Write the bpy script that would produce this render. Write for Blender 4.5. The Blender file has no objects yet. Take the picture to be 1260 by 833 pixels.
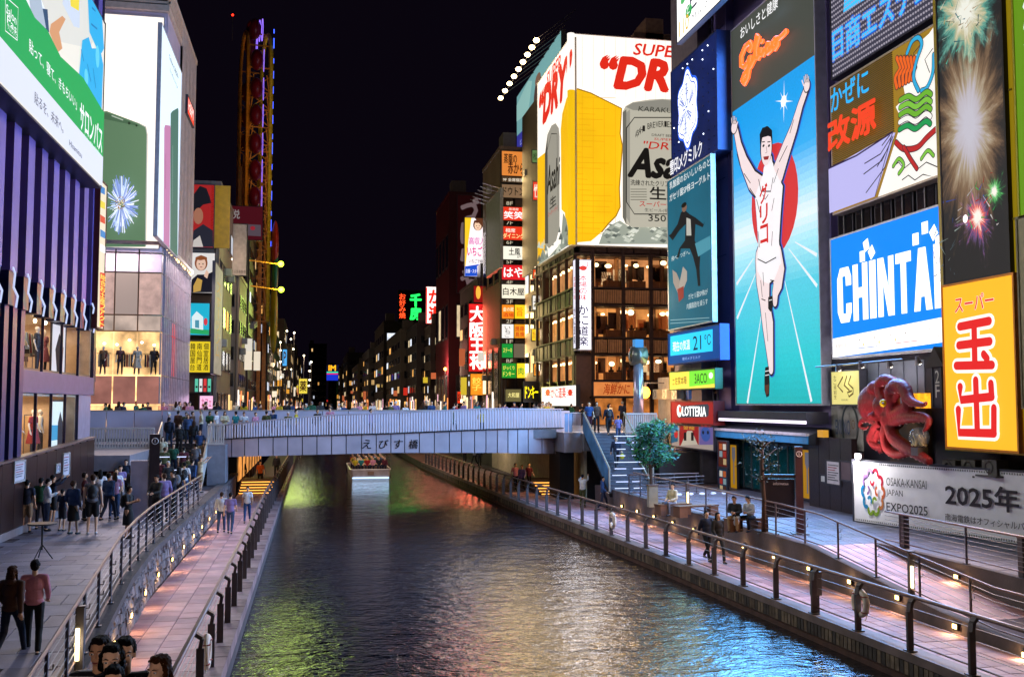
import bpy, bmesh, math, random
from math import sin, cos, pi, radians as rad
from mathutils import Vector, Matrix
random.seed(7)
S = bpy.context.scene
C = S.collection
# ------------------------------------------------------------------ camera, world, exposure
CAMZ = 6.0; YAW = rad(11.22); PITCH = rad(3.76); FPX = 1225.0
cam = bpy.data.cameras.new('camera'); cam.lens = 35.0; cam.sensor_width = 36.0; cam.clip_end = 3000; cam.clip_start = .1
co = bpy.data.objects.new('camera', cam); C.objects.link(co); co.location = (0, 0, CAMZ)
co.rotation_euler = (pi/2 + PITCH, 0, -YAW); S.camera = co
W = bpy.data.worlds.new('World'); S.world = W; W.use_nodes = True
wn = W.node_tree.nodes; wl = W.node_tree.links
bg = wn['Background']
sky = wn.new('ShaderNodeTexSky'); sky.sky_type = 'NISHITA'; sky.sun_disc = False
sky.sun_elevation = rad(-4); sky.sun_rotation = rad(200)
mx = wn.new('ShaderNodeMix'); mx.data_type = 'RGBA'; mx.inputs['Factor'].default_value = .97
mx.inputs['B'].default_value = (.055, .032, .085, 1)      # city glow on the night sky
wl.new(sky.outputs[0], mx.inputs['A']); wl.new(mx.outputs['Result'], bg.inputs['Color'])
bg.inputs['Strength'].default_value = .05
S.view_settings.view_transform = 'Standard'; S.view_settings.look = 'None'
S.view_settings.exposure = 0.0; S.view_settings.gamma = 1.0
S.render.engine = 'CYCLES'; S.cycles.use_denoising = True
S.cycles.max_bounces = 6; S.cycles.diffuse_bounces = 3; S.cycles.glossy_bounces = 3
S.cycles.transparent_max_bounces = 8
S.cycles.sample_clamp_indirect = 4

# ------------------------------------------------------------------ pixel <-> world
F3 = Vector((sin(YAW)*cos(PITCH), cos(YAW)*cos(PITCH), sin(PITCH)))
R3 = Vector((cos(YAW), -sin(YAW), 0)); U3 = R3.cross(F3)
O3 = Vector((0, 0, CAMZ))
def ray(px, py): return F3 + (px-630)/FPX*R3 + (416.5-py)/FPX*U3
def onX(px, py, X): d = ray(px, py); return O3 + d*(X/d.x)
def onY(px, py, Y): d = ray(px, py); return O3 + d*(Y/d.y)
def onZ(px, py, Z): d = ray(px, py); return O3 + d*((Z-CAMZ)/d.z)
def proj(p):
    q = Vector(p)-O3; w = q.dot(F3)
    return (630+FPX*q.dot(R3)/w, 416.5-FPX*q.dot(U3)/w, w) if w > .1 else (-9999, -9999, w)
def seen(p, m=20):
    a = proj(p); return a[2] > 0 and -m < a[0] < 1260+m and -m < a[1] < 833+m

# ------------------------------------------------------------------ materials
def lin(h):
    if isinstance(h, (tuple, list)): return tuple(h)
    r = []
    for i in (0, 2, 4):
        c = int(h[i:i+2], 16)/255; r.append(c/12.92 if c < .04045 else ((c+.055)/1.055)**2.4)
    return tuple(r)
MC = {}
def M(h, rough=.6, metal=0., var=.15, scale=3., bump=0., bscale=12., spec=.5):
    k = ('M', h, rough, metal, var, scale, bump, bscale, spec)
    if k in MC: return MC[k]
    m = bpy.data.materials.new('paint_%d' % len(MC)); m.use_nodes = True; n = m.node_tree.nodes; l = m.node_tree.links
    b = n['Principled BSDF']; c = lin(h)
    b.inputs['Roughness'].default_value = rough; b.inputs['Metallic'].default_value = metal
    b.inputs['Specular IOR Level'].default_value = spec
    g = n.new('ShaderNodeNewGeometry')
    nz = n.new('ShaderNodeTexNoise'); nz.inputs['Scale'].default_value = scale; nz.inputs['Detail'].default_value = 5
    l.new(g.outputs['Position'], nz.inputs['Vector'])
    r = n.new('ShaderNodeValToRGB'); e = r.color_ramp.elements
    e[0].position = .3; e[1].position = .72
    e[0].color = (*[x*(1-var) for x in c], 1); e[1].color = (*[min(1, x*(1+var)) for x in c], 1)
    l.new(nz.outputs['Fac'], r.inputs[0]); l.new(r.outputs[0], b.inputs['Base Color'])
    if bump:
        n2 = n.new('ShaderNodeTexNoise'); n2.inputs['Scale'].default_value = bscale; n2.inputs['Detail'].default_value = 6
        l.new(g.outputs['Position'], n2.inputs['Vector'])
        bp = n.new('ShaderNodeBump'); bp.inputs['Strength'].default_value = bump; bp.inputs['Distance'].default_value = .02
        l.new(n2.outputs['Fac'], bp.inputs['Height']); l.new(bp.outputs[0], b.inputs['Normal'])
    MC[k] = m; return m
def E(h, s=1., var=.0, scale=2.):
    k = ('E', h, s, var, scale)
    if k in MC: return MC[k]
    m = bpy.data.materials.new('lit_%d' % len(MC)); m.use_nodes = True; n = m.node_tree.nodes; l = m.node_tree.links
    b = n['Principled BSDF']; c = lin(h)
    b.inputs['Base Color'].default_value = (*[x*.2 for x in c], 1); b.inputs['Roughness'].default_value = .6; b.inputs['Specular IOR Level'].default_value = .15
    b.inputs['Emission Color'].default_value = (*c, 1); b.inputs['Emission Strength'].default_value = s
    if var:
        g = n.new('ShaderNodeNewGeometry'); nz = n.new('ShaderNodeTexNoise'); nz.inputs['Scale'].default_value = scale
        nz.inputs['Detail'].default_value = 4
        l.new(g.outputs['Position'], nz.inputs['Vector'])
        mr = n.new('ShaderNodeMapRange'); mr.inputs['From Min'].default_value = .3; mr.inputs['From Max'].default_value = .7
        mr.inputs['To Min'].default_value = s*(1-var); mr.inputs['To Max'].default_value = s*(1+var)
        l.new(nz.outputs['Fac'], mr.inputs[0]); l.new(mr.outputs[0], b.inputs['Emission Strength'])
    MC[k] = m; return m
def GLASS(tint='202830', alpha=.25, rough=.05):
    k = ('G', tint, alpha)
    if k in MC: return MC[k]
    m = bpy.data.materials.new('glass_%d' % len(MC)); m.use_nodes = True; n = m.node_tree.nodes; l = m.node_tree.links
    b = n['Principled BSDF']; b.inputs['Base Color'].default_value = (*lin(tint), 1); b.inputs['Roughness'].default_value = rough
    t = n.new('ShaderNodeBsdfTransparent'); x = n.new('ShaderNodeMixShader'); x.inputs[0].default_value = alpha
    l.new(t.outputs[0], x.inputs[1]); l.new(b.outputs[0], x.inputs[2]); l.new(x.outputs[0], n['Material Output'].inputs[0])
    MC[k] = m; return m

# ------------------------------------------------------------------ mesh builder
class MB:
    def __init__(s): s.v = []; s.f = []; s.mi = []; s.m = []
    def mat(s, m):
        if m not in s.m: s.m.append(m)
        return s.m.index(m)
    def add(s, vs, fs, m):
        o = len(s.v); s.v += [tuple(x) for x in vs]; k = s.mat(m)
        for f in fs: s.f.append(tuple(i+o for i in f)); s.mi.append(k)
        return s
    def box(s, x0, x1, y0, y1, z0, z1, m):
        v = [(x, y, z) for z in (z0, z1) for x, y in ((x0, y0), (x1, y0), (x1, y1), (x0, y1))]
        return s.add(v, [(3, 2, 1, 0), (4, 5, 6, 7), (0, 1, 5, 4), (1, 2, 6, 5), (2, 3, 7, 6), (3, 0, 4, 7)], m)
    def beam(s, p, q, w, h, m):
        p = Vector(p); q = Vector(q); d = (q-p).normalized()
        a = d.cross(Vector((0, 0, 1)))
        a = a.normalized() if a.length > .01 else Vector((1, 0, 0))
        b = a.cross(d)
        v = [c+a*i*w/2+b*j*h/2 for c in (p, q) for i, j in ((-1, -1), (1, -1), (1, 1), (-1, 1))]
        return s.add(v, [(0, 1, 2, 3), (7, 6, 5, 4), (0, 4, 5, 1), (1, 5, 6, 2), (2, 6, 7, 3), (3, 7, 4, 0)], m)
    def prism(s, pts, z0, z1, m):     # polygon (counter clockwise, XY) extruded; z0,z1 numbers or functions
        n = len(pts); g = lambda z, p: z(*p) if callable(z) else z
        v = [(x, y, g(z0, (x, y))) for x, y in pts]+[(x, y, g(z1, (x, y))) for x, y in pts]
        return s.add(v, [tuple(range(n-1, -1, -1)), tuple(range(n, 2*n))]+[(i, (i+1) % n, n+(i+1) % n, n+i) for i in range(n)], m)
    def tube(s, pts, r, m, n=8, cap=True):
        pts = [Vector(p) for p in pts]; rs = r if isinstance(r, (list, tuple)) else [r]*len(pts)
        v = []; f = []; a = None
        for i, p in enumerate(pts):
            d = (pts[min(i+1, len(pts)-1)]-pts[max(i-1, 0)]).normalized()
            if a is None:
                a = d.orthogonal().normalized()
            else:
                a = (a-d*a.dot(d)); a = a.normalized() if a.length > 1e-4 else d.orthogonal().normalized()
            b = d.cross(a)
            for k in range(n): t = 2*pi*k/n; v.append(p+(a*cos(t)+b*sin(t))*rs[i])
        for i in range(len(pts)-1):
            for k in range(n): f.append((i*n+k, i*n+(k+1) % n, (i+1)*n+(k+1) % n, (i+1)*n+k))
        if cap: f += [tuple(range(n-1, -1, -1)), tuple(range((len(pts)-1)*n, len(pts)*n))]
        return s.add(v, f, m)
    def ell(s, c, r, m, n=10, k=7):
        v = [(c[0], c[1], c[2]+r[2])]
        for i in range(1, k):
            t = pi*i/k
            for j in range(n): a = 2*pi*j/n; v.append((c[0]+r[0]*sin(t)*cos(a), c[1]+r[1]*sin(t)*sin(a), c[2]+r[2]*cos(t)))
        v.append((c[0], c[1], c[2]-r[2])); f = []
        for j in range(n): f.append((0, 1+j, 1+(j+1) % n)); f.append((len(v)-1, (k-2)*n+1+(j+1) % n, (k-2)*n+1+j))
        for i in range(k-2):
            for j in range(n): f.append((1+i*n+j, 1+(i+1)*n+j, 1+(i+1)*n+(j+1) % n, 1+i*n+(j+1) % n))
        return s.add(v, f, m)
    def cap(s, p, q, r1, r2, m, n=10):     # capsule
        p = Vector(p); q = Vector(q); d = (q-p).normalized()
        P = [p-d*r1, p-d*r1*.7, p, q, q+d*r2*.7, q+d*r2]; R = [r1*.05, r1*.71, r1, r2, r2*.71, r2*.05]
        return s.tube(P, R, m, n)
    def torus(s, c, R, r, m, ax='y', n=24, k=8):
        v = []; f = []
        for i in range(n):
            a = 2*pi*i/n
            for j in range(k):
                b = 2*pi*j/k; q = R+r*cos(b)
                t = {'y': (q*cos(a), r*sin(b), q*sin(a)), 'x': (r*sin(b), q*cos(a), q*sin(a)), 'z': (q*cos(a), q*sin(a), r*sin(b))}[ax]
                v.append((c[0]+t[0], c[1]+t[1], c[2]+t[2]))
        for i in range(n):
            for j in range(k): f.append((i*k+j, ((i+1) % n)*k+j, ((i+1) % n)*k+(j+1) % k, i*k+(j+1) % k))
        return s.add(v, f, m)
    def mesh(s, name, smooth=False):
        me = bpy.data.meshes.new(name); me.from_pydata(s.v, [], s.f)
        for m in s.m: me.materials.append(m)
        me.polygons.foreach_set('material_index', s.mi)
        if smooth: me.polygons.foreach_set('use_smooth', [True]*len(s.f))
        me.update(); return me
    def build(s, name, parent=None, smooth=False, **kw):
        o = bpy.data.objects.new(name, s.mesh(name, smooth)); C.objects.link(o)
        if parent: o.parent = parent
        for k, x in kw.items(): o[k] = x
        return o
def link(name, me, parent=None, loc=(0, 0, 0), rz=0., sc=None, **kw):
    o = bpy.data.objects.new(name, me); C.objects.link(o); o.location = loc
    if rz: o.rotation_euler = (0, 0, rz)
    if sc: o.scale = sc if isinstance(sc, (tuple, list)) else (sc,)*3
    if parent: o.parent = parent
    for k, x in kw.items(): o[k] = x
    return o
def thing(name, label, cat, loc=(0, 0, 0), rz=0., group=None):
    o = link(name, None, None, loc, rz); o['label'] = label; o['category'] = cat
    if group: o['group'] = group
    return o
def tag(o, label, cat, group=None):
    o['label'] = label; o['category'] = cat
    if group: o['group'] = group
    return o
def lamp(parent, loc, power, color, size=.3, kind='POINT', rot=None, sy=None, name='bulb_light', spread=None):
    L = bpy.data.lights.new(name, kind); L.energy = power; L.color = color
    if kind == 'AREA':
        L.shape = 'RECTANGLE'; L.size = size; L.size_y = sy or size
        if spread: L.spread = spread
    else: L.shadow_soft_size = size
    o = bpy.data.objects.new(name, L); C.objects.link(o); o.location = loc
    if kind == 'POINT': o.visible_glossy = False      # the modelled globe is what mirrors in the water
    if rot: o.rotation_euler = rot
    if parent: o.parent = parent
    return o

# ------------------------------------------------------------------ lettering
TC = {}
def text_mesh(t, off=0.):
    k = (t, off)
    if k in TC: return TC[k]
    cu = bpy.data.curves.new('t', 'FONT'); cu.body = t; cu.resolution_u = 2; cu.offset = off
    o = bpy.data.objects.new('t', cu); m = o.to_mesh()
    v = [(p.co.x, p.co.y) for p in m.vertices]; f = [tuple(p.vertices) for p in m.polygons]
    o.to_mesh_clear(); bpy.data.objects.remove(o); bpy.data.curves.remove(cu)
    x0 = min(p[0] for p in v); x1 = max(p[0] for p in v); y0 = min(p[1] for p in v); y1 = max(p[1] for p in v)
    w = (x1-x0) or 1; h = (y1-y0) or 1
    TC[k] = ([((x-x0)/w, (y-y0)/h) for x, y in v], f, w/h); return TC[k]

class Board:
    """A sign: an Empty at its lower corner, local x along the sign, z up, -y towards the viewer."""
    def __init__(s, name, label, plane, val, tl, bl, xr, depth=.3, cat='sign', group=None, frame='3a3a44', strength=1., face=None, art='lettering', ang=None, back=True):
        s.plane, s.val = plane, val
        if plane == 'R': s.rz = -pi/2
        elif plane == 'L': s.rz = pi/2
        elif plane == 'Y': s.rz = 0.
        else: s.rz = ang       # 'A': vertical plane through val=(x,y) at angle ang
        s.xa = Vector((cos(s.rz), sin(s.rz), 0)); s.nn = Vector((-sin(s.rz), cos(s.rz), 0))
        s.o = Vector((0, 0, 0))
        a = s.hit(*tl); b = s.hit(*bl); c = s.hit(xr, (tl[1]+bl[1])/2)
        s.h = a.z-b.z; s.w = (c-a).dot(s.xa); s.o = Vector((a.x, a.y, b.z))
        s.st = strength
        s.t = thing(name, label, cat, s.o, s.rz, group)
        s.depth = depth; s.clip = back; s.sq = None
        if back:
            fm = M(frame, .5, .3)
            MB().box(0, s.w, .03, depth, 0, s.h, fm).build('casing', s.t)
            b_ = MB(); e = .07
            for q in ((-e, s.w+e, -.03, depth, -e, 0), (-e, s.w+e, -.03, depth, s.h, s.h+e), (-e, 0, -.03, depth, 0, s.h), (s.w, s.w+e, -.03, depth, 0, s.h)): b_.box(*q, fm)
            b_.build('frame', s.t)
        s.pn = MB(); s.a = MB(); s.tx = MB(); s.nl = 0; s.tn = 'lettering'
        if face: s.rect(0, 0, s.w, s.h, face, 0, mb=s.pn)
    def hit(s, px, py):
        if s.plane in 'RL': return onX(px, py, s.val)
        if s.plane == 'Y': return onY(px, py, s.val)
        d = ray(px, py); P = Vector((*s.val, 0)); t = (P-O3).dot(s.nn)/d.dot(s.nn); return O3+d*t
    def L(s, px, py):
        if s.sq and px > s.sq[0]: px = s.sq[0]+(px-s.sq[0])*s.sq[1]
        q = s.hit(px, py)-s.o; return (q.dot(s.xa), q.z)
    def cl(s, x, z): return (min(max(x, 0), s.w), min(max(z, 0), s.h)) if s.clip else (x, z)
    def lay(s):
        s.nl += 1; return -.004*s.nl
    def em(s, c, st=None):
        return c if isinstance(c, bpy.types.Material) else E(c, s.st if st is None else st)
    def flat(s, pts, c, st=None, mb=None, y=None):
        y = s.lay() if y is None else y; pts = [s.cl(*p) for p in pts]
        (mb or s.a).add([(x, y, z) for x, z in pts], [tuple(range(len(pts)))], s.em(c, st)); return s
    def rect(s, x0, z0, x1, z1, c, st=None, mb=None):
        return s.flat([(x0, z0), (x1, z0), (x1, z1), (x0, z1)], c, None if st == 0 else st, mb, y=0. if mb is s.pn else None)
    def poly(s, pts, c, st=None, mb=None):       # traced outline, photograph pixels cast on the sign's plane
        return s.flat([s.L(*p) for p in pts], c, st, mb)
    def ell(s, px, py, rx, ry, c, st=None, n=28):
        x, z = s.L(px, py); x1 = s.L(px+rx, py)[0]-x; z1 = s.L(px, py-ry)[1]-z
        return s.flat([(x+x1*cos(2*pi*i/n), z+z1*sin(2*pi*i/n)) for i in range(n)], c, st)
    def stroke(s, pts, w, c, st=None, r=None):     # thick line, width in pixels of height at first point
        P = [s.L(*p) for p in pts]; k = abs(s.L(pts[0][0], pts[0][1]-10)[1]-P[0][1])/10
        ws = w if isinstance(w, (list, tuple)) else [w]*len(P); y = s.lay(); vs = []; n = len(P)
        for i, p in enumerate(P):
            a = P[max(i-1, 0)]; b = P[min(i+1, n-1)]; dx, dz = b[0]-a[0], b[1]-a[1]; q = math.hypot(dx, dz) or 1
            h = ws[i]*k/2; a1 = s.cl(p[0]-dz/q*h, p[1]+dx/q*h); a2 = s.cl(p[0]+dz/q*h, p[1]-dx/q*h); vs += [(a1[0], y, a1[1]), (a2[0], y, a2[1])]
        s.a.add(vs, [(2*i, 2*i+1, 2*i+3, 2*i+2) for i in range(n-1)], s.em(c, st))
        if r is not False:
            for e, (p, w_) in enumerate(((P[0], ws[0]), (P[-1], ws[-1]))):
                s.a.add([(q_[0], y-.0005, q_[1]) for q_ in (s.cl(p[0]+w_*k/2*cos(2*pi*i/12), p[1]+w_*k/2*sin(2*pi*i/12)) for i in range(12))], [tuple(range(12))], s.em(c, st))
        return s
    def text(s, t, xl, yt, yb, xr, c, st=None, bold=0., shear=0., vert=False, outline=None, off=0., y=None):
        x0, z1 = s.L(xl, yt); _, z0 = s.L(xl, yb); x1 = s.L(xr, (yt+yb)/2)[0]
        return s.ltext(t, x0, z0, x1, z1, c, st, bold, shear, vert, outline, off)
    def ltext(s, t, x0, z0, x1, z1, c, st=None, bold=0., shear=0., vert=False, outline=None, off=0.):
        if outline:
            s.ltext(t, x0, z0, x1, z1, outline[0], st, 9, shear, vert, None, off)
        y = s.lay(); m = s.em(c, st)
        if vert:
            n = len(t); ch = (z1-z0)/n
            for i, q in enumerate(t):
                if q == ' ': continue
                if q in 'ー―': s._t('|', x0+(x1-x0)*.45, z1-(i+.88)*ch, x0+(x1-x0)*.55, z1-(i+.12)*ch, m, y, bold, shear, off); continue
                a = text_mesh(q, off)[2]; wd = (x1-x0); hh = ch*.9
                if a < .6: cx = (x0+x1)/2; wd = min(wd, hh*a*1.3); s._t(q, cx-wd/2, z1-(i+.95)*ch, cx+wd/2, z1-(i+.05)*ch, m, y, bold, shear, off)
                else:
                    if a > 1.8: hh = ch*.9*1.2/a*1.3; zc = z1-(i+.5)*ch; s._t(q, x0, zc-hh/2, x1, zc+hh/2, m, y, bold, shear, off)
                    else: s._t(q, x0, z1-(i+.95)*ch, x1, z1-(i+.05)*ch, m, y, bold, shear, off)
        else: s._t(t, x0, z0, x1, z1, m, y, bold, shear, off)
        return s
    def _t(s, t, x0, z0, x1, z1, m, y, bold, shear, off):
        v, f, _ = text_mesh(t, off); w = x1-x0; h = z1-z0; lim = (.034 if bold >= .1 else .021)*min(h, 1.3*w/max(1, len(t))); bold = min(bold, lim if bold < .5 else lim*1.9)
        offs = [(0, 0)] if not bold else [(bold*cos(a*pi/4), bold*sin(a*pi/4)) for a in range(8)]+[(0, 0)]
        hh = h if not bold else h
        for i, (a, b) in enumerate(offs):
            s.tx.add([(x0+p[0]*w+shear*p[1]*h+a*hh, y-.0003*i, z0+p[1]*h+b*hh) for p in v], f, m)
    def fin(s, lit=None, col=None):
        if s.pn.v: s.pn.build('panel', s.t)
        if s.a.v: s.a.build('artwork', s.t)
        if s.tx.v: s.tx.build(s.tn, s.t)
        if lit:      # the sign's own light, thrown from its face
            q = lamp(s.t, (s.w/2, -.25, s.h/2), lit, col or (1, 1, 1), s.w*.9, 'AREA', (-pi/2, 0, 0), s.h*.9, 'sign_light')
        return s.t
def nth(i, n=''):
    W_ = 'first second third fourth fifth sixth seventh eighth ninth tenth eleventh twelfth thirteenth fourteenth fifteenth sixteenth'.split(); return W_[i]

# ------------------------------------------------------------------ people
TS = bpy.data.scenes.new('workbench')
def vox(mb, voxel, ratio=None, noise=0., name='form', smooth=2, ns=.09):
    o = bpy.data.objects.new('t', mb.mesh('t')); TS.collection.objects.link(o)
    r = o.modifiers.new('r', 'REMESH'); r.mode = 'VOXEL'; r.voxel_size = voxel; r.use_smooth_shade = True
    sm = o.modifiers.new('s', 'SMOOTH'); sm.factor = .5; sm.iterations = smooth
    if noise:
        t = bpy.data.textures.new('n', 'CLOUDS'); t.noise_scale = ns
        d = o.modifiers.new('d', 'DISPLACE'); d.texture = t; d.strength = noise; d.mid_level = .5
    if ratio:
        d = o.modifiers.new('c', 'DECIMATE'); d.ratio = ratio
    TS.view_layers[0].update(); dg = TS.view_layers[0].depsgraph
    me = bpy.data.meshes.new_from_object(o.evaluated_get(dg)); bpy.data.objects.remove(o)
    me.name = name; me.materials.clear(); me.materials.append(None)
    me.polygons.foreach_set('use_smooth', [True]*len(me.polygons)); return me
DM = M('808080')
BASE = dict(dz=0, lean=0, shL=(-.175, 0, 1.40), shR=(.175, 0, 1.40), elL=(-.235, .03, 1.13), elR=(.235, .03, 1.13),
            wrL=(-.25, -.05, .88), wrR=(.25, -.05, .88), knL=(-.10, -.015, .50), knR=(.10, -.015, .50), anL=(-.11, .02, .09), anR=(.11, .02, .09), hx=0)
POSES = {
 'stand': {}, 'relax': dict(knL=(-.11, -.04, .50), anL=(-.15, -.04, .09), elR=(.26, .05, 1.14), wrR=(.20, -.12, .93)),
 'phone': dict(elL=(-.22, -.06, 1.15), wrL=(-.08, -.27, 1.24), elR=(.22, -.03, 1.14), wrR=(.05, -.27, 1.20), hx=.25),
 'walk': dict(knL=(-.10, -.20, .53), anL=(-.10, -.30, .10), knR=(.10, .06, .49), anR=(.10, .34, .15), wrL=(-.25, .12, .90), elL=(-.23, .10, 1.13), wrR=(.22, -.24, .95), elR=(.23, -.03, 1.12)),
 'stride': dict(knR=(.10, -.17, .54), anR=(.10, -.20, .10), knL=(-.10, .06, .49), anL=(-.10, .26, .13), wrR=(.24, .10, .90), elR=(.23, .08, 1.13), wrL=(-.22, -.20, .97), elL=(-.23, -.02, 1.12)),
 'reach': dict(elL=(-.25, -.16, 1.44), wrL=(-.20, -.36, 1.62), wrR=(.12, -.34, 1.58), elR=(.22, -.18, 1.40)),
 'elbow': dict(elL=(-.22, -.16, 1.14), wrL=(-.10, -.34, 1.10), elR=(.22, -.14, 1.14), wrR=(.12, -.33, 1.10), hx=.2),
 'sit': dict(dz=-.46, knL=(-.13, -.42, .50), knR=(.13, -.42, .50), anL=(-.13, -.40, .09), anR=(.13, -.38, .09), elL=(-.23, -.06, 1.13), elR=(.23, -.06, 1.13), wrL=(-.12, -.26, 1.08), wrR=(.12, -.28, 1.06)),
 'crouch': dict(dz=-.46, lean=.28, knL=(-.14, -.42, .50), knR=(.14, -.42, .50), anL=(-.13, -.40, .09), anR=(.13, -.34, .09), elL=(-.22, -.10, 1.14), elR=(.22, -.10, 1.14), wrL=(-.06, -.30, 1.06), wrR=(.06, -.32, 1.04), hx=.2),
}
def joints(pose):
    J = dict(BASE); J.update(POSES[pose]); dz = J['dz']; le = J['lean']
    def up(p):
        x, y, z = p; h = z-.93; return Vector((x, y*cos(le)-h*sin(le), .93+h*cos(le)+y*sin(le)*-1+dz))
    U = {k: up(J[k]) for k in ('shL', 'shR', 'elL', 'elR', 'wrL', 'wrR')}
    for k in ('knL', 'knR', 'anL', 'anR'): U[k] = Vector(J[k])
    U['hipL'] = Vector((-.09, 0, .93+dz)); U['hipR'] = Vector((.09, 0, .93+dz)); U['up'] = up; U['hx'] = J['hx']
    return U
def headm(hp, up, hx):   # head-local point -> body point (nods by hx)
    x, y, z = hp; q = Vector((x, y*cos(hx)-(z)*sin(hx), z*cos(hx)+y*sin(hx)))
    return up((q.x, q.y-.0, q.z+1.50))
BC = {}
def hand(mb, el, wr, s, m, n=6):
    d = (wr-el).normalized(); a = d.cross(Vector((0, 1, .2))).normalized(); b = d.cross(a)
    mb.cap(wr-d*.01, wr+d*.055, .024, .034, m, 8)
    for i in range(4):
        base = wr+d*.075+a*(i-1.5)*.019; L = (.07, .08, .075, .058)[i]
        mid = base+d*L*.55+b*.008; mb.tube([base-d*.02, base, mid, mid+d*L*.42+b*.022], [.010, .010, .009, .006], m, n)
    t = wr+d*.02-a*.03*s; mb.tube([wr+d*.01, t, t+d*.035-a*.018*s, t+d*.065-a*.020*s], [.014, .013, .011, .007], m, n)
def body_mesh(pose, hi=False, far=False):
    k = ('body', pose, hi, far)
    if k in BC: return BC[k]
    J = joints(pose); u = J['up']; b = MB(); m = DM
    def e(c, r, n=14, kk=10): b.ell(u(c), r, m, n, kk)
    e((0, 0, 1.27), (.15, .095, .19)); e((0, 0, 1.09), (.13, .09, .17)); e((0, 0, .95), (.15, .10, .12))
    b.cap(J['shL'], J['shR'], .055, .055, m); b.cap(u((0, .01, 1.38)), u((0, -.005, 1.54)), .055, .05, m)
    H = lambda x, y, z: headm((x, y, z), u, J['hx'])
    b.ell(H(0, .01, .13), (.072, .09, .088), m, 16, 12); b.ell(H(0, -.028, .075), (.055, .06, .075), m, 16, 12)
    b.ell(H(0, -.068, .035), (.024, .02, .02), m)
    b.tube([H(0, -.085, .115), H(0, -.112, .078), H(0, -.08, .068)], [.008, .014, .009], m, 8)
    for s in (-1, 1): b.ell(H(s*.073, .01, .095), (.012, .02, .03), m); b.ell(H(s*.035, -.072, .125), (.022, .014, .01), m)
    if hi: b.ell(H(0, -.088, .045), (.026, .012, .007), m); b.ell(H(0, -.086, .034), (.022, .012, .007), m)
    for s in 'LR':
        b.cap(J['sh'+s], J['el'+s], .047, .037, m); b.cap(J['el'+s], J['wr'+s], .037, .023, m)
        b.cap(J['hip'+s], J['kn'+s], .082, .052, m); b.cap(J['kn'+s], J['an'+s], .05, .034, m)
        a = J['an'+s]; b.cap(a+Vector((0, .03, -.04)), a+Vector((0, -.13, -.055)), .036, .028, m)
    if hi:
        for s in 'LR': hand(b, J['el'+s], J['wr'+s], -1 if s == 'L' else 1, m, 8)
    me = vox(b, .0065 if hi else .016, .35 if hi else (.25 if far else .6), name='body')
    if not hi and not far:
        h = MB()
        for s in 'LR': hand(h, J['el'+s], J['wr'+s], -1 if s == 'L' else 1, DM, 5)
        bm = bmesh.new(); bm.from_mesh(me); h2 = h.mesh('h'); bm.from_mesh(h2); bm.to_mesh(me); bm.free(); bpy.data.meshes.remove(h2)
        me.materials.clear(); me.materials.append(None); me.polygons.foreach_set('material_index', [0]*len(me.polygons))
        me.polygons.foreach_set('use_smooth', [True]*len(me.polygons))
    BC[k] = me; return me
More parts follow.
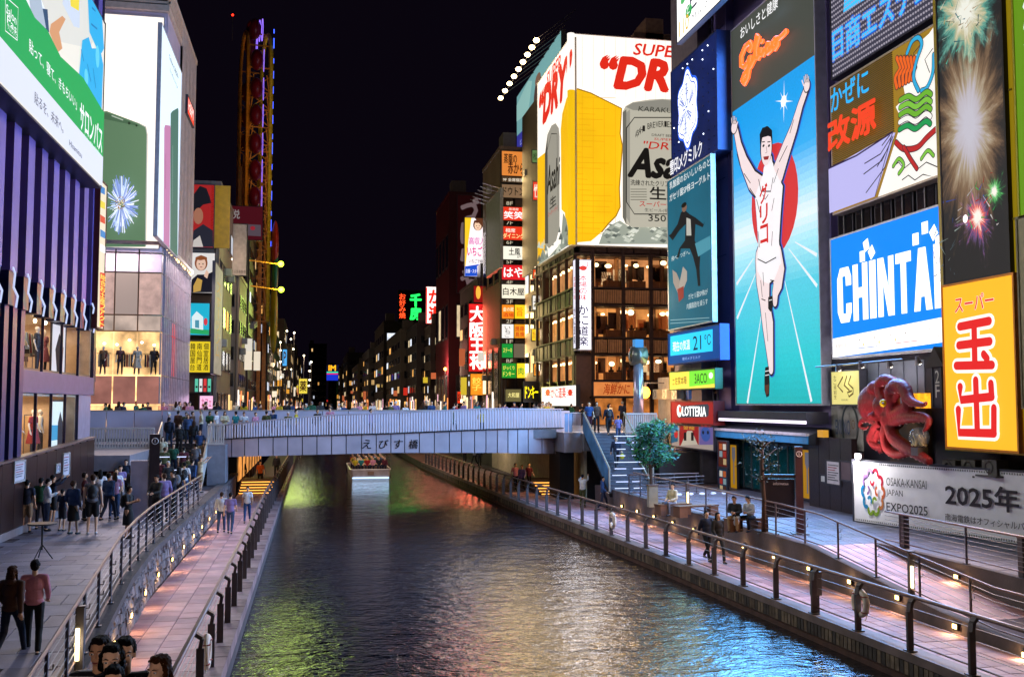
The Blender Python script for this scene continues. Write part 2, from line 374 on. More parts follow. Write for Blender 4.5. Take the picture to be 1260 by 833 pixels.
def cloth_mesh(kind, pose, hi=False):
    k = (kind, pose, hi)
    if k in BC: return BC[k]
    J = joints(pose); u = J['up']; b = MB(); m = DM; g = .014; nz = .012
    e = lambda c, r: b.ell(u(c), r, m, 16, 10)
    H = lambda x, y, z: headm((x, y, z), u, J['hx'])
    if kind in ('tee', 'shirt', 'jacket', 'dress', 'vest', 'hoodie'):
        if kind in ('jacket', 'hoodie'): g = .026
        e((0, 0, 1.27), (.155+g, .10+g, .185)); e((0, 0, 1.09), (.145+g, .10+g, .19)); e((0, 0, .96), (.155+g, .108+g, .10))
        b.cap(J['shL'], J['shR'], .058+g*.6, .058+g*.6, m)
        for s in 'LR':
            sh, el, wr = J['sh'+s], J['el'+s], J['wr'+s]
            if kind in ('tee', 'dress'): b.cap(sh, sh.lerp(el, .62), .06, .058, m)
            elif kind != 'vest': b.cap(sh, el, .058+g*.5, .047+g*.5, m); b.cap(el, el.lerp(wr, .92), .046+g*.5, .036+g*.4, m)
        if kind == 'hoodie': b.ell(u((0, .07, 1.45)), (.11, .07, .07), m)
        if kind == 'dress':
            p = [Vector((0, 0, .98))+Vector((0, 0, 0)), Vector((0, 0, .75)), Vector((0, 0, .42))]; b.tube(p, [.155, .20, .27], m, 18)
    elif kind in ('trousers', 'shorts', 'jeans'):
        b.ell(J['hipL'].lerp(J['hipR'], .5)+Vector((0, 0, .02)), (.163, .113, .12), m, 16, 10)
        for s in 'LR':
            hp, kn, an = J['hip'+s], J['kn'+s], J['an'+s]
            if kind == 'shorts': b.cap(hp, hp.lerp(kn, .86), .094, .088, m)
            else: b.cap(hp, kn, .092, .066, m); b.cap(kn, kn.lerp(an, .93), .064, .054 if kind == 'trousers' else .048, m)
    elif kind == 'skirt':
        c = J['hipL'].lerp(J['hipR'], .5); kn = (J['knL']+J['knR'])/2; b.ell(c, (.16, .11, .10), m, 16, 10)
        b.tube([c+Vector((0, 0, .05)), c.lerp(kn, .5), kn+(kn-c)*.15], [.13, .17, .19], m, 18)
    elif kind in ('short', 'long', 'bob', 'tied', 'cap'):
        nz = .006
        b.ell(H(0, .026, .155), (.079, .086, .078), m, 18, 12); b.ell(H(0, .055, .10), (.072, .055, .075), m, 16, 10)
        b.ell(H(0, -.03, .198), (.055, .045, .03), m); b.ell(H(.02, -.062, .187), (.035, .018, .014), m); b.ell(H(-.03, -.056, .188), (.03, .018, .014), m)
        for s in (-1, 1): b.ell(H(s*.066, .012, .135), (.02, .05, .04), m)
        if kind == 'long':
            b.ell(H(0, .07, .0), (.085, .05, .19), m, 16, 10)
            for s in (-1, 1): b.cap(H(s*.07, .0, .13), H(s*.085, -.01, -.06), .024, .02, m)
        if kind == 'bob':
            for s in (-1, 1): b.cap(H(s*.068, .01, .14), H(s*.075, .0, .04), .026, .022, m)
        if kind == 'tied': b.ell(H(0, .125, .13), (.035, .035, .04), m)
        if kind == 'cap': b.ell(H(0, -.10, .175), (.06, .06, .010), m)
    elif kind == 'shoes':
        nz = 0
        for s in 'LR':
            a = J['an'+s]; b.cap(a+Vector((0, .035, -.048)), a+Vector((0, -.135, -.058)), .044, .036, m)
    elif kind == 'backpack':
        b.ell(u((0, .17, 1.22)), (.14, .09, .21), m, 16, 10); b.ell(u((0, .20, 1.12)), (.10, .09, .10), m)
        for s in (-1, 1): b.tube([u((s*.12, .13, 1.40)), u((s*.12, .02, 1.475)), u((s*.12, -.12, 1.36)), u((s*.13, -.10, 1.15)), u((s*.13, .12, 1.05))], .018, m, 6)
    elif kind == 'bag':
        w = J['wrR']; b.ell(w+Vector((.02, 0, -.28)), (.14, .06, .15), m, 14, 8); b.tube([w+Vector((.02, 0, -.02)), w+Vector((-.06, 0, -.18)), w+Vector((.10, 0, -.18)), w+Vector((.02, 0, -.02))], .012, m, 6)
    hh = hi and kind in ('short', 'long', 'bob', 'tied'); me = vox(b, (.006 if hh else .009) if hi else .02, .5 if hi else .7, noise=.022 if hh else nz, name=kind, ns=.022 if hh else .09); BC[k] = me; return me
PN = {'tee': 'shirt', 'shirt': 'shirt', 'jacket': 'jacket', 'dress': 'dress', 'vest': 'shirt', 'hoodie': 'jacket', 'trousers': 'trousers', 'jeans': 'trousers', 'shorts': 'shorts', 'skirt': 'skirt'}
CN = dict(black='141416', navy='161c30', white='c8c8cc', grey='6a6a70', red='8c1414', pink='b8788c', green='1f5038', blue='23406e', denim='33476b', tan='9a8060', beige='b0a080', yellow='b09a18', olive='42441f', lilac='7c6a9c', brown='4a2f20', teal='1a6868', orange='b05018', cream='cdbfa0', charcoal='2c2c30', maroon='4a1420')
HC = dict(black='0c0a0a', brown='38200f', auburn='5a3018', dark='181010', blond='a07840', grey='707070')
SK = ['cc9c7c', 'd4a888', 'c09070', 'dcb294']
def slot(o, m): o.material_slots[0].link = 'OBJECT'; o.material_slots[0].material = m
NP = [0]
def person(x, y, z, face, pose, top, bot, hair, label, group, sc=1., hi=False, extra=None, far=False, shoe='black'):
    """face: heading in degrees, 0 looks towards the camera (-Y), 90 looks to +X"""
    NP[0] += 1
    t = thing('person', label, 'person', (x, y, z), rad(face), group); t.scale = (sc,)*3
    sk = M(SK[NP[0] % 4], .5, var=.06, spec=.3)
    b = link('body', body_mesh(pose, hi, far), t); slot(b, sk)
    kt, ct = top.split(':'); o = link(PN[kt], cloth_mesh(kt, pose, hi), t); slot(o, M(CN[ct], .85, var=.12, scale=9))
    if kt != 'dress' and bot:
        kb, cb = bot.split(':'); o = link(PN[kb], cloth_mesh(kb, pose, hi), t); slot(o, M(CN[cb], .85, var=.12, scale=9))
    kh, ch = hair.split(':'); o = link('cap' if kh == 'cap' else 'hair', cloth_mesh(kh, pose, hi), t); slot(o, M(HC.get(ch) or CN[ch], .8, var=.3, scale=30, spec=.25))
    if not far: o = link('shoes', cloth_mesh('shoes', pose), t); slot(o, M(CN[shoe], .5))
    for q in (extra or []):
        kx, cx = q.split(':'); o = link(kx, cloth_mesh(kx, pose), t); slot(o, M(CN[cx], .7))
    if hi:
        J = joints(pose); H = lambda a, c, d: headm((a, c, d), J['up'], J['hx'])
        for s in (-1, 1):
            e = MB().ell(H(s*.03, -.0765, .105), (.015, .010, .0085), M('d8d4d0', .3), 12, 8).build('eye', b, True)
            MB().ell(H(s*.03, -.0855, .105), (.0065, .003, .0065), M('0a0605', .2), 10, 6).build('iris', e, True)
            MB().tube([H(s*.013, -.09, .126), H(s*.032, -.091, .132), H(s*.052, -.077, .125)], [.003, .0045, .002], M('0c0806', .8), 6).build('eyebrow', b)
        MB().tube([H(-.024, -.092, .043), H(-.01, -.101, .040), H(.01, -.101, .040), H(.024, -.092, .043)], [.003, .0065, .0065, .003], M('7c3c38', .5), 8).build('lips', b, True)
    return t

# ------------------------------------------------------------------ ground heights and banks
ZW = .6                                   # lower walkways
def zl(y): return 1.8 if y > 25 else max(.75, 1.8-(25-y)*.085)      # upper left promenade
ZR = 1.6
def zramp(y): return 1.6 if y > 28.5 else max(.75, 1.6-(28.5-y)*.105)    # ramp on the right bank
def rx(y):      # right canal edge
    P = [(-6, 13.4), (17, 12.85), (35, 12.2), (54, 11.2), (93, 9.9), (400, 9.0)]
    for (a, p), (b, q) in zip(P, P[1:]):
        if y <= b: return p+(q-p)*(y-a)/(b-a)
    return 9.
LX = -1.75                                # left canal edge
def structure(name, mb, **k): return mb.build(name, None, kind='structure', **k)
# water
m = bpy.data.materials.new('water'); m.use_nodes = True; n = m.node_tree.nodes; l = m.node_tree.links; b = n['Principled BSDF']
b.inputs['Base Color'].default_value = (.004, .005, .009, 1); b.inputs['Roughness'].default_value = .04; b.inputs['IOR'].default_value = 1.4
b.inputs['Specular IOR Level'].default_value = 1.
g = n.new('ShaderNodeNewGeometry'); hs = []
for sc, (sx, sy), w in ((.5, (.8, 1.4), .4), (1.5, (.9, 1.4), .36), (3.6, (1., 1.5), .17), (9., (1., 1.4), .055)):
    mp = n.new('ShaderNodeMapping'); mp.inputs['Scale'].default_value = (sc*sx, sc*sy, 1); mp.inputs['Rotation'].default_value = (0, 0, .12)
    nz = n.new('ShaderNodeTexNoise'); nz.inputs['Detail'].default_value = 4; nz.inputs['Roughness'].default_value = .55; nz.inputs['Distortion'].default_value = .6
    nz.inputs['Scale'].default_value = 1
    l.new(g.outputs['Position'], mp.inputs[0]); l.new(mp.outputs[0], nz.inputs['Vector'])
    mu = n.new('ShaderNodeMath'); mu.operation = 'MULTIPLY'; mu.inputs[1].default_value = w; l.new(nz.outputs['Fac'], mu.inputs[0]); hs.append(mu)
a1 = n.new('ShaderNodeMath'); a2 = n.new('ShaderNodeMath'); l.new(hs[0].outputs[0], a1.inputs[0]); l.new(hs[1].outputs[0], a1.inputs[1])
l.new(a1.outputs[0], a2.inputs[0]); l.new(hs[2].outputs[0], a2.inputs[1])
bp = n.new('ShaderNodeBump'); bp.inputs['Strength'].default_value = 1.; bp.inputs['Distance'].default_value = .14
a3 = n.new('ShaderNodeMath'); l.new(a2.outputs[0], a3.inputs[0]); l.new(hs[3].outputs[0], a3.inputs[1]); l.new(a3.outputs[0], bp.inputs['Height']); l.new(bp.outputs[0], b.inputs['Normal'])
structure('canal_water', MB().add([(-9, -12, 0), (16, -12, 0), (16, 420, 0), (-9, 420, 0)], [(0, 1, 2, 3)], m))
structure('ground', MB().add([(-900, -300, -.6), (900, -300, -.6), (900, 1600, -.6), (-900, 1600, -.6)], [(0, 1, 2, 3)], M('1c1c20')))

pave = M('bc9098', .6, var=.32, scale=.8, bump=.25, bscale=30)
pave2 = M('a8808a', .6, var=.22, scale=1.7, bump=.25, bscale=30)
pave3 = M('c49aa0', .6, var=.22, scale=2.1, bump=.25, bscale=30)
slate = [M('7c7480', .55, var=.32, scale=1.5, bump=.2, bscale=25), M('706876', .55, var=.2, scale=1.5, bump=.2, bscale=25), M('88808c', .6, var=.2, scale=1.9, bump=.2, bscale=25)]
conc = M('4e4648', .8, var=.35, scale=1.2, bump=.5)
dark = M('15151a', .5)
joint = M('584a50', .9)
def pavers(root, cells, mats, limit=300, th=.03, name='paver'):
    """cells: (x0,x1,y0,y1,z0,z1) with z at y0 and y1; each a stone a few mm apart"""
    vis = [c for c in cells if seen(((c[0]+c[1])/2, (c[2]+c[3])/2, c[4]), 40)]
    vis.sort(key=lambda c: (c[0]+c[1])**2/4+(c[2]+c[3])**2/4)
    rest = MB(); cache = {}
    for i, c in enumerate(vis):
        x0, x1, y0, y1, z0, z1 = c; g = .008; r = random.Random(i); mt = mats[r.randrange(len(mats))]; dz = r.uniform(-.004, .004)
        def bev(b, ox, oy, oz):
            X0, X1, Y0, Y1 = x0+g-ox, x1-g-ox, y0+g-oy, y1-g-oy; za, zb = z0+dz-oz, z1+dz-oz; e = .008
            v = [(X0, Y0, za-th), (X1, Y0, za-th), (X1, Y1, zb-th), (X0, Y1, zb-th), (X0, Y0, za-e), (X1, Y0, za-e), (X1, Y1, zb-e), (X0, Y1, zb-e), (X0+e, Y0+e, za), (X1-e, Y0+e, za), (X1-e, Y1-e, zb), (X0+e, Y1-e, zb)]
            b.add(v, [(0, 1, 5, 4), (1, 2, 6, 5), (2, 3, 7, 6), (3, 0, 4, 7), (4, 5, 9, 8), (5, 6, 10, 9), (6, 7, 11, 10), (7, 4, 8, 11), (8, 9, 10, 11)], mt)
        if i < limit:
            key = (round(x1-x0, 3), round(y1-y0, 3), round(z1-z0, 3), mt.name)
            if key not in cache:
                b = MB(); bev(b, x0, y0, z0+dz); cache[key] = b.mesh(name)
            link(name, cache[key], root, (x0, y0, z0+dz))
        else: bev(rest, 0, 0, 0)
    if rest.v: rest.build(name+'_field', root, kind='stuff')
# left lower walkway
w = structure('left_lower_walkway', MB().prism([(-4.45, -6), (LX-.45, -6), (LX-.45, 130), (-4.45, 130)], -.5, ZW-.02, joint).box(LX-.43, LX, -6, 130, -.5, ZW-.05, conc))
cells = []; y = 10.; k = 0
while y < 75:
    h = .62 if y < 45 else 1.24
    for i in range(4): cells.append((-4.42+i*.555, -4.42+(i+1)*.555, y+(.31 if i % 2 else 0), y+h+(.31 if i % 2 else 0), ZW, ZW))
    y += h
pavers(w, cells, [pave, pave2, pave3])
pk = M('8c7274', .6, var=.3, scale=2., bump=.5)
b = MB(); y = 8.; i = 0; stones = {}
while y < 90:
    L = .9; key = i % 3
    if key not in stones: stones[key] = MB().box(0, .44, .01, L-.01, -.26, .03+.006*key, [pk, M('7a6264', .6, var=.3, bump=.5), M('947c7c', .6, var=.3, bump=.5)][key]).mesh('cap_stone')
    link('cap_stone', stones[key], w, (LX-.43, y, ZW)); y += L; i += 1
# upper left promenade, retaining wall with rough stones and lights
ys = [-6, 5, 11, 12.6, 16, 20, 25, 30, 62]
u = MB(); v = []
for y in ys:
    xr = -3.55 if y < 11 else -3.55-(min(y, 30)-11)*.05
    v += [(-40, y, zl(y)-.03), (xr-.1, y, zl(y)-.03)]
u.add(v, [(2*i, 2*i+1, 2*i+3, 2*i+2) for i in range(len(ys)-1)], joint)
up = structure('left_promenade', u)
def wallx(y): return -3.55 if y < 11 else -3.55-(min(y, 30)-11)*.05
cells = []; y = 13.; k = 0
while y < 50:
    h = .8; x = -9.4+(.45 if k % 2 else 0)
    while x < wallx(y)-.25:
        x1 = min(x+.9, wallx(y)-.12); cells.append((x, x1, y, y+h, zl(y), zl(y+h))); x += .9
    y += h; k += 1
pavers(up, cells, slate)
rw = thing('retaining_wall', 'low rough stone retaining wall with row of small warm lights beside canal path', 'wall', (0, 0, 0))
c = MB()
for a, b_ in zip(ys, ys[1:]):
    xa, xb = wallx(a), wallx(b_)
    c.add([(xa-.32, a, zl(a)-.06), (xa+.1, a, zl(a)-.06), (xb+.1, b_, zl(b_)-.06), (xb-.32, b_, zl(b_)-.06), (xa-.32, a, zl(a)+.1), (xa+.1, a, zl(a)+.1), (xb+.1, b_, zl(b_)+.1), (xb-.32, b_, zl(b_)+.1)],
          [(0, 3, 2, 1), (4, 5, 6, 7), (0, 1, 5, 4), (1, 2, 6, 5), (2, 3, 7, 6), (3, 0, 4, 7)], conc)
c.build('coping', rw)
core = MB()
for a, b_ in zip(ys, ys[1:]):
    xa, xb = wallx(a), wallx(b_)
    core.add([(xa-.3, a, -.4), (xa-.02, a, -.4), (xb-.02, b_, -.4), (xb-.3, b_, -.4), (xa-.3, a, zl(a)-.06), (xa-.02, a, zl(a)-.06), (xb-.02, b_, zl(b_)-.06), (xb-.3, b_, zl(b_)-.06)],
          [(0, 3, 2, 1), (4, 5, 6, 7), (0, 1, 5, 4), (1, 2, 6, 5), (2, 3, 7, 6), (3, 0, 4, 7)], joint)
core.build('core', rw)
sm = [M('6c6466', .85, var=.3, scale=4, bump=.6), M('584f54', .85, var=.3, scale=4, bump=.6), M('7c7274', .85, var=.3, scale=4, bump=.6)]
R = random.Random(3); fld = MB(); cnt = 0
y = 14.
sh = []
for q in range(9):
    r = random.Random(q); me = MB()
    P = [(0, .03), (.03, 0), (.97, .02), (1, .1), (.98, .96), (.9, 1), (.05, .98), (0, .9)]; P = [(a+r.uniform(-.03, .03), b_+r.uniform(-.05, .05)) for a, b_ in P]
    nn = len(P); me.add([(0, a, b_) for a, b_ in P]+[(.07+r.uniform(-.02, .03), .5+(a-.5)*.82, .5+(b_-.5)*.82) for a, b_ in P], [(i, (i+1) % nn, nn+(i+1) % nn, nn+i) for i in range(nn)]+[tuple(range(nn, 2*nn))], sm[q % 3])
    sh.append(me.mesh('stone'))
while y < 58:
    top = zl(y)-.08; z = ZW; row = 0
    L = R.uniform(.38, .6)
    while z < top-.05:
        h = min(R.uniform(.2, .34), top-z)
        if cnt < 290 and y < 46:
            link('stone', sh[R.randrange(9)], rw, (wallx(y)-.02, y+R.uniform(-.05, .05)+(.15 if row % 2 else 0), z+.01), 0, (1, L-.02, h-.02)); cnt += 1
        else:
            fld.box(wallx(y)-.03, wallx(y)+.05, y+.02, y+L-.02, z+.01, z+h-.02, sm[R.randrange(3)])
        z += h; row += 1
    y += L
fld.build('stone_field', rw, kind='stuff')
warm = E('ffd27a', 9.)
me = MB().box(0, .05, -.07, .07, -.05, .05, warm).mesh('lamp_glass')
q = thing('street_lamp', 'unseen globe lamp added below the view to light the front group', 'lamp', (-1.45, 5.0, .75)); MB().tube([(0, 0, 0), (0, 0, 3.5)], .05, dark, 8).build('pole', q); MB().ell((0, 0, 3.6), (.12, .12, .12), E('ffe0d8', 6.), 12, 8).build('globe', q); lamp(q, (0, .2, 3.65), 70, (1, .82, .8), .14)  # globe lamp added out of view to light the front group's faces
mf = MB().box(-.02, .035, -.1, .1, -.08, .08, dark).mesh('lamp_housing')
for i, y in enumerate([13.6+k*2.9 for k in range(15)]):
    t = thing('wall_light', '%s small warm light along the rough stone wall, counted from the camera side' % nth(i), 'light', (wallx(y)+.055, y, min(ZW+.42, zl(y)-.2)), 0, 'path lights in the stone wall')
    link('housing', mf, t); link('lamp_glass', me, t)
    lamp(t, (.12, 0, -.02), 17, (1, .64, .28), .05)

# right bank
w = MB(); P = [(rx(y), y) for y in (-6, 17, 35, 54, 93, 130)]
w.prism([(x-.0, y) for x, y in P]+[(15.2, 130), (15.2, -6)], -.5, ZW-.03, conc)
rl = structure('right_lower_walkway', w)
cells = []; y = 12.; k = 0
while y < 60:
    h = .55; x = rx(y)+.42+(0 if k % 2 == 0 else 0)
    while x < 14.85:
        cells.append((x, min(x+.55, 14.95), y, y+h, ZW, ZW)); x += .55
    y += h; k += 1
pavers(rl, cells, [pave, pave2, pave3])
# curb beam and the slatted canal wall below it
cb = MB()
for a, b_ in ((12, 17), (17, 35), (35, 54), (54, 93)):
    xa, xb = rx(a), rx(b_)
    cb.add([(xa-.06, a, ZW-.16), (xa+.4, a, ZW-.16), (xb+.4, b_, ZW-.16), (xb-.06, b_, ZW-.16), (xa-.06, a, ZW+.03), (xa+.4, a, ZW+.03), (xb+.4, b_, ZW+.03), (xb-.06, b_, ZW+.03)],
           [(0, 3, 2, 1), (4, 5, 6, 7), (0, 1, 5, 4), (1, 2, 6, 5), (2, 3, 7, 6), (3, 0, 4, 7)], M('6e5d5a', .6, var=.35, scale=1.5, bump=.4))
cb.build('coping', rl)
tm = [M('57483a', .8, var=.45, scale=5, bump=.6), M('3c3430', .8, var=.45, scale=5, bump=.6), M('6c5c4c', .8, var=.45, scale=5, bump=.6)]
bt = [MB().box(-.045, .02, .01, .15, 0, .28, q).mesh('facing_brick') for q in tm]; rest = MB(); i = 0
y = 17.0
while y < 80:
    a = math.atan2(rx(y+.5)-rx(y), .5)
    if i < 300: link('facing_brick', bt[R.randrange(3)], rl, (rx(y), y, ZW-.46), -a)
    else: rest.box(rx(y)-.045, rx(y)+.02, y+.01, y+.15, ZW-.46, ZW-.18, tm[R.randrange(3)])
    y += .17; i += 1
rest.build('facing_brick_field', rl, kind='stuff')
lb = MB()
for a, b_ in ((12, 17), (17, 35), (35, 54), (54, 93)): lb.beam((rx(a)-.06, a, .06), (rx(b_)-.06, b_, .06), .1, .12, M('4a2f26', .8, var=.4, bump=.5))
lb.build('waler', rl)
# upper right promenade + ramp
u = MB(); ys = [-6, 14, 18, 22, 25, 28.5, 31]
v = []
for y in ys: v += [(15.15, y, zramp(y)-.03), (17.4, y, zramp(y)-.03)]
u.add(v, [(2*i, 2*i+1, 2*i+3, 2*i+2) for i in range(len(ys)-1)], joint)
ur = structure('ramp', u)
cells = []; y = 15.; k = 0
while y < 28.4:
    for i in range(3): cells.append((15.2+i*.74, 15.2+(i+1)*.74, y, y+.74, zramp(y), zramp(y+.74)))
    y += .74
pavers(ur, cells, [pave, pave2, pave3])
pr = structure('right_promenade', MB().prism([(15.15, 28.5), (17.4, 28.5), (17.4, -6), (26, -6), (26, 53), (15.15, 53)], -.4, ZR-.03, joint))
cells = []; y = 14.; k = 0
while y < 50:
    x = 15.2 if y > 28.4 else 17.45
    while x < 22.3: cells.append((x, x+.92, y, y+.75, ZR, ZR)); x += .92
    y += .75
pavers(pr, cells, [M('4c5066', .5, var=.2, scale=1.5, bump=.2, bscale=25), M('424658', .5, var=.2, scale=1.5, bump=.2, bscale=25), M('565a70', .55, var=.2, scale=1.9, bump=.2, bscale=25)])
# kerb wall between the lower walkway and the promenade, with its lights
kw = MB()
for a, b_ in zip([14, 18, 22, 25, 28.5], [18, 22, 25, 28.5, 50]):
    kw.add([(14.9, a, ZW-.1), (15.2, a, ZW-.1), (15.2, b_, ZW-.1), (14.9, b_, ZW-.1), (14.9, a, zramp(a)+.08), (15.2, a, zramp(a)+.08), (15.2, b_, zramp(b_)+.08), (14.9, b_, zramp(b_)+.08)],
           [(0, 3, 2, 1), (4, 5, 6, 7), (0, 1, 5, 4), (1, 2, 6, 5), (2, 3, 7, 6), (3, 0, 4, 7)], conc)
kt = thing('kerb_wall', 'dark concrete kerb wall with warm lights along the lower right-bank path', 'wall'); kw.build('wall_face', kt)
kw = MB()
for a, b_ in zip([14, 18, 22, 25], [18, 22, 25, 28.5]):
    kw.add([(17.2, a, zramp(a)-.1), (17.45, a, zramp(a)-.1), (17.45, b_, zramp(b_)-.1), (17.2, b_, zramp(b_)-.1), (17.2, a, ZR+.1), (17.45, a, ZR+.1), (17.45, b_, ZR+.1), (17.2, b_, ZR+.1)],
           [(0, 3, 2, 1), (4, 5, 6, 7), (0, 1, 5, 4), (1, 2, 6, 5), (2, 3, 7, 6), (3, 0, 4, 7)], conc)
kw.build('wall_face', thing('ramp_wall', 'dark low wall between the ramp and the advertising hoarding', 'wall'))
for i, y in enumerate([16.6+k*2.35 for k in range(14)]):
    t = thing('wall_light', '%s small warm light along the dark kerb wall, counted from the canal bend' % nth(i), 'light', (14.86, y, min(ZW+.42, zramp(y)-.05)), pi, 'path lights in the kerb wall')
    link('housing', mf, t); link('lamp_glass', me, t)
    lamp(t, (.12, 0, -.02), 17, (1, .64, .28), .05)
for y, x in ((24.4, 17.1), (20.6, 17.1)):
    t = thing('wall_light', 'small warm light in the ramp wall, %s the hoarding lettering' % ('below' if y > 22 else 'past'), 'light', (x, y, 1.35), pi, 'ramp wall lights')
    link('housing', mf, t); link('lamp_glass', me, t); lamp(t, (.12, 0, -.02), 17, (1, .64, .28), .05)

# ------------------------------------------------------------------ railings
steel = M('7b7478', .32, .85, var=.1); bronze = M('7b625c', .45, .4, var=.1); iron = M('544e50', .5, .4)
def railing(label, path, h=1.1, step=2., curved=0, cables=5, post='flat', topm=bronze, inner=None, brackets=False, topr=.034):
    """path: [(x,y,z)...]; posts, a top rail, wires and a bottom rail, each its own part"""
    t = thing('railing', label, 'railing', path[0]); o = Vector(path[0])
    P = [Vector(p)-o for p in path]
    MB().tube([p+Vector((0, 0, h)) for p in P], topr, topm, 8).build('top_rail', t, True)
    MB().tube([p+Vector((0, 0, .14)) for p in P], .022, topm, 6).build('bottom_rail', t, True)
    for k in range(cables):
        z = .14+(h-.14)*(k+1)/(cables+1)
        MB().tube([p+Vector((0, 0, z)) for p in P], .009, M('8c8c94', .5, .5), 4).build('cable', t)
    pm = MB()
    if post == 'round': pm.tube([(0, 0, 0), (0, 0, h)], .032, steel, 8); pm.box(-.07, .07, -.07, .07, 0, .02, steel); pm.tube([(0, 0, h-.3), (.09, 0, h-.3), (.1, 0, h-.22)], .012, steel, 5); pm.tube([(0, 0, h-.5), (.09, 0, h-.5), (.1, 0, h-.42)], .012, steel, 5)
    else:
        e = [(.0, 0), (.0, h-.3), (.03, h-.12), (.12*curved, h-.02)] if curved else [(0, 0), (0, h-.02)]
        for (a, z0), (b_, z1) in zip(e, e[1:]): pm.beam((a, 0, z0), (b_, 0, z1), .14, .07, iron if curved else steel)
        pm.box(-.1, .1, -.12, .12, 0, .025, iron)
    me_ = pm.mesh('post'); d = 0.; tot = 0
    for a, b_ in zip(P, P[1:]):
        L = (b_-a).length; yaw = math.atan2((b_-a).x, (b_-a).y)
        while d <= L:
            q = a.lerp(b_, d/L)
            if curved: q = q+Vector((-.12*curved, 0, 0))
            if seen(q+o, 60): link('post', me_, t, q, -yaw)
            d += step
        d -= L
    return t
def zpath(fx, fz, y0, y1, n=8): return [(fx(y0+(y1-y0)*i/n), y0+(y1-y0)*i/n, fz(y0+(y1-y0)*i/n)) for i in range(n+1)]
railing('brown topped railing with curved iron posts along the narrow left canal edge', [(-2.1, 9, ZW), (-2.15, 30, ZW), (-2.25, 50, ZW), (-1.95, 95, ZW)], 1.2, 2.1, curved=-1, topr=.05)
railing('steel wire railing on the rough stone wall above the left canal path', zpath(lambda y: wallx(y)-.1, lambda y: zl(y)+.1, 11.5, 44, 10), 1.12, 1.65, post='round', brackets=True)
railing('long bronze railing with thick posts on the curb of the right canal edge', zpath(lambda y: rx(y)+.2, lambda y: ZW+.03, 14, 34, 6), 1.15, 2.0, curved=1, cables=3, topr=.046)
railing('bronze railing on the right canal curb running far under the bridge', zpath(lambda y: rx(y)+.2, lambda y: ZW+.03, 34.02, 92, 8), 1.15, 1.9, curved=1, cables=3, topr=.046)
railing('thin steel railing on the kerb wall above the lower right path', zpath(lambda y: 15.05, lambda y: zramp(y)+.08, 15, 46, 12), 1.05, 2.0, post='round', cables=5, topr=.03)
railing('thin steel railing in front of the white hoarding beside the ramp', zpath(lambda y: 17.33, lambda y: ZR+.1, 15, 28.2, 4), 1.0, 3.1, post='round', cables=6, topr=.03)
tubm = E('ffe9a8', 6.)
def rail_lamp(x, y, z, label, g, rz=0, pw=14):
    t = thing('lamp_post', label, 'lamp', (x, y, z), rz, g)
    MB().box(-.07, .07, -.05, .05, 0, 1.1, iron).box(-.09, .09, -.07, .07, 1.1, 1.13, iron).build('post', t)
    MB().tube([(-.02, -.075, .2), (-.02, -.075, .75)], .035, tubm, 8).build('tube_lamp', t)
    lamp(t, (-.02, -.25, .5), pw, (1, .8, .5), .08)
rail_lamp(-3.35, 6.0, zl(6)+1.3, 'unseen dark post with a tube lamp added to light the front group', 'railing lamps', rad(150), 30)  # extra tube lamp added out of view to brighten the front group
rail_lamp(-3.98, 18.9, zl(19)+.05, 'dark post with a glowing vertical tube on the left upper railing', 'railing lamps')
for y in (23.4, 39): rail_lamp(15.08, y, zramp(y)+.05, 'dark post with a glowing vertical tube on the ramp railing' if y < 30 else 'dark post with a glowing tube near the information board', 'railing lamps')
for y in (27.3, 22.2): 
    t = thing('bollard', 'square dark post in the hoarding railing, %s the pillar sign' % ('beyond' if y > 25 else 'nearer than'), 'bollard', (17.42, y, ZR), 0, 'dark posts by the hoarding'); MB().box(-.09, .09, -.09, .09, 0, 1.05, iron).box(-.1, .1, -.1, .1, 1.05, 1.08, bronze).build('post', t)
def buoy(x, y, z, rz, label):
    t = thing('life_ring', label, 'life ring', (x, y, z), rz); wh = M('f0dccc', .6, var=.15, scale=8)
    MB().torus((0, 0, 0), .27, .075, wh, 'x', 28, 10).build('ring', t, True)
    for a in (.8, 2.4, 3.9, 5.5):
        MB().torus((0, .27*cos(a), .27*sin(a)), .084, .014, M('9c2018', .6), 'y' if abs(cos(a)) > .75 else 'z', 12, 5).build('red_band', t, True)
    MB().tube([(0, -.05, .35), (.02, -.32, .2), (0, -.36, -.1), (.02, -.2, -.36), (0, .05, -.4)], .01, M('c8c0a8', .8), 5).build('rope', t)
def zz(px, py, Y): return onY(px, py, Y)
p = onX(1067, 742, 13.0); buoy(12.82, p.y, ZW+.68, 0, 'pinkish white life ring hanging on the near right canal railing')
buoy(rx(39.5)+.06, 39.5, ZW+.66, 0, 'white life ring on the right canal railing near the bridge')
buoy(-1.98, 20.4, ZW+.62, 0, 'white life ring with red bands on the left canal railing')
for px, py in ((1013, 730),):
    y = onX(px, py, 13).y
    t = thing('control_box', 'small grey box fixed to a post of the right canal railing', 'box', (rx(y)+.2, y, ZW+.03)); MB().box(-.12, .12, -.1, .1, .45, 1.02, M('6a6664', .5, .3)).box(-.13, .13, -.11, .11, 1.02, 1.05, iron).build('case', t); MB().box(-.07, .07, -.05, .05, 0, .45, iron).build('stem', t)

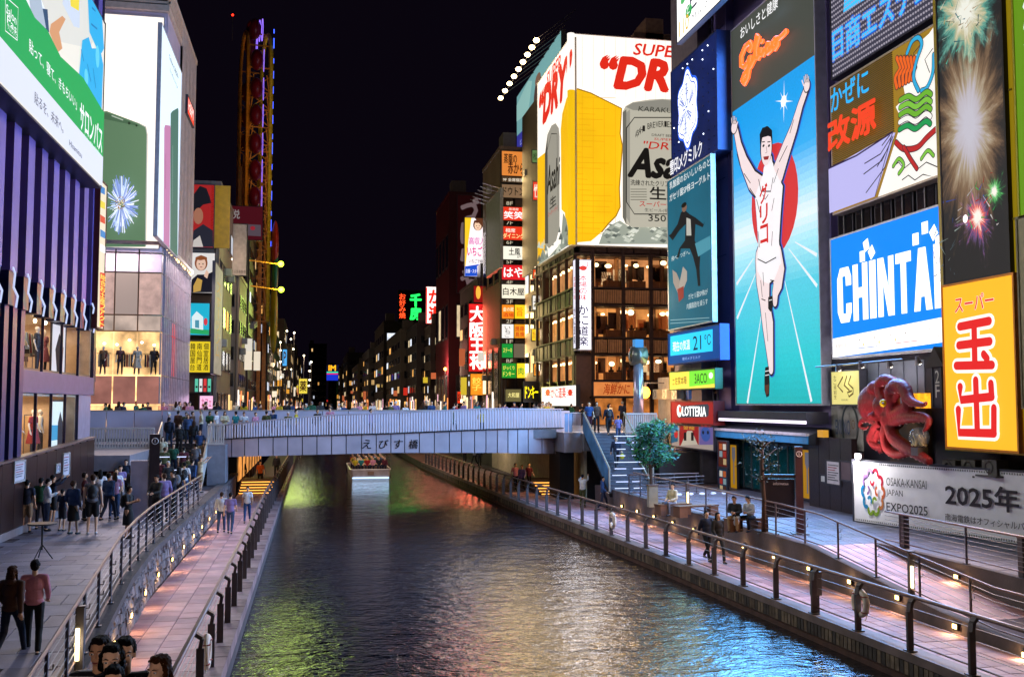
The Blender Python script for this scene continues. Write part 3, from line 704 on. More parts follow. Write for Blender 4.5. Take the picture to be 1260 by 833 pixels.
# ------------------------------------------------------------------ footbridge with the name on its girder
lav = M('b0a2ac', .38, .1, var=.16, scale=.9, bump=.15, bscale=6); fw = M('c2b8c4', .4, var=.06)
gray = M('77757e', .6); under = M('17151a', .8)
br = thing('footbridge', 'pale lavender footbridge with ribbed parapet spanning the canal', 'bridge', (0, 55, 4.4))
def by(px): return 55+max(0, (px-615)/75)**2*1.6+max(0, (330-px)/70)**2*.8
def cv(tab, x):
    for (a, p), (b, q) in zip(tab, tab[1:]):
        if x <= b: return p+(q-p)*(x-a)/(b-a)
    return tab[-1][1]
T_b = [(268, 562.5), (400, 559), (480, 557), (600, 557), (700, 558.5)]
T_p = [(268, 541.5), (330, 538), (480, 534), (600, 529), (700, 527)]
T_t = [(268, 524), (330, 517), (400, 511), (480, 508), (600, 502.5), (700, 503.5)]
def bp_(px, tab): return onY(px, cv(tab, px), by(px))-Vector((0, 55, 4.4))
xs = [270, 285, 301, 318, 336, 354, 372, 390, 408, 426, 445, 463, 481, 498, 516, 534.5, 553, 568, 584, 598, 612, 625, 637, 650, 667, 682, 692]
for a, b_ in zip(xs, xs[1:]):
    q = [bp_(a, T_b), bp_(b_, T_b), bp_(b_, T_p), bp_(a, T_p)]; g = Vector((.025, 0, 0))
    q = [q[0]+g, q[1]-g, q[2]-g, q[3]+g]; bk = Vector((0, .12, 0)); r = [p+bk for p in q]
    MB().add(q+r, [(0, 1, 2, 3), (7, 6, 5, 4), (0, 3, 7, 4), (1, 5, 6, 2), (0, 4, 5, 1), (3, 2, 6, 7)], lav).build('girder_panel', br)
b = MB(); tp = MB(); ft = MB()
for a, b_ in zip(xs, xs[1:]):
    q = [bp_(a, T_b), bp_(b_, T_b), bp_(b_, T_p), bp_(a, T_p)]
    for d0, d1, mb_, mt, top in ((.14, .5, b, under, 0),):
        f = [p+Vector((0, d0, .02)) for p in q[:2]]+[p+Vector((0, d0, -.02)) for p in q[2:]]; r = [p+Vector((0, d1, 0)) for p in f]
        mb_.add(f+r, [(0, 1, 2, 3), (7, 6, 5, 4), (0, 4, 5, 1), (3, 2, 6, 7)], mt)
    b.beam(bp_(a, T_t)+Vector((0, .1, .0)), bp_(b_, T_t)+Vector((0, .1, .0)), .22, .06, lav)
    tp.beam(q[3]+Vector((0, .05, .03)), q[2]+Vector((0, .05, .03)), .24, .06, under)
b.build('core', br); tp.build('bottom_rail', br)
n_ = 126
for i in range(n_+1):
    px = 269+(690-269)*i/n_; lo = bp_(px, T_p)+Vector((0, .05, .06)); hi = bp_(px, T_t)+Vector((0, .1, -.03))
    ft.beam(lo, hi, .065, .16, fw)
ft.build('parapet_fins', br, kind='stuff')
dk = MB(); dk.box(-13.5, 16.5, 1.2, 4.0, -.55, -.7+.1, gray); dk.box(-26, 24, 4.9, 18, -1.3, -.0, gray)
L0 = bp_(270, T_p).z; L1 = bp_(690, T_p).z
dk.add([(-4.9, .5, L0), (13.6, .5, L1), (13.6, 4.9, L1), (-4.9, 4.9, L0), (-4.9, .5, L0-.5), (13.6, .5, L1-.5), (13.6, 4.9, L1-.5), (-4.9, 4.9, L0-.5)], [(0, 1, 2, 3), (7, 6, 5, 4), (0, 4, 5, 1), (1, 5, 6, 2), (2, 6, 7, 3), (3, 7, 4, 0)], gray)
dk.build('deck', br)
pw = M('beb4c4', .3, .15, var=.12, scale=.5)
i = 0; x = -16.
while x < 14.2:
    MB().box(x+.02, x+1.48, 4.75, 4.87, -.35, 1.18-.0, pw).build('parapet_panel', br); x += 1.5
MB().box(-16, 14.2, 4.73, 4.95, 1.18, 1.25, M('b5a9a4', .3, .4)).build('handrail', br)
x = -16.
b = MB()
while x < 14.2: b.box(x-.02, x+.02, 17.2, 17.3, 0, 1.1, steel); x += .5
b.box(-16, 14.2, 17.15, 17.35, 1.1, 1.16, steel).build('far_parapet', br, kind='stuff')
# name on the girder
bd = Board('bridge_name', 'black cursive name lettering fixed to the lavender bridge girder', 'Y', 54.985, (440, 538), (440, 556), 525, back=False, cat='lettering')
for ch, px in (('え', 445.5), ('び', 465.5), ('す', 483.5), ('橋', 502.5)): bd.text(ch, px, 541, 552, px+11, M('0a0a0e', .4), bold=.012, shear=.15)
bd.fin()
# abutments, landing and soffits
lt = thing('bridge_abutment', 'light panelled landing box joining the bridge and the right-hand stairs', 'abutment', (13.7, 55, 0))
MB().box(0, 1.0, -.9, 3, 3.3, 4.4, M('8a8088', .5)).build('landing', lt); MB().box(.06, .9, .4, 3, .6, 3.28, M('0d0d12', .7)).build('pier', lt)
for k in range(2): MB().box(.02+k*.24, .22+k*.24, -.95, -.91, 4.43, 5.5, M('6f8fb0', .3, .3)).build('glass_panel', lt)
b = MB()
for k in range(7): b.box(.52+k*.07, .545+k*.07, -.93, -.89, 4.43, 5.45, fw)
b.box(0, 1.0, -.95, -.86, 5.47, 5.53, M('b5a9a4', .3, .4)); b.build('baluster', lt, kind='stuff')
def stair(label, x0, x1, y0, y1, z0, z1, n, side, lights=True, slope_lab=''):
    """rises from (y0,z0) to (y1,z1)"""
    t = thing('staircase', label, 'stairs', (x0, y0, z0)); w = x1-x0; dy = (y1-y0)/n; dz = (z1-z0)/n
    st = M('4b4a52', .5, var=.2, bump=.3); me_ = MB().box(0, w, 0, dy+.02, -.1, dz, st).mesh('step')
    nl = E('cfd8ff', 1.7); rr = random.Random(n)
    for k in range(n):
        link('step', me_, t, (0, k*dy, k*dz))
        if lights and k % 2 == (0 if n > 15 else 1) and (n > 15 or k % 4 == 1):
            for a, b_ in ((.12, .42), (.52, .8)):
                a += rr.uniform(-.06, .06); b_ += rr.uniform(-.06, .06)
                MB().box(w*a, w*b_, -.012, 0, k*dz+dz-.05, k*dz+dz-.015, nl).build('nosing_light', t)
    for sx in (0, 1):
        X = w*sx+(-.06 if sx == 0 else .06); pnl = side[sx]
        v = [(-.15, 0), (y1-y0+.1, z1-z0+.1), (y1-y0+.1, z1-z0+1.1), (.05, 1.1), (-.15, 1.1)] if pnl else [(-.15, -.1), (y1-y0, z1-z0-.2), (y1-y0, z1-z0+.12), (-.15, .25)]
        mt = pnl or M('8d877c', .5, .2)
        q = [(X-.03, a, b_) for a, b_ in v]+[(X+.03, a, b_) for a, b_ in v]; nn = len(v)
        MB().add(q, [tuple(range(nn)), tuple(range(2*nn-1, nn-1, -1))]+[(i, nn+i, nn+(i+1) % nn, (i+1) % nn) for i in range(nn)], mt).build('side_panel' if pnl else 'stringer', t)
        MB().tube([(X, -.15, .0), (X, -.15, 1.15), (X, y1-y0, z1-z0+1.12)], .05, M('b5aa98', .35, .5), 8).build('handrail', t)
        if not pnl:
            b = MB()
            for k in range(16):
                y = (y1-y0)*k/15; z = (z1-z0)*k/15; b.tube([(X, y, z+.1), (X, y, z+1.1)], .014, M('b0a894', .4, .5), 5)
            b.build('baluster', t, kind='stuff')
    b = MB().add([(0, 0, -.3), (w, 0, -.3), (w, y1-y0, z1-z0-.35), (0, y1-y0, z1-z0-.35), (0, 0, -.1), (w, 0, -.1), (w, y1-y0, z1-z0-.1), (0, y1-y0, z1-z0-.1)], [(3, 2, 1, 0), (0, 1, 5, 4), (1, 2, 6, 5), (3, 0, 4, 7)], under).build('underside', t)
    return t
stair('grey staircase with blue-lit side panel climbing to the bridge beside the small green tree', 14.75, 16.95, 48.9, 53.6, ZR, 4.4, 17, (E('3d6a9c', .35, var=.5, scale=1.2), None))
stair('crowded grey staircase between pale rails climbing from the left promenade to the bridge', -7.9, -5.5, 52, 56, 1.8, 3.9, 13, (M('b9b2ac', .5), M('b9b2ac', .5)))
structure('bridge_approach', MB().box(14.7, 19.0, 53.6, 60, 3.4, 4.37, gray).box(-26, -4.9, 56, 59.9, 3.2, 3.88, gray).box(-26, -8.1, 47.5, 56, 3.0, 3.7, gray).box(-5.4, -4.5, 54, 56, 1.8, 3.88, gray))
structure('quay', MB().box(-40, -4.5, 62, 150, 1.9, 4.36, M('2c2a2e')).box(15.25, 45, 62, 150, -.3, 4.36, M('3a3434', .7)).box(-40, -13, 54, 62, -.3, 3.2, M('3c3433', .7)).box(19, 45, 53.4, 62, -.4, 3.3, M('3c3433', .7)))
# balustrades on the left
def balustrade(label, p, q, h=1., n=20):
    t = thing('balustrade', label, 'balustrade', p); d = Vector(q)-Vector(p); b = MB(); mm = M('b3a7a0', .5)
    for i in range(n+1): c = d*i/n; b.box(c.x-.035, c.x+.035, c.y-.035, c.y+.035, c.z+.08, c.z+h-.05, mm)
    b.build('baluster', t, kind='stuff'); MB().beam((0, 0, h), d+Vector((0, 0, h)), .14, .1, mm).build('handrail', t); MB().beam((0, 0, .06), d+Vector((0, 0, .06)), .12, .08, mm).build('base_rail', t); return t
balustrade('pale balustrade on the landing left of the crowded stairs', (-12.6, 54.0, 3.7), (-8.05, 54.0, 3.7), 1.05, 34)
balustrade('pale balustrade beside the top of the crowded stairs next to the bridge girder', (-5.4, 54.0, 3.88), (-4.6, 54.0, 3.88), 1.05, 7)
balustrade('pale balustrade at the top of the blue-lit stairs', (17.1, 53.5, 4.4), (18.9, 53.5, 4.4), 1.05, 16)
# ------------------------------------------------------------------ brown terrace wall on the left
tw = thing('terrace_wall', 'dark brown panelled terrace wall with pasted notices beside the left promenade', 'wall', (-9.3, 20, 1.8))
brm = M('2b1917', .3, .1, var=.25); i = 0
tops = [(0, 2.0), (10, 2.25), (26.2, 2.7)]
y = 0.
while y < 26:
    z = cv(tops, y+.5); MB().box(-.08, 0, y+.01, y+1.29, .25, z, brm).build('panel', tw); y += 1.3
MB().beam((-.1, 0, 2.05), (-.1, 26, 2.76), .32, .07, M('5c4a48', .4)).build('coping', tw); MB().box(-.4, -.1, 0, 26, 0, 1.99, brm).box(-.4, .04, 0, 26, 0, .25, M('85787a', .6)).build('plinth', tw)
for px, yt, yb, pr, lab in ((18, 570, 592, 30, 'white notice with small red and blue print on the brown terrace wall'), (78, 560, 585, 85, 'tall white notice pasted near the end of the brown wall'), (69, 573, 580, 73, 'tiny white slip pasted between two notices')):
    bd = Board('notice', lab, 'L', -9.28, (px, yt), (px, yb), pr, depth=.02, cat='notice', frame='9a9a9a'); w_, h_ = bd.w, bd.h
    bd.rect(0, 0, w_, h_, M('b8b4bc', .6, var=.05))
    for k in range(6 if w_ > .2 else 2): bd.rect(.1*w_, h_*(.85-.13*k), w_*(.85-(k % 3)*.1), h_*(.9-.13*k), M(('8c2430', '3a3a50', '3a3a50')[k % 3], .6))
    bd.fin()
# ------------------------------------------------------------------ clothing store with purple fins
XL1 = -9.5; ST = 3.95
cs = thing('clothing_store', 'dark store building with tall purple fins and bright two-storey shop windows', 'building', (XL1, 0, 0))
wallm = M('141634', .35, .2, var=.2); finm = M('64529a', .4, .15, var=.18, scale=.7); navy = M('0d1440', .3, .3)
def Lz(px, py, X=XL1): q = onX(px, py, X); return q.y, q.z
ya, zt = Lz(29, 366); yb, zt2 = Lz(121, 408); _, zb0 = Lz(32, 455); _, zb1 = Lz(32, 483); _, zg = Lz(29, 561); yc, _ = Lz(94, 520)
ztop = zt; YE = 46.8
b = MB(); D = -12
b.box(D, -.35, 5, YE, ztop+.0, 42, wallm).box(D, -.02, 5, ya-.25, ST, ztop, wallm).box(D, D+.3, ya, YE, ST-1, ztop, wallm).box(D, 0, 5, YE, ST-2.5, ST, M('3c3844', .5)).box(D, -.02, YE-.35, YE, zb1, 42, wallm)
b.build('wall', cs)
MB().box(-4.5, 0, ya-.25, YE-.35, zb1, zb0, M('57577c', .35, .3)).build('band', cs)
MB().box(-.12, .06, ya-.3, YE, ztop-.12, ztop+.12, M('8a80a0', .35, .4)).build('cornice', cs)
# ribs of the lower solid wall
y = 14.
while y < ya-.3: MB().box(0, .14, y, y+.45, ST, ztop, M('202a5c', .35, .2)).build('rib', cs); y += .9
f0 = MB().box(-.3, .3, -.05, .70, 0, 20, finm).mesh('fin'); f1 = MB().box(-.25, .26, 0, .62, -1.05, 0, navy).mesh('fin_foot')
sq = MB().tube([(.34, .1, .1), (.42, .05, -.1), (.32, .3, -.5), (.38, .55, -.75), (.32, .6, -1.1)], .035, E('b8c4e8', 1.2), 6).mesh('wave_lamp')
for k in range(20):
    y = 13.6+1.6*k; z = 10.1
    link('fin', f0, cs, (0, y, z)); q = link('fin_foot', f1, cs, (0, y, z)); link('wave_lamp', sq, q)
# shop interiors
wi = E('ffe2b4', 1.5, var=.6, scale=1.1); flr = M('a08060', .35)
def shop(z0, z1, ys, ye, seed, back=-4.4):
    t = link('shop_interior', None, cs); b = MB()
    b.box(back, -.15, ys, ye, z0, z0+.08, flr); b.box(back, -.15, ys, ye, z1-.08, z1, M('d8c8b0', .5)); b.box(back, back+.1, ys, ye, z0+.08, z1-.08, wi); b.box(back, -.15, ye-.1, ye, z0+.08, z1-.08, M('c8a888')); b.box(back, -.15, ys, ys+.1, z0+.08, z1-.08, M('c8a888'))
    b.build('room', t)
    r = random.Random(seed); hm = [M(c, .8) for c in ('a82a2a', 'c8a070', '2c2c30', 'b8b0a0', '5a2a3a', '7a8a9a')]
    y = ys+.6
    b = MB()
    while y < ye-.8:
        rx_ = r.uniform(-3., -1.2); hh = z0+1.6 if z1-z0 > 2.2 else z0+1.3
        b.tube([(rx_, y, hh), (rx_, y+1., hh)], .02, steel, 5); b.tube([(rx_, y, z0), (rx_, y, hh)], .02, steel, 5); b.tube([(rx_, y+1, z0), (rx_, y+1, hh)], .02, steel, 5)
        for k in range(8):
            mm = hm[r.randrange(6)]; yy = y+.08+k*.11; hb = r.uniform(.6, 1.0)
            b.add([(rx_-.2, yy, hh-.05), (rx_+.2, yy, hh-.05), (rx_+.28, yy+.02, hh-hb), (rx_-.26, yy+.02, hh-hb), (rx_-.2, yy+.06, hh-.05), (rx_+.2, yy+.06, hh-.05), (rx_+.28, yy+.08, hh-hb), (rx_-.26, yy+.08, hh-hb)], [(0, 3, 2, 1), (4, 5, 6, 7), (0, 1, 5, 4), (1, 2, 6, 5), (2, 3, 7, 6), (3, 0, 4, 7)], mm)
        y += r.uniform(1.5, 2.)
    b.build('clothes_rack', t)
    for k in range(6):
        y = ys+.9+k*(ye-ys-1.4)/6+r.uniform(-.3, .3); kk = ('tee', 'dress', 'jacket')[k % 3]; mq = link('mannequin', None, cs, (-1.05+r.uniform(-.3, .1), y, z0+.1), rad(90+r.uniform(-30, 30))); cc = ('8c2020', 'c8c0b0', '20304c', 'c8a068', '303034', 'a05868')[(k+seed) % 6]
        for nm, me_ in (('figure', body_mesh('relax')), ('garment', cloth_mesh(kk, 'relax')), ('trousers', cloth_mesh('trousers', 'relax'))): o_ = link(nm, me_, mq); slot(o_, M({'figure': 'd8d0c8', 'garment': cc, 'trousers': '30303c'}[nm], .7))
    for k in range(int((ye-ys)/.9)):
        MB().ell((r.uniform(-3, -1), ys+.4+k*.9, z1-.25), (.07, .07, .09), E('fff0c8', 9), 8, 6).build('spotlight', t)
    lamp(t, (-1.8, (ys+ye)/2, z1-.3), 220, (1, .8, .55), 2., 'AREA', (0, 0, 0), ye-ys-1, 'shop_light')
shop(zb0+.02, ztop-.02, ya-.2, YE-.4, 1); shop(ST+.02, zb1-.02, ya-.2, yc+.4, 2)
b = MB().box(-4.4, -.1, yc+.4, YE-.35, ST, zb1, M('8a7f8e', .4)); b.build('wall', cs)
for z0, z1, e in ((zb0, ztop-.12, YE-.36), (ST, zb1, yc+.4)):
    n_ = 4
    for k in range(n_):
        y0 = ya+(e-ya)*k/n_; y1 = ya+(e-ya)*(k+1)/n_
        MB().box(-.08, -.06, y0+.03, y1-.03, z0+.03, z1-.03, GLASS('302018', .10)).build('window_pane', cs); MB().box(-.12, -.02, y1-.03, y1+.03, z0, z1, navy).build('mullion', cs)
# posters inside the window
def facepic(bd, cx, cy, r, skin, hair, top, hairstyle=0):
    """plain portrait printed on a board"""
    bd.ell(cx, cy-.15*r, r*1.05, r*1.25, hair); bd.ell(cx, cy, r*.78, r*1.05, skin)
    bd.poly([(cx-1.0*r, cy-.3*r), (cx-.9*r, cy-1.1*r), (cx, cy-1.45*r), (cx+.95*r, cy-1.1*r), (cx+1.0*r, cy-.2*r), (cx+.6*r, cy-.75*r), (cx-.1*r, cy-.6*r), (cx-.6*r, cy-.7*r)], hair)
    for s in (-1, 1): bd.ell(cx+s*.3*r, cy, .11*r, .09*r, '201814')
    bd.ell(cx, cy+.5*r, .2*r, .07*r, 'a04848')
bd = Board('poster', 'tall bright fashion poster of a person inside the upper shop window', 'L', XL1-.6, (97, 425), (97, 466), 117, depth=.04, cat='poster', strength=1.1, face=E('f4ece0', 1.1))
bd.poly([(101, 466), (102, 445), (106, 440), (112, 442), (114, 466)], '3a3428'); bd.poly([(104, 452), (105, 447), (111, 447), (112, 452)], 'c8c0a0'); facepic(bd, 108, 434, 4, 'e0b090', '6a4020', 0); bd.fin()
bd = Board('poster', 'blue and white sea-view poster inside the lower shop window', 'L', XL1-.6, (63, 494), (63, 551), 79, depth=.04, cat='poster', strength=1.1, face=E('d8ecf4', 1.2))
bd.poly([(63, 523), (79, 523), (79, 540), (63, 542)], '48a0d0'); bd.poly([(70, 551), (71, 520), (74, 506), (77, 520), (78, 551)], '3a3a44'); bd.fin()
bd = Board('poster', 'white poster strip with a standing figure in the upper shop window', 'L', XL1-.5, (64, 398), (64, 462), 80, depth=.04, cat='poster', strength=.9, face=E('e8e4ea', 1.))
bd.poly([(70, 462), (68, 430), (73, 410), (78, 428), (76, 462)], '2a2830'); bd.fin()
# the big plaster advertisement
bd = Board('billboard', 'huge green and white slanting billboard of a pain-relief plaster on the finned store', 'L', XL1+.9, (-70, -330), (-70, 33), 134, depth=.9, cat='billboard', frame='252536', face=E('e8e0d0', 1.), strength=1.)
WH = 'f4f4f2'
bd.poly([(-70, -330), (127.5, -300), (127.5, 20), (110, 60), (-70, 20)], 'd8d4c8')
bd.poly([(-70, -60), (35, -40), (60, 25), (35, 20), (-70, -20)], 'e8ecf0'); bd.poly([(45, 10), (58, 12), (60, 40), (52, 42)], '284868')
bd.poly([(34, -10), (48, -10), (56, 35), (50, 42), (38, 20)], 'a8b4c0'); bd.poly([(60, 40), (62, 30), (76, 20), (80, 24), (72, 40), (76, 60), (70, 65)], 'd09468')
bd.poly([(78, -20), (98, -20), (97, 35), (90, 33), (76, 5)], 'c8d0dc'); bd.poly([(85, -5), (97, -5), (96, 14), (86, 8)], 'e8d040')
cy_ = '28a8d8'
bd.poly([(108, -60), (127, -60), (127, 60), (124, 66), (118, 60), (109, 40)], cy_); bd.poly([(100, 50), (108, 46), (112, 60), (122, 60), (126, 80), (124, 134), (108, 125), (97, 108), (96, 92)], cy_)
for q in ([(112, 10), (116, 14)], [(111, 30), (118, 36)], [(106, 80), (110, 100)], [(113, 85), (116, 108)], [(98, 62), (101, 75)]): bd.stroke(q, 2.4, '1476b0')
bd.ell(118, 70, 2.5, 14, '60c8ec'); bd.ell(104, 95, 2.5, 10, '60c8ec')
bd.poly([(-70, -165), (0, -65), (25, -8), (40, 22), (56, 38), (72, 70), (100, 96), (124, 136), (127.5, 140), (127.5, 197), (0, 49), (-70, -32)], '16a050')
bd.poly([(-70, -32), (0, 49), (122.3, 191), (127.5, 197), (129, 240), (-70, 36)], 'd8dae4')
bd.text('貼って、寝て、きもちいい」', 33, 47, 64, 94, WH, bold=.02, shear=-.1); bd.text('サロンパス', 96, 124, 158, 124, WH, bold=.05); bd.text('貼るを、未来へ。', 39, 112, 127, 76, '585c70', bold=.01)
bd.text('肩こり・腰痛・筋肉痛に', 100, 164, 169, 121, 'c8ecd4'); bd.text('Hisamitsu', 82, 172, 179, 98, '3a4468', bold=.01)
bd.stroke([(2, -4), (2, 38), (17, 50), (18, 10), (2, -4)], 1.5, WH, r=False); bd.text('Salon', 3, 4, 16, 16, WH, bold=.01); bd.text('Pas', 4, 18, 28, 16, WH, bold=.01); bd.text('サロンパス', 4, 27, 35, 17, WH)
bd.fin(2400, (.8, .9, .75))
# vertical strip sign at the store's corner
bd = Board('vertical_sign', 'narrow red and yellow vertical sign on the corner of the finned store', 'L', XL1+.5, (123.5, 222), (121.5, 403), 129, depth=.2, cat='sign', strength=1.2, face=E('e8d8b8', 1.), frame='4a1818')
for k in range(5): bd.poly([(123, 228+k*18), (129, 232+k*18), (129, 240+k*18), (123, 237+k*18)], ('3878b0', 'd8c040', 'c84830', '3878b0', 'f0f0f0')[k])
bd.poly([(122.5, 335), (129, 337), (129, 403), (122, 403)], 'c83020'); bd.text('総合お土産ファクト', 123, 336, 402, 128.5, 'ffe060', vert=True, bold=.01); bd.fin()
# ------------------------------------------------------------------ corner building with white screens
sb = thing('corner_building', 'pale corner building with tall lit screens, slatted crown and glass shop floors', 'building', (-9, 62, 4.36))
pale = M('c4aebc', .4, .1, var=.1, scale=.6); pbr = M('ccae9c', .45, .1); o = Vector((-9, 62, 4.36))
def R2(px, py): q = onX(px, py, -9); return q.y-62, q.z-4.36
def F2(px, py): q = onY(px, py, 62); return q.x+9, q.z-4.36
z300 = F2(197, 302)[1]; z500 = F2(150, 503)[1]; ztp = F2(190, 22)[1]; L2 = onX(239, 92, -9).y-62; ZC = onX(239, 80, -9).z-4.36
zb = R2(222, 325)[1]
b = MB().box(-14, -1.2, 1.2, L2-.4, 0, z300, M('6a5a50', .6)).box(-14, 0, 0, L2, z300, ztp+.3, pale).build('wall', sb)
# slatted crown
cr = MB()
cr.box(-14, .12, -.35, L2, ztp+.32, ztp+.7, pbr).box(.0, .06, -.35, L2, ztp+.7, ZC, pbr).box(-14, .2, -.4, L2+.05, ZC, ZC+.35, pbr)
k = 0
while ztp+.8+k*.26 < ZC:
    cr.box(-14, .2, -.34, -.2, ztp+.8+k*.26, ztp+.93+k*.26, pbr); cr.box(.06, .16, -.34, L2*.55, ztp+.8+k*.26, ztp+.93+k*.26, pbr); k += 1
cr.build('crown_slat', sb, kind='stuff'); MB().box(-14, -.05, -.1, 0, ztp+.7, ZC, M('1c1412')).build('crown', sb)
for k in range(44): MB().box(.02, .16, L2*.42+(L2*.58)*k/44, L2*.42+(L2*.58)*k/44+.07, F2(197, 302)[1]+.2, F2(190, 22)[1]+.3, pbr).build('slat', sb)
# glazed floors: panel grid on both faces
def panels(x0, x1, zs, plane, cols, mats, ex=.05):
    for j, (za, zb_) in enumerate(zip(zs, zs[1:])):
        for i in range(cols):
            a = x0+(x1-x0)*i/cols; b_ = x0+(x1-x0)*(i+1)/cols; mt = mats[j][i % len(mats[j])]
            if plane == 'F': MB().box(a+ex, b_-ex, -.02, .04, za+ex, zb_-ex, mt).build('panel', sb)
            else: MB().box(-.04, .02, a+ex, b_-ex, za+ex, zb_-ex, mt).build('panel', sb)
zs = [0, F2(190, 498)[1], F2(190, 462)[1], F2(190, 408)[1], F2(190, 388)[1], F2(190, 336)[1], F2(190, 312)[1], z300]; zs = sorted(zs)
shopE = E('f8c484', 1.7, var=.7, scale=1.1); cur = E('d0aca0', .75, var=.3, scale=2); stone = M('e4ccd6', .5, var=.1); posE = E('c8b0a0', .75, var=.5, scale=.8); gls = GLASS('30241c', .22)
panels(-6.6, 0, zs, 'F', 5, [[GLASS('402c18', .12)], [E('c88474', .55, var=.4, scale=.8)], [GLASS('402c18', .15)], [posE], [cur, E('c8b0a4', .55)], [stone], [stone]], .045)  # salmon row glows: the light on those panels is put into them
MB().box(-6.6, -.02, .5, .7, 0, zs[3], shopE).build('shop_glow', sb)
b = MB(); r = random.Random(5)
for k in range(9):
    MB().ell((-6+k*.7, .3, zs[3]-.5-r.random()*.3), (.09, .09, .07), E('fff0d0', 8), 8, 6).build('pendant_lamp', sb)
for k in range(5):
    x = -6.2+k*1.3; b.tube([(x, .3, zs[2]+1.3), (x+.8, .3, zs[2]+1.3)], .02, dark, 5)
    for j in range(5): b.box(x+.08+j*.13, x+.17+j*.13, .25, .4, zs[2]+.5, zs[2]+1.25, M(('2a2430', '8a2830', 'c8b090', '4a4038')[(k+j) % 4], .8))
b.build('clothes_rack', sb)
for k in range(7):
    mq = link('mannequin', None, sb, (-6.1+k*.95, .35, zs[2]+.02), rad((k*37) % 50-25))
    for nm, me_ in (('figure', body_mesh('relax')), ('garment', cloth_mesh(('jacket', 'tee', 'dress')[k % 3], 'relax')), ('trousers', cloth_mesh('jeans', 'relax'))): o_ = link(nm, me_, mq); slot(o_, M({'figure': 'c8c0b8', 'garment': ('5a2a30', 'b8b0a0', '283040', '806048')[k % 4], 'trousers': '242430'}[nm], .7))
r = random.Random(9); dm = M('8c8c98', .3, .4); cols = 16
rowm = [[dm, shopE, dm], [E('d89878', .5), dm, dm], [dm, E('c8c0b0', .5), dm, dm], [dm], [dm, cur, dm, E('b0a088', .35)], [dm], [dm]]
zsr = zs
for j, (za, zb_) in enumerate(zip(zsr, zsr[1:])):
    for i in range(cols):
        a = L2*i/cols; b_ = L2*(i+1)/cols
        MB().box(-.06, -.02, a+.04, b_-.04, za+.05, zb_-.05, rowm[j][r.randrange(len(rowm[j]))] if j else E('e0a070', .7, var=.5)).build('panel', sb)
        MB().box(-.02, .10, b_-.04, b_+.04, za+.02, zb_-.02, M('a89ca8', .35, .5)).build('mullion', sb)
MB().box(-.05, .02, 4.6, 6.4, zs[2]+.1, zs[4]-.1, E('e02818', 1.)).build('red_screen', sb)
y = 1.
while y < L2: MB().box(.02, .12, y, y+.12, zs[-1]-.12, zs[-1]-.02, E('ffd890', 6)).build('eave_lamp', sb); y += 1.1
MB().box(-6.7, .25, -.25, L2, z300-.02, z300+.2, M('b0a0a0', .3, .5)).build('ledge', sb)
for k in range(24):
    y = L2*.42+(L2*.58)*k/24; MB().box(0, .18, y, y+.09, z300+.2, ZC, pbr).build('slat', sb)
lamp(sb, (-3.3, -1.2, z300-.1), 350, (1, .86, .84), 6, 'AREA', (rad(-12), 0, 0), 1.2, 'eave_light'); lamp(sb, (1.3, L2/2, z300-.1), 800, (1, .82, .75), 1.4, 'AREA', (0, rad(-12), 0), L2*.9, 'eave_light')
bd = Board('screen', 'bright white advertising screen with a green phone and a dandelion clock', 'Y', 61.88, (124, 17), (124, 304), 198.5, depth=.1, cat='screen', frame='c8bcc0', face=E('fff4e4', 1.25), strength=1.)
bd.poly([(124, 138), (131, 137), (172, 152), (180, 156), (182, 166), (180, 304), (124, 304)], 'b8bcb8'); bd.poly([(124, 138), (131, 137), (170, 152), (179, 157), (180.5, 166), (178.5, 304), (124, 304)], '5c7c5e')
bd.poly([(124, 141), (131, 139), (168, 153), (172, 156), (124, 146)], '48664c'); bd.stroke([(138, 143), (151, 148)], 1.4, 'a8b8a8'); bd.ell(159, 152, 1.6, 1.8, '283828'); bd.ell(168, 155, 1.2, 1.4, '283828')
r = random.Random(4)
for k in range(190):
    a = r.uniform(0, 6.283); q = r.uniform(.45, 1)
    cx, cyy = 151.5, 254; bd.stroke([(cx+23*q*.25*cos(a), cyy+38*q*.25*sin(a)), (cx+21*q*cos(a), cyy+37*q*sin(a))], r.uniform(.7, 1.3), ('c8dcf4', '90a8e0', 'eef4ff', '7890d0')[k % 4], r=False)
for k in range(60):
    a = r.uniform(0, 6.283); q = r.uniform(0, 1)**.5; bd.ell(151.5+6*q*cos(a), 254+9*q*sin(a), .6, .8, ('a87848', 'e8d8b0', '705030')[k % 3], n=8)
bd.fin(3800, (1, .82, .85))
bd = Board('screen', 'bluish white side screen with pink and green phones round the corner', 'L', -8.75, (199, 30), (199, 296), 222, depth=.2, cat='screen', frame='c8bcc0', face=E('dcecf6', 1.15), strength=1.)
bd.poly([(202, 158), (203, 154), (209.5, 155), (210, 160), (208.5, 308), (201, 300)], 'c080a8'); bd.poly([(209.8, 140), (212, 137), (219, 133), (219.5, 137), (218, 324), (209, 312)], '4c7468')
bd.text('Galaxy S8|S8+', 208, 66, 74, 220, '506070', bold=.01); bd.text('Infinity', 209, 84, 90, 219, '8090a0'); bd.stroke([(203.5, 190), (203.2, 232)], 1.5, '782850'); bd.stroke([(212, 180), (211.8, 250)], 1.2, 'a8c8c0'); bd.fin(2600, (1, .85, .95))
bd = Board('sign', 'small glowing red sign high on the corner building', 'L', -8.7, (231, 118), (231, 140), 239, depth=.15, face=E('e84830', 1.3), strength=1.4); bd.text('H&M', 232, 121, 136, 238, 'ffd8d0', bold=.02, shear=.2); bd.fin()

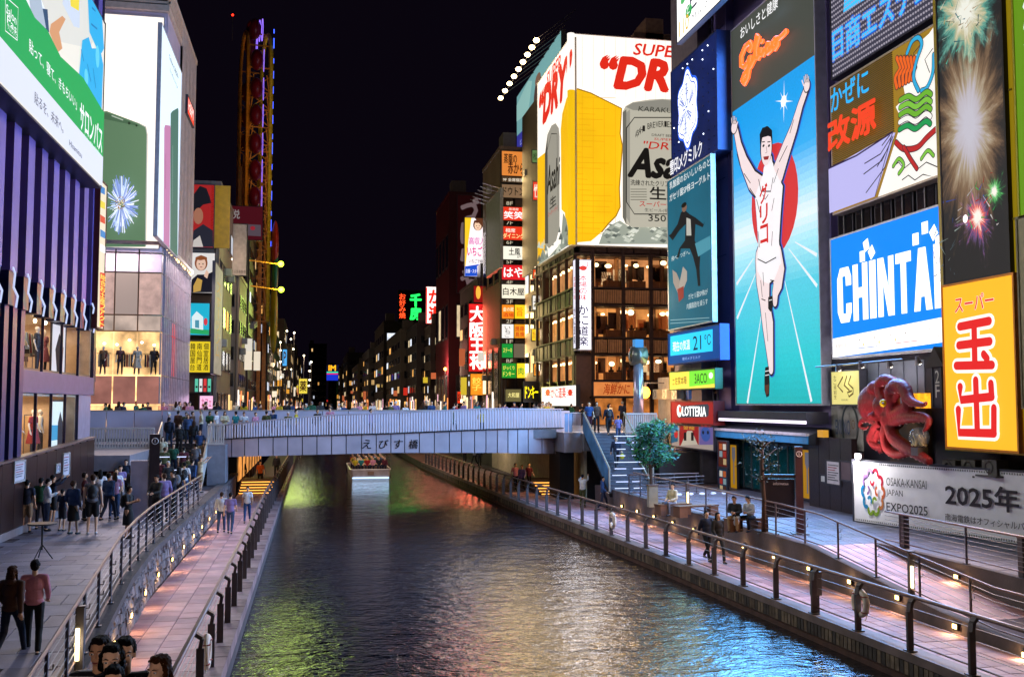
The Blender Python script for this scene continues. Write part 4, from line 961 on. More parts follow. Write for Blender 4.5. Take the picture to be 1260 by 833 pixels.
# ------------------------------------------------------------------ crab restaurant and the beer billboard
kx, ky = 20.3, 76.0
kb = thing('restaurant_building', 'dark framed restaurant building with lit dining floors under the beer billboard', 'building', (kx, ky, 4.36))
frm = M('3a2c28', .45, .2, var=.2); tan_ = M('b08460', .5, var=.15, bump=.3, bscale=6); W0 = Vector((kx, ky, 4.36))
def kz(py, px=760): return onY(px, py, ky).z-4.36
def kxx(px, py=400): return onY(px, py, ky).x-kx
def kyy(px, py=400): return onX(px, py, kx).y-ky
zs = [0, kz(487), kz(468), kz(438), kz(430), kz(401), kz(378), kz(372), kz(340), kz(316), kz(311), kz(300)]
zt_ = kz(300); KW = 14.; KD = 14.5
b = MB(); b.box(1.6, KW, 1.6, KD, 0, zt_, M('30221c', .7)); b.build('core', kb)
def floor_(z0, z1, lit, seed):
    r = random.Random(seed); t = link('dining_floor', None, kb); b = MB()
    g1 = E(lit, 1.05, var=.45, scale=.9)
    b.box(0.1, KW, .1, KD, z0-.12, z0, frm); b.box(.1, KW, .1, KD, z1, z1+.12, frm)
    b.box(.2, KW, 1.5, 1.58, z0, z1, g1); b.box(1.5, 1.58, .2, KD, z0, z1, g1)
    wc_ = [M(c, .6) for c in ('8a5a34', 'c89060', '5a3420', 'a8683c', '3c2418')]+[E('ffd8a0', .9), E('c86830', .6)]
    for k in range(20):
        x = r.uniform(.4, 9); h_ = r.uniform(.3, 1.6); zz1 = z0+r.uniform(.1, .9); b.box(x, x+r.uniform(.25, 1.2), 1.38, 1.5, zz1, min(zz1+h_, z1-.1), wc_[r.randrange(7)])
    for k in range(3): x = 1.2+k*2.8+r.uniform(-.5, .8); b.box(x, x+.08, .5, 1.5, z0, z1, wc_[k])
    b.build('room', t)
    lm = E('ffe0a0', 6.)
    for k in range(9):
        q_ = r.uniform(.7, 1.25); MB().ell((.6+k*1.1+r.uniform(-.35, .45), r.uniform(.5, 1.2), z1-.3-r.random()*.5), (.24*q_, .2*q_, .13*q_*r.uniform(.8, 1.6)), lm, 10, 6).build('paper_lamp', t)
    for k in range(8): MB().ell((.8, 1.3+k*1.5, z1-.4), (.2, .22, .12), lm, 10, 6).build('paper_lamp', t)
    b = MB(); sil = M('3a2418', .8)
    for k in range(13):
        if r.random() < .45: continue
        x = .6+k*.95+r.random()*.5; b.ell((x, .6, z0+.5), (.2, .16, .4), sil, 8, 6); b.ell((x, .6, z0+.94), (.1, .11, .13), sil, 8, 6); b.cap((x-.18, .6, z0+.72), (x+.18, .6, z0+.72), .07, .07, sil, 6)
    b.build('diners', t, kind='stuff')
    b = MB()
    for k in range(6): b.box(.5+k*2, 1.9+k*2, .45, 1.2, z0+.02, z0+.62, M('7a4a28', .5))
    b.build('table', t)
    for k in range(6): MB().box(.35+k*2.2, .35+k*2.2+2.1, -.02, .0, z0+.05, z1-.05, GLASS('2a1a10', .12)).build('window_pane', kb)
    for k in range(5): MB().box(-.02, 0, .35+k*2.8, .35+k*2.8+2.7, z0+.05, z1-.05, GLASS('2a1a10', .12)).build('window_pane', kb)
floor_(kz(467), kz(438), 'd88848', 1); floor_(kz(415), kz(378), 'e89850', 2); floor_(kz(354), kz(316), 'd89058', 3)
# brown spandrels with fine ribs, edge beams, posts
for za, zb_ in ((kz(437), kz(416)), (kz(376), kz(355)), (kz(314), kz(300))):
    for k in range(6):
        x = .3+k*2.25; MB().box(x, x+2.15, -.05, .15, za+.18, zb_-.12, tan_ if za < kz(320) else frm).build('spandrel', kb)
        b = MB()
        for j in range(14): b.box(x+.07+j*.15, x+.12+j*.15, -.09, -.05, za+.18, zb_-.12, M('6a4a36', .5))
        if za < kz(320): b.build('rib', kb, kind='stuff')
    for k in range(9):
        y = .3+k*1.6; MB().box(-.1, .1, y, y+1.3, za+.1, zb_-.1, M('4c3a3a', .4, .2)).build('spandrel', kb)
    for z in (za, zb_):
        MB().box(-.25, KW, -.25, .12, z-.06, z+.08, frm).build('edge_beam', kb); MB().box(-.26, .12, .13, KD, z-.05, z+.07, frm).build('edge_beam', kb)
for px in (729, 767, 801): MB().box(kxx(px)-.14, kxx(px)+.14, -.16, .14, 0, zt_, frm).build('post', kb)
for k in range(6): MB().box(-.15, .1, .3+k*2.75, .5+k*2.75, 0, zt_, frm).build('post', kb)
MB().box(-.1, 1.2, -.1, 1.2, 0, kz(438), M('5a4238', .4)).build('corner_pillar', kb)
MB().box(1.4, KW, 1.0, 1.4, 0, kz(488), E('c87838', .7, var=.6, scale=1.4)).build('entrance_glow', kb)
MB().box(1., KW, -.6, .1, kz(490), kz(488), frm).build('canopy', kb)
# billboard
bd = Board('billboard', 'huge yellow and white beer can billboard facing the street above the restaurant', 'Y', ky-.6, (proj((kx-.6, ky-.6, 22))[0], 42), (proj((kx-.6, ky-.6, 22))[0], 301), 884, depth=.5, cat='billboard', frame='e8e0d0', face=E('fff8ee', 1.15), strength=1., group=None)
Yc = E('f8be14', .98, .14, .22); bd.sq = (764, .9)
bd.poly([(704, 112), (710, 109.5), (727, 115), (765, 134), (763, 165), (766, 180), (762, 232), (763, 255), (758, 266), (749, 275), (740, 286), (733, 292), (727, 297), (704, 299)], Yc, .95)
bd.stroke([(710, 109.5), (727, 115), (765, 134), (763, 165), (766, 180), (762, 232), (763, 255), (758, 266), (749, 275), (740, 286)], 1.6, 'a87808', r=False)
MB().tube([(0, 0, 0), (0, 0, bd.L(704, 112)[1])], .3, E('f8c414', .95), 14).tube([(0, 0, bd.L(704, 112)[1]), (0, 0, bd.h)], .3, E('fff8ee', 1.15), 14).build('rounded_corner', bd.t, True)
r = random.Random(2)
for k in range(26):
    y = 120+k*6.7; x0 = 704+r.random()*12; bd.stroke([(x0, y), (x0+r.uniform(10, 44), y+1)], .5, 'd8a00c', r=False)
for k in range(9): x_ = 716+k*13.5; bd.stroke([(x_, 46), (x_, 108+k*3)], .45, 'd4cebc', r=False); bd.stroke([(x_, 116+k*5.5), (x_, 292-k*6 if x_ > 726 else 296)], .45, 'dca40c', r=False) if x_ < 760 else None
bd.poly([(736, 301), (741, 287), (750, 278), (762, 272), (775, 280), (884, 280), (884, 301)], '9aa296')
for k in range(70):
    x = r.uniform(742, 880); y = r.uniform(277, 299); a = r.uniform(2, 6); bd.poly([(x-a, y), (x-a*.2, y-a*.6), (x+a, y-a*.1), (x+a*.3, y+a*.5)], ('c4cabc', '788078', '5c645e', 'd8dcd0')[k % 4])
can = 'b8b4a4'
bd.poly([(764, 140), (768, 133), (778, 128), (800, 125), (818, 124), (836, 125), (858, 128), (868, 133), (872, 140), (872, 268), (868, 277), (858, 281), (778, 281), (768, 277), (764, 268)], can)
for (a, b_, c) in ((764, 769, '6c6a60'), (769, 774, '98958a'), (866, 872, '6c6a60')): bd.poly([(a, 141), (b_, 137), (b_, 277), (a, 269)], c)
bd.poly([(768, 134), (778, 129), (818, 125), (858, 129), (868, 134), (858, 138), (818, 140), (778, 138)], '8c8a80'); bd.text('KARAKUCHI', 785, 133, 139, 850, '383830', bold=.02, shear=.2)
bd.stroke([(769, 160), (780, 147), (856, 147), (867, 160), (867, 250), (856, 265), (780, 265), (769, 250), (769, 160)], 1.2, '24221e', r=False)
for i, ch in enumerate('ASAHI BREWERIES LIMITED'):
    if ch == ' ': continue
    a = -1+2*i/22.; x = 818+41*math.sin(a*1.05); y = 180-25*math.cos(a*1.05); bd.text(ch, x-1.6, y-3.5, y+3.5, x+1.6, '24221e', bold=.03)
bd.text('DRAFT BEER', 803, 167, 170, 834, '24221e'); bd.text('SUPER', 806, 172, 175, 831, 'b82018', shear=.2, bold=.01); bd.text('"DRY"', 790, 176, 185, 846, 'c02818', bold=.05, shear=.25)
def asahi(bd, x0, x1, y0, y1):
    w = (x1-x0)/4.75; B = dict(bold=.12, shear=.28)
    bd.text('Asahi', x0, y0, y1, x1, '181614', **B)
asahi(bd, 771, 864, 185, 219)
bd.text('洗練されたクリアな味、辛口。', 774, 223, 230, 862, '24221e', bold=.012)
for k in range(5): bd.stroke([(774, 235+k*3.2), (796, 235+k*3.2)], .8, '605c50', r=False); bd.stroke([(824, 235+k*3.2), (862, 235+k*3.2)], .8, '605c50', r=False)
bd.text('生', 800, 232, 247, 822, '181614', bold=.06); bd.text('スーパードライ', 786, 249, 256, 850, 'b82018', bold=.03); bd.text('生ビール(非熱処理)', 793, 258, 263, 845, '24221e')
bd.text('350ml', 798, 266, 274, 838, '24221e', bold=.03)
bd.text('SUPER', 777, 57, 71, 845, 'e02c1c', bold=.13, shear=.25); bd.text('“DRY”', 731, 73, 109, 876, 'e02c1c', bold=.2, shear=.25)
bd.fin(4200, (1, .6, .2))
bd = Board('billboard', 'tall narrow beer can billboard on the canal side wrapping the corner', 'R', kx-.6, (661.5, 104), (661.5, 327), proj((kx-.6, ky-.6, 22))[0]-.3, depth=.5, cat='billboard', frame='e8e0d0', face=E('fff8ee', 1.1), strength=1.)
bd.poly([(661, 196), (671, 188), (671, 318), (661, 326)], Yc, .95); bd.poly([(690, 160), (692, 140), (697, 122), (704, 110), (704, 300), (699, 300), (695, 262), (691, 258)], Yc, .95)
bd.poly([(661, 327), (668, 306), (674, 318), (690, 300), (693, 262), (697, 270), (704, 299)], '8e968a')
for k in range(22):
    x = r.uniform(664, 702); y = r.uniform(285, 320)-(x-664)*.3; a = r.uniform(1, 3); bd.poly([(x-a, y+4), (x, y-5), (x+a, y+4)], ('c4cabc', '788078', '5c645e')[k % 3])
bd.poly([(672, 190), (675, 166), (680, 155), (685, 152), (689, 158), (690, 168), (690, 280), (686, 296), (677, 306), (672, 300)], '9a968a')
bd.poly([(672, 190), (675, 168), (676, 300), (672, 300)], '4c4a44'); bd.stroke([(675, 185), (680, 165), (687, 165), (688.5, 260)], 1.2, '24221e', r=False)
bd.text('Asahi', 675, 207, 240, 690, '181614', bold=.08, shear=.1); bd.text('生', 678, 245, 258, 686, '181614', bold=.03); bd.text('スーパードライ', 676, 262, 268, 688, 'b82018', bold=.01)
bd.text('“DRY”', 664, 120, 158, 703, 'e02c1c', bold=.14, shear=.25); bd.text('SUPER', 674, 92, 110, 692, 'e02c1c', bold=.08, shear=.25)
bd.fin(700, (1, .8, .5))
# blue upper billboard with lamps on arms
bd = Board('billboard', 'pale blue and violet rooftop billboard lit by a row of lamps on arms', 'R', 20.95, (636, 120), (636, 192), 691, depth=.4, cat='billboard', frame='303038', face=E('7cb4b8', .75), strength=.8)
bd.poly([(636, 168), (691, 112), (691, 150), (636, 192)], '3c3ca0'); bd.text('ヒビノ株式会社', 640, 172, 180, 662, 'a8b0f0', bold=.02)
bd.poly([(656, 155), (657, 120), (660, 96), (665, 92), (668, 104), (668, 150)], '54403c'); bd.ell(662, 98, 3.5, 7, '806050'); bd.poly([(636, 130), (650, 100), (655, 100), (650, 140), (636, 150)], '98c8c4')
lb_ = bd.fin(); rig = thing('lamp_rig', 'row of round lamps on thin arms reaching out from the rooftop billboard', 'lamps', bd.o, -pi/2)
mb = MB().ell((0, 0, 0), (.26, .26, .2), E('ffdf9c', 14), 10, 7).mesh('lamp_head')
for k in range(9):
    x = bd.w*(.02+.92*k/8)
    px, py = 616+44*k/8, 121-71*k/8
    q = onX(px, py, 17.6); X = (q-bd.o).dot(bd.xa); Y = (q-bd.o).dot(bd.nn); Z = q.z-bd.o.z
    link('lamp_head', mb, rig, (X, Y, Z)); MB().tube([(X, Y, Z+.1), (X, 0, bd.h*.985)], .04, steel, 5).build('arm', rig)
    lamp(rig, (X, Y+.35, Z), 60, (1, .8, .5), .2)
# building body behind the billboards (roof works)
b = MB(); b.box(.3, KW, .3, KD+8, zt_, kz(52), M('3c342e', .7)); b.build('upper_wall', kb)
for x, w, h, z in ((6.3, 3.2, 3.0, 0), (7.3, 1.6, 4.3, 0)): MB().box(x, x+w, 4, 7, kz(44)+z-1, kz(44)+h-1, M('8a6a58', .7, var=.25, bump=.5)).build('roof_house', kb)
for k in range(6): MB().box(6.2+k*.6, 6.6+k*.6, 3.8, 4, kz(44)+.2, kz(44)+1.1, M('7a5a48', .6)).build('vent', kb)
for x in (1.2, 2.6, 9.9, 11.): MB().tube([(x, 4, kz(44)-.8), (x, 4, kz(44)+.3), (x+.5, 4, kz(44)+.5)], .4, M('8a8078', .5), 10).build('roof_fan', kb)
# vertical white sign on the corner
bd = Board('vertical_sign', 'tall glowing white crab restaurant sign with red and black brush lettering on the corner', 'Y', ky-1.0, (709, 320), (709, 430), 727, depth=.7, cat='sign', face=E('f6f4ff', 1.6), strength=1.3, frame='c0c0d0')
bd.text('本場の味', 713, 338, 370, 722, 'c83028', vert=True, bold=.02); bd.text('かに道楽', 711.5, 375, 426, 724, '2a2448', vert=True, bold=.05)
bd.ell(717.5, 330, 4.5, 3, 'd04038'); bd.stroke([(713, 329), (711.5, 325), (713, 323)], 1, 'd04038'); bd.stroke([(722, 329), (723.5, 325), (722, 323)], 1, 'd04038'); bd.fin(500, (.95, .93, 1))
bd = Board('vertical_sign', 'narrow white side face of the crab restaurant corner sign', 'R', kx-.62, (705.2, 321), (705.2, 429), 708.5, depth=.3, cat='sign', face=E('e8e4f8', 1.1), strength=1.)
bd.text('本場の味', 706, 340, 370, 708, 'c83028', vert=True); bd.text('かに道楽', 706, 378, 424, 708, '2a2448', vert=True, bold=.02); bd.fin()
bd = Board('sign', 'long white sign with red crabs and red lettering above the street corner', 'R', kx-.5, (666.5, 477), (666.5, 499), 709, depth=.3, face=E('fff4f0', 1.3), strength=1.2)
for cx in (674, 702):
    bd.ell(cx, 483, 2.6, 4.2, 'd02c20'); 
    for s in (-1, 1):
        for k in range(3): bd.stroke([(cx+s*1.8, 481+k*2.6), (cx+s*3.6, 479+k*3.4), (cx+s*4.2, 482+k*3.6)], .8, 'd02c20', r=False)
bd.text('かに道楽', 679, 477, 490, 697, 'd02c20', bold=.04); bd.fin(220, (1, .9, .88))
bd = Board('sign', 'orange picture sign with brush lettering beneath the dining windows', 'Y', ky-.35, (730.5, 470), (730.5, 487), 781, depth=.2, face=E('e08848', .9, var=.2, scale=1.), strength=.9)
bd.text('海鮮かに', 742, 472, 485, 774, 'a84018', bold=.05, shear=.15); bd.text('元祖', 751, 469.5, 472, 762, '803010'); bd.fin()
# ------------------------------------------------------------------ street pillar with a ring clock
t = thing('street_pillar', 'silver street pillar with drum clock and blue lit top beside the stairs', 'pillar', onZ(786, 531, 4.4).xy.to_3d()+Vector((0, 0, 4.4)))
q = t.location; zt2 = onY(786, 420, q.y).z-q.z; z1 = onY(786, 452, q.y).z-q.z; z2 = onY(786, 424, q.y).z-q.z
MB().tube([(0, 0, 0), (0, 0, z1+.2)], .3, M('9a94a0', .25, .6), 14).build('shaft', t, True)
MB().tube([(-.42, 0, (z1+z2)/2), (.42, 0, (z1+z2)/2)], .55, M('6a6a60', .3, .7), 20).build('drum', t, True); MB().torus((0, 0, (z1+z2)/2), .54, .08, M('a8a088', .3, .8), 'y', 24, 6).build('rim', t, True)
MB().box(-.25, .25, -.25, .25, z2-.2, zt2+.1, E('4a98d8', .8)).build('lit_top', t); lamp(t, (1.5, 3.5, z2+3), 2600, (1, .7, .42), .5)  # warm lamp added in the air by the pillar to brighten the restaurant
t = thing('wall_lantern', 'glowing orange round lantern on the beige wall beside the street pillar', 'lantern', onX(794, 483, 19.7)); MB().ell((0, 0, 0), (.3, .3, .36), E('ffa030', 9), 14, 10).build('globe', t, True); MB().box(-.06, .06, -.06, .06, .34, .6, iron).box(-.05, 1.2, -.04, .04, .55, .62, iron).build('bracket', t); lamp(t, (-.6, -1.2, 0), 900, (1, .62, .32), .4)

# ------------------------------------------------------------------ the long sign-covered block, X = 22.3
XR = 22.3
ap = M('6a5a88', .5, .1, var=.12, scale=.4, bump=.2, bscale=2)
mb_ = thing('sign_block', 'violet building block carrying the row of giant advertising signs', 'building', (XR, 0, ZR))
def ry(px, py=400, X=XR): return onX(px, py, X).y
def rz_(px, py, X=XR): return onX(px, py, X).z-ZR
yg0, yg1 = ry(1018), ry(895)
YEND = ry(829, 350, XR-.9)
b = MB().box(.35, 14, 10, YEND, 0, 44, ap).box(0, .35, ry(1023, 300), ry(1009, 300), 0, 40, ap).box(-.1, .35, ry(899, 300), ry(881, 300), 0, 42, M('766aa0', .45, .2, var=.1, scale=.5)).build('wall', mb_)
for k in range(9): MB().box(-.13, -.1, ry(897), ry(884), 4+k*4.3, 4.05+k*4.3, M('4a3f6a', .5)).build('wall_seam', mb_)
b = MB()
for k in range(60): b.box(-.55, -.5, ry(893), ry(887.5), 5+k*.45, 5.05+k*.45, iron)
for px in (893, 887.5): b.tube([(-.52, ry(px), 2), (-.52, ry(px), 33)], .05, iron, 5)
b.build('ladder', mb_)
bd = Board('billboard', 'towering blue running track billboard of a runner with raised arms under an orange neon script', 'R', XR-.5, (899.5, 40), (907, 497), 1007, depth=.5, cat='billboard', frame='b8b4c8', face=E('5c6058', .55), strength=1.)
# printed gradient, top to bottom
def mixh(a, b_, t): a = lin(a); b_ = lin(b_); return tuple(a[i]*(1-t)+b_[i]*t for i in range(3))
GR = [(0., '1aa4a8'), (.12, '22b4bc'), (.35, '4cb8cc'), (.47, '98d0dc'), (.55, 'd0dce0'), (.62, '98cce4'), (.75, '2c9cd8'), (.9, '1290d4'), (1., '0e8cd0')]
def grad(t):
    for (a, p), (b_, q) in zip(GR, GR[1:]):
        if t <= b_: return mixh(p, q, (t-a)/(b_-a))
    return lin(GR[-1][1])
xs0, zsky = bd.L(902, 138); xs1, zsky2 = bd.L(1001, 72); ytop = zsky; gm = MB(); N = 46
for k in range(N):
    z0 = .02+(ytop-.02)*k/N; z1 = .02+(ytop-.02)*(k+1)/N; gm.add([(.05, -.004, z0), (bd.w-.05, -.004, z0), (bd.w-.05, -.004, z1), (.05, -.004, z1)], [(0, 1, 2, 3)], E('%02x%02x%02x' % tuple(int(255*(x**(1/2.2))) for x in grad(k/N)), 1.3, .07, 9.))
gm.build('led_panel', bd.t); bd.nl = 3
hz = 'dce4ea'
for pts in ([(904, 300), (930, 280), (938, 340), (936, 350), (905, 360)], ):
    pass
for a, b_ in (((938, 382), (920, 496)), ((965, 341), (999, 494)), ((932, 333), (907.5, 392)), ((971, 306), (1006, 352)), ((979, 298), (1006, 314)), ((928, 318), (907, 350))): bd.stroke([a, b_], [1.2, 4.5], 'e8eef4', r=False)
bd.ell(953, 246, 30.5, 69, 'd83838', .95)
def star(cx, cy, R_, c):
    for k in range(8):
        a = k*pi/4; rr = R_*(1 if k % 2 == 0 else .6); bd.poly([(cx+rr*.5*cos(a), cy-rr*1.2*sin(a)), (cx+.8*cos(a+pi/2), cy-1.6*sin(a+pi/2)), (cx-.8*cos(a+pi/2), cy+1.6*sin(a+pi/2))], c)
star(966, 125, 22, 'e8f4f8'); bd.ell(966, 125, 3.5, 7, 'ffffff')
body = [ # limb strokes: (points, widths)
 ([(908, 160), (912, 180), (918, 200), (928, 222), (938, 232)], [11, 13, 18, 24, 28]), ([(996, 108), (988, 130), (980, 158), (970, 185), (960, 214)], [11, 13, 18, 25, 32]),
 ([(949, 212), (949, 236), (949, 270), (949, 300), (949, 318)], [30, 76, 64, 56, 62]), ([(941, 318), (942, 345), (944, 372), (948, 400), (951, 440), (952, 455)], [38, 36, 25, 28, 15, 11]),
 ([(957, 315), (961, 335), (960, 352), (957, 362), (957, 372)], [34, 32, 22, 15, 11]), ([(949, 214), (949, 200)], [22, 20])]
for P, ws in body: bd.stroke(P, [w+7.5 for w in ws], '3858b8')
for P, ws in body: bd.stroke(P, [w+4.2 for w in ws], '101014')
SKN = 'f0dcdc'
for P, ws in body[:2]+body[3:]: bd.stroke(P, ws, SKN)
bd.stroke(*body[2][:2], 'f6f2f4')
bd.stroke([(941, 318), (942, 332)], [30, 28], 'f4f0f4', r=False); bd.stroke([(957, 316), (960, 330)], [26, 24], 'f4f0f4', r=False)
for cx, cy, s in ((907, 155, -1), (998, 104, 1)):   # hands
    bd.ell(cx, cy+2, 4.4, 9, '101014'); bd.ell(cx, cy+2, 3.6, 7.6, SKN)
    for k in range(4): bd.stroke([(cx-2.7+k*1.8, cy-3), (cx-3.2+k*2.1, cy-9-(k in (1, 2))*2)], 2.7, '101014'); bd.stroke([(cx-2.7+k*1.8, cy-3), (cx-3.2+k*2.1, cy-9-(k in (1, 2))*2)], 1.6, SKN)
    bd.stroke([(cx-s*3, cy+2), (cx-s*5, cy-4)], 2.2, SKN)
bd.ell(948.5, 180, 7.9, 24, '101014'); bd.ell(948.7, 183, 6.7, 21.5, SKN)
bd.poly([(941, 178), (940.6, 166), (944, 158), (951, 156), (956, 161), (956.6, 174), (954.8, 169), (951, 168), (944, 170), (942, 175)], '101014')
for x in (945.5, 952.5): bd.ell(x, 180, 1.3, 1.6, '101014'); bd.stroke([(x-1.8, 175.5), (x+1.8, 175)], 1.3, '101014', r=False)
bd.stroke([(949.3, 181), (950.2, 188), (948.4, 189)], .9, '604040', r=False); bd.poly([(945.5, 193.5), (953, 192.5), (951.5, 197), (947, 197.5)], '902828')
bd.stroke([(940, 221), (943, 236), (955, 236), (958, 219)], 1.6, '101014', r=False); bd.stroke([(939, 319), (949, 324), (962, 317)], 1.4, '101014', r=False)
bd.stroke([(922, 214), (930, 226)], 1.2, '101014', r=False); bd.stroke([(976, 180), (966, 200)], 1.4, '101014', r=False); bd.stroke([(943, 345), (945, 366)], 1.2, '101014', r=False); bd.stroke([(949, 385), (952, 420)], 1.1, '101014', r=False)
for P in ([(938, 246), (942, 262)], [(960, 244), (957, 260)], [(940, 285), (942, 305)], [(958, 285), (957, 303)], [(946, 240), (949, 246), (953, 240)], [(914, 190), (918, 205)], [(985, 148), (980, 165)], [(930, 232), (938, 244)], [(966, 208), (960, 226)], [(945, 368), (950, 370)], [(956, 345), (961, 346)], [(947, 335), (948, 352)]): bd.stroke(P, 1.3, '101014', r=False)
bd.poly([(950, 452), (954.5, 451), (955.5, 470), (955, 487), (951.5, 489), (949, 480), (949, 465)], '181418'); bd.stroke([(950, 462), (955, 461)], 1, 'f0f0f0', r=False); bd.stroke([(950, 457), (955, 456)], 1, 'f0f0f0', r=False); bd.poly([(949.5, 474), (955, 473), (954.6, 484), (951.5, 486)], '5a3020')
bd.poly([(954, 366), (959.5, 364), (960, 378), (957, 384), (954, 380)], '181418'); bd.stroke([(955, 370), (959, 369)], .9, 'f0f0f0', r=False)
bd.text('グリコ', 943.5, 229, 303, 953.5, 'd02020', vert=True, bold=.10)
bd.text('おいしさと健康', 919.5, 35.5, 50, 967, 'f4f4f4', bold=.03)
rb = bd.fin(10500, (.13, .46, 1.))
# neon script: five letters as glowing tubes
neon = E('ff5a20', 2.6); nb = E('a02010', 1.)
def tubes(bd, strokes, r, m, name, dy=-.25):
    b = MB()
    for P in strokes:
        q = [bd.L(*p) for p in P]; b.tube([(x, dy, z) for x, z in q], r, m, 8)
    return b.build(name, bd.t, True)
G = [[(928, 64), (931, 58), (929, 53), (923, 58), (918, 70), (918, 82), (922, 84), (927, 76), (929, 70), (928, 84), (926, 96), (922, 104), (919, 100), (922, 92), (930, 82), (934, 74)],
     [(934, 74), (937, 56), (940, 46), (938, 44), (936, 54), (936, 72), (939, 73), (942, 64)], [(942, 60), (942, 68), (945, 69), (948, 60)], [(943.5, 51), (944, 53)],
     [(954, 55), (951, 54), (949, 62), (951, 66), (955, 62), (957, 56)], [(961, 48), (958, 52), (957, 58), (960, 61), (963, 56), (963, 50), (961, 48), (965, 48), (970, 44), (974, 39)]]
tubes(bd, G, .13, neon, 'neon_script')
# top-of-frame sign with date
bd = Board('sign', 'white sign with green lettering and gold date cut by the top of the view', 'R', XR-2.2, (832.5, -40), (835, 52), 890, depth=.3, face=E('fbfbf6', 1.5), strength=1.2, frame='303040')
bd.text('ヒッグス', 849, -8, 16, 900, '3a3c50', bold=.03); bd.ell(847.5, 14, 4, 8, '38a058'); bd.text('ど', 845.3, 9, 19, 849.5, 'f0f8f0', bold=.02); bd.text('May 21 2018', 851, 20, 30, 896, '8a8a90', shear=.2)
bd.text('110', 836, 28, 47, 848, 'd8a840', bold=.03); bd.ell(841, 0, 3, 5, '58b068'); bd.fin(500)
# dairy sign
bd = Board('billboard', 'deep blue milk company sign with glowing white snowflake crest', 'R', XR-1.3, (826, 90), (824.5, 220), 883, depth=.9, cat='billboard', frame='1c2a58', face=E('14286c', .55, var=.3, scale=.5), strength=1.)
snow = [(845+12.5*cos(a+pi/2)*(.88+.12*cos(6*a)), 136-42*sin(a+pi/2)*(.88+.12*cos(6*a))*.98-(cos(a+pi/2)*9)) for a in [i*2*pi/48 for i in range(48)]]
cx0, cz0 = bd.L(846, 134); rr0 = abs(bd.L(846, 134-44)[1]-cz0)
def sf(k, c, st=None): bd.flat([(cx0+rr0*k*.72*cos(a)*(1+.1*cos(6*a+pi)), cz0+rr0*k*sin(a)*(1+.1*cos(6*a+pi))) for a in [i*2*pi/60 for i in range(60)]], c, st)
sf(1.08, '2858d0', 1.5); sf(1.0, 'f6f8ff', 1.6); sf(.9, '2450c0', 1.2); sf(.86, 'e8eefc', 1.4)
def seg(a, r1, r2, w, c):
    ca, sa = cos(a), sin(a); y = bd.lay(); P = [(r1, -w), (r2, -w), (r2, w), (r1, w)]
    bd.a.add([(cx0+rr0*.72*(u*ca-v*sa), y, cz0+rr0*(u*sa+v*ca)) for u, v in P], [(0, 1, 2, 3)], bd.em(c, 1.2))
for k in range(6):
    a = k*pi/3+pi/6; seg(a, .2, .72, .02, '1c40a8'); 
    for q in (.42, .56, .68): seg(a, q, q+.02, .12, '1c40a8')
    seg(a+.15, .3, .75, .012, '1c40a8'); seg(a-.15, .3, .75, .012, '1c40a8'); seg(a+pi/6, .1, .3, .02, '1c40a8')
bd.text('雪印メグミルク', 828, 199, 217, 868, 'f4f4fa', bold=.06)
b = MB(); r = random.Random(1)
dm_ = E('dfe8ff', 5)
for i in range(9):
    for j in range(12):
        if r.random() < .75: b.ell((bd.w*(.06+.11*i), -.02, bd.h*(.04+.082*j)), (.045, .03, .045), dm_ if j > 10 or r.random() < .08 else M('0a1030', .5), 6, 4)
b.build('stud', bd.t, kind='stuff'); bd.fin(500, (.5, .6, 1))
bd = Board('billboard', 'blue-green yogurt poster of a jumping man in a suit', 'R', XR-1.45, (821.5, 224), (822.5, 406), 876, depth=.25, cat='billboard', frame='c8c8c8', face=E('1f6a84', .75, var=.15, scale=.3), strength=.9)
bd.text('乳酸菌のおいしいものと', 824, 225, 234, 874, 'e8f0f0', bold=.01); bd.text('ガセリ菌SP株ヨーグルト', 824, 240, 249, 874, 'e8f0f0', bold=.01)
bd.poly([(838, 262), (842, 258), (849, 264), (856, 268), (866, 276), (868, 272), (865, 280), (856, 276), (855, 296), (862, 312), (861, 330), (862, 352), (859, 352), (857, 332), (853, 316), (849, 306), (838, 306), (836, 316), (832, 320), (836, 306), (843, 296), (844, 276), (836, 284), (828, 296), (823, 290), (826, 288), (834, 276)], '14141c')
bd.poly([(845, 268), (850, 270), (851, 290), (845, 290)], 'b8b8b0'); bd.ell(842.5, 256, 3, 5, '806050'); bd.ell(842, 252.5, 3.2, 3, '14100c')
bd.poly([(828, 332), (833, 336), (838, 348), (840, 360), (835, 362), (829, 348)], '9a9088'); bd.poly([(841, 328), (846, 334), (846, 345), (840, 360), (836, 352)], 'a8a098'); bd.poly([(834, 356), (842, 352), (842, 366), (836, 372)], '903830')
bd.poly([(856, 300), (875, 290), (876, 306), (860, 316)], '4c94a8'); bd.text('飛べ、つぎへ。', 827, 316, 322, 850, 'd8e8e8'); bd.text('ガセリ菌SP株が', 848, 362, 369, 872, 'd0e0e0'); bd.text('内臓脂肪を減らす', 846, 374, 381, 872, 'd0e0e0')
for k in range(2): bd.stroke([(826, 394+k*4), (874, 391+k*4)], .8, '90b8c0', r=False)
bd.fin(200, (.4, .8, 1))
bd = Board('temperature_sign', 'cyan lit panel showing the temperature under the yogurt poster', 'R', XR-1.6, (822.5, 412), (823, 448), 886, depth=.5, face=E('1050a0', .8), strength=1.1, frame='102870')
bd.poly([(825, 414), (877, 405), (877, 432), (825, 438)], '28c8f0', 1.2); bd.text('現在の気温', 828, 421, 433, 849, 'f4fcff', bold=.03); bd.text('21', 853, 414, 431, 863, '123048', bold=.01); bd.text('℃', 867, 412, 425, 875, '123048'); bd.text('雪印メグミルク', 840, 440, 443.5, 862, 'a0c0f0'); bd.fin(160, (.3, .8, 1))
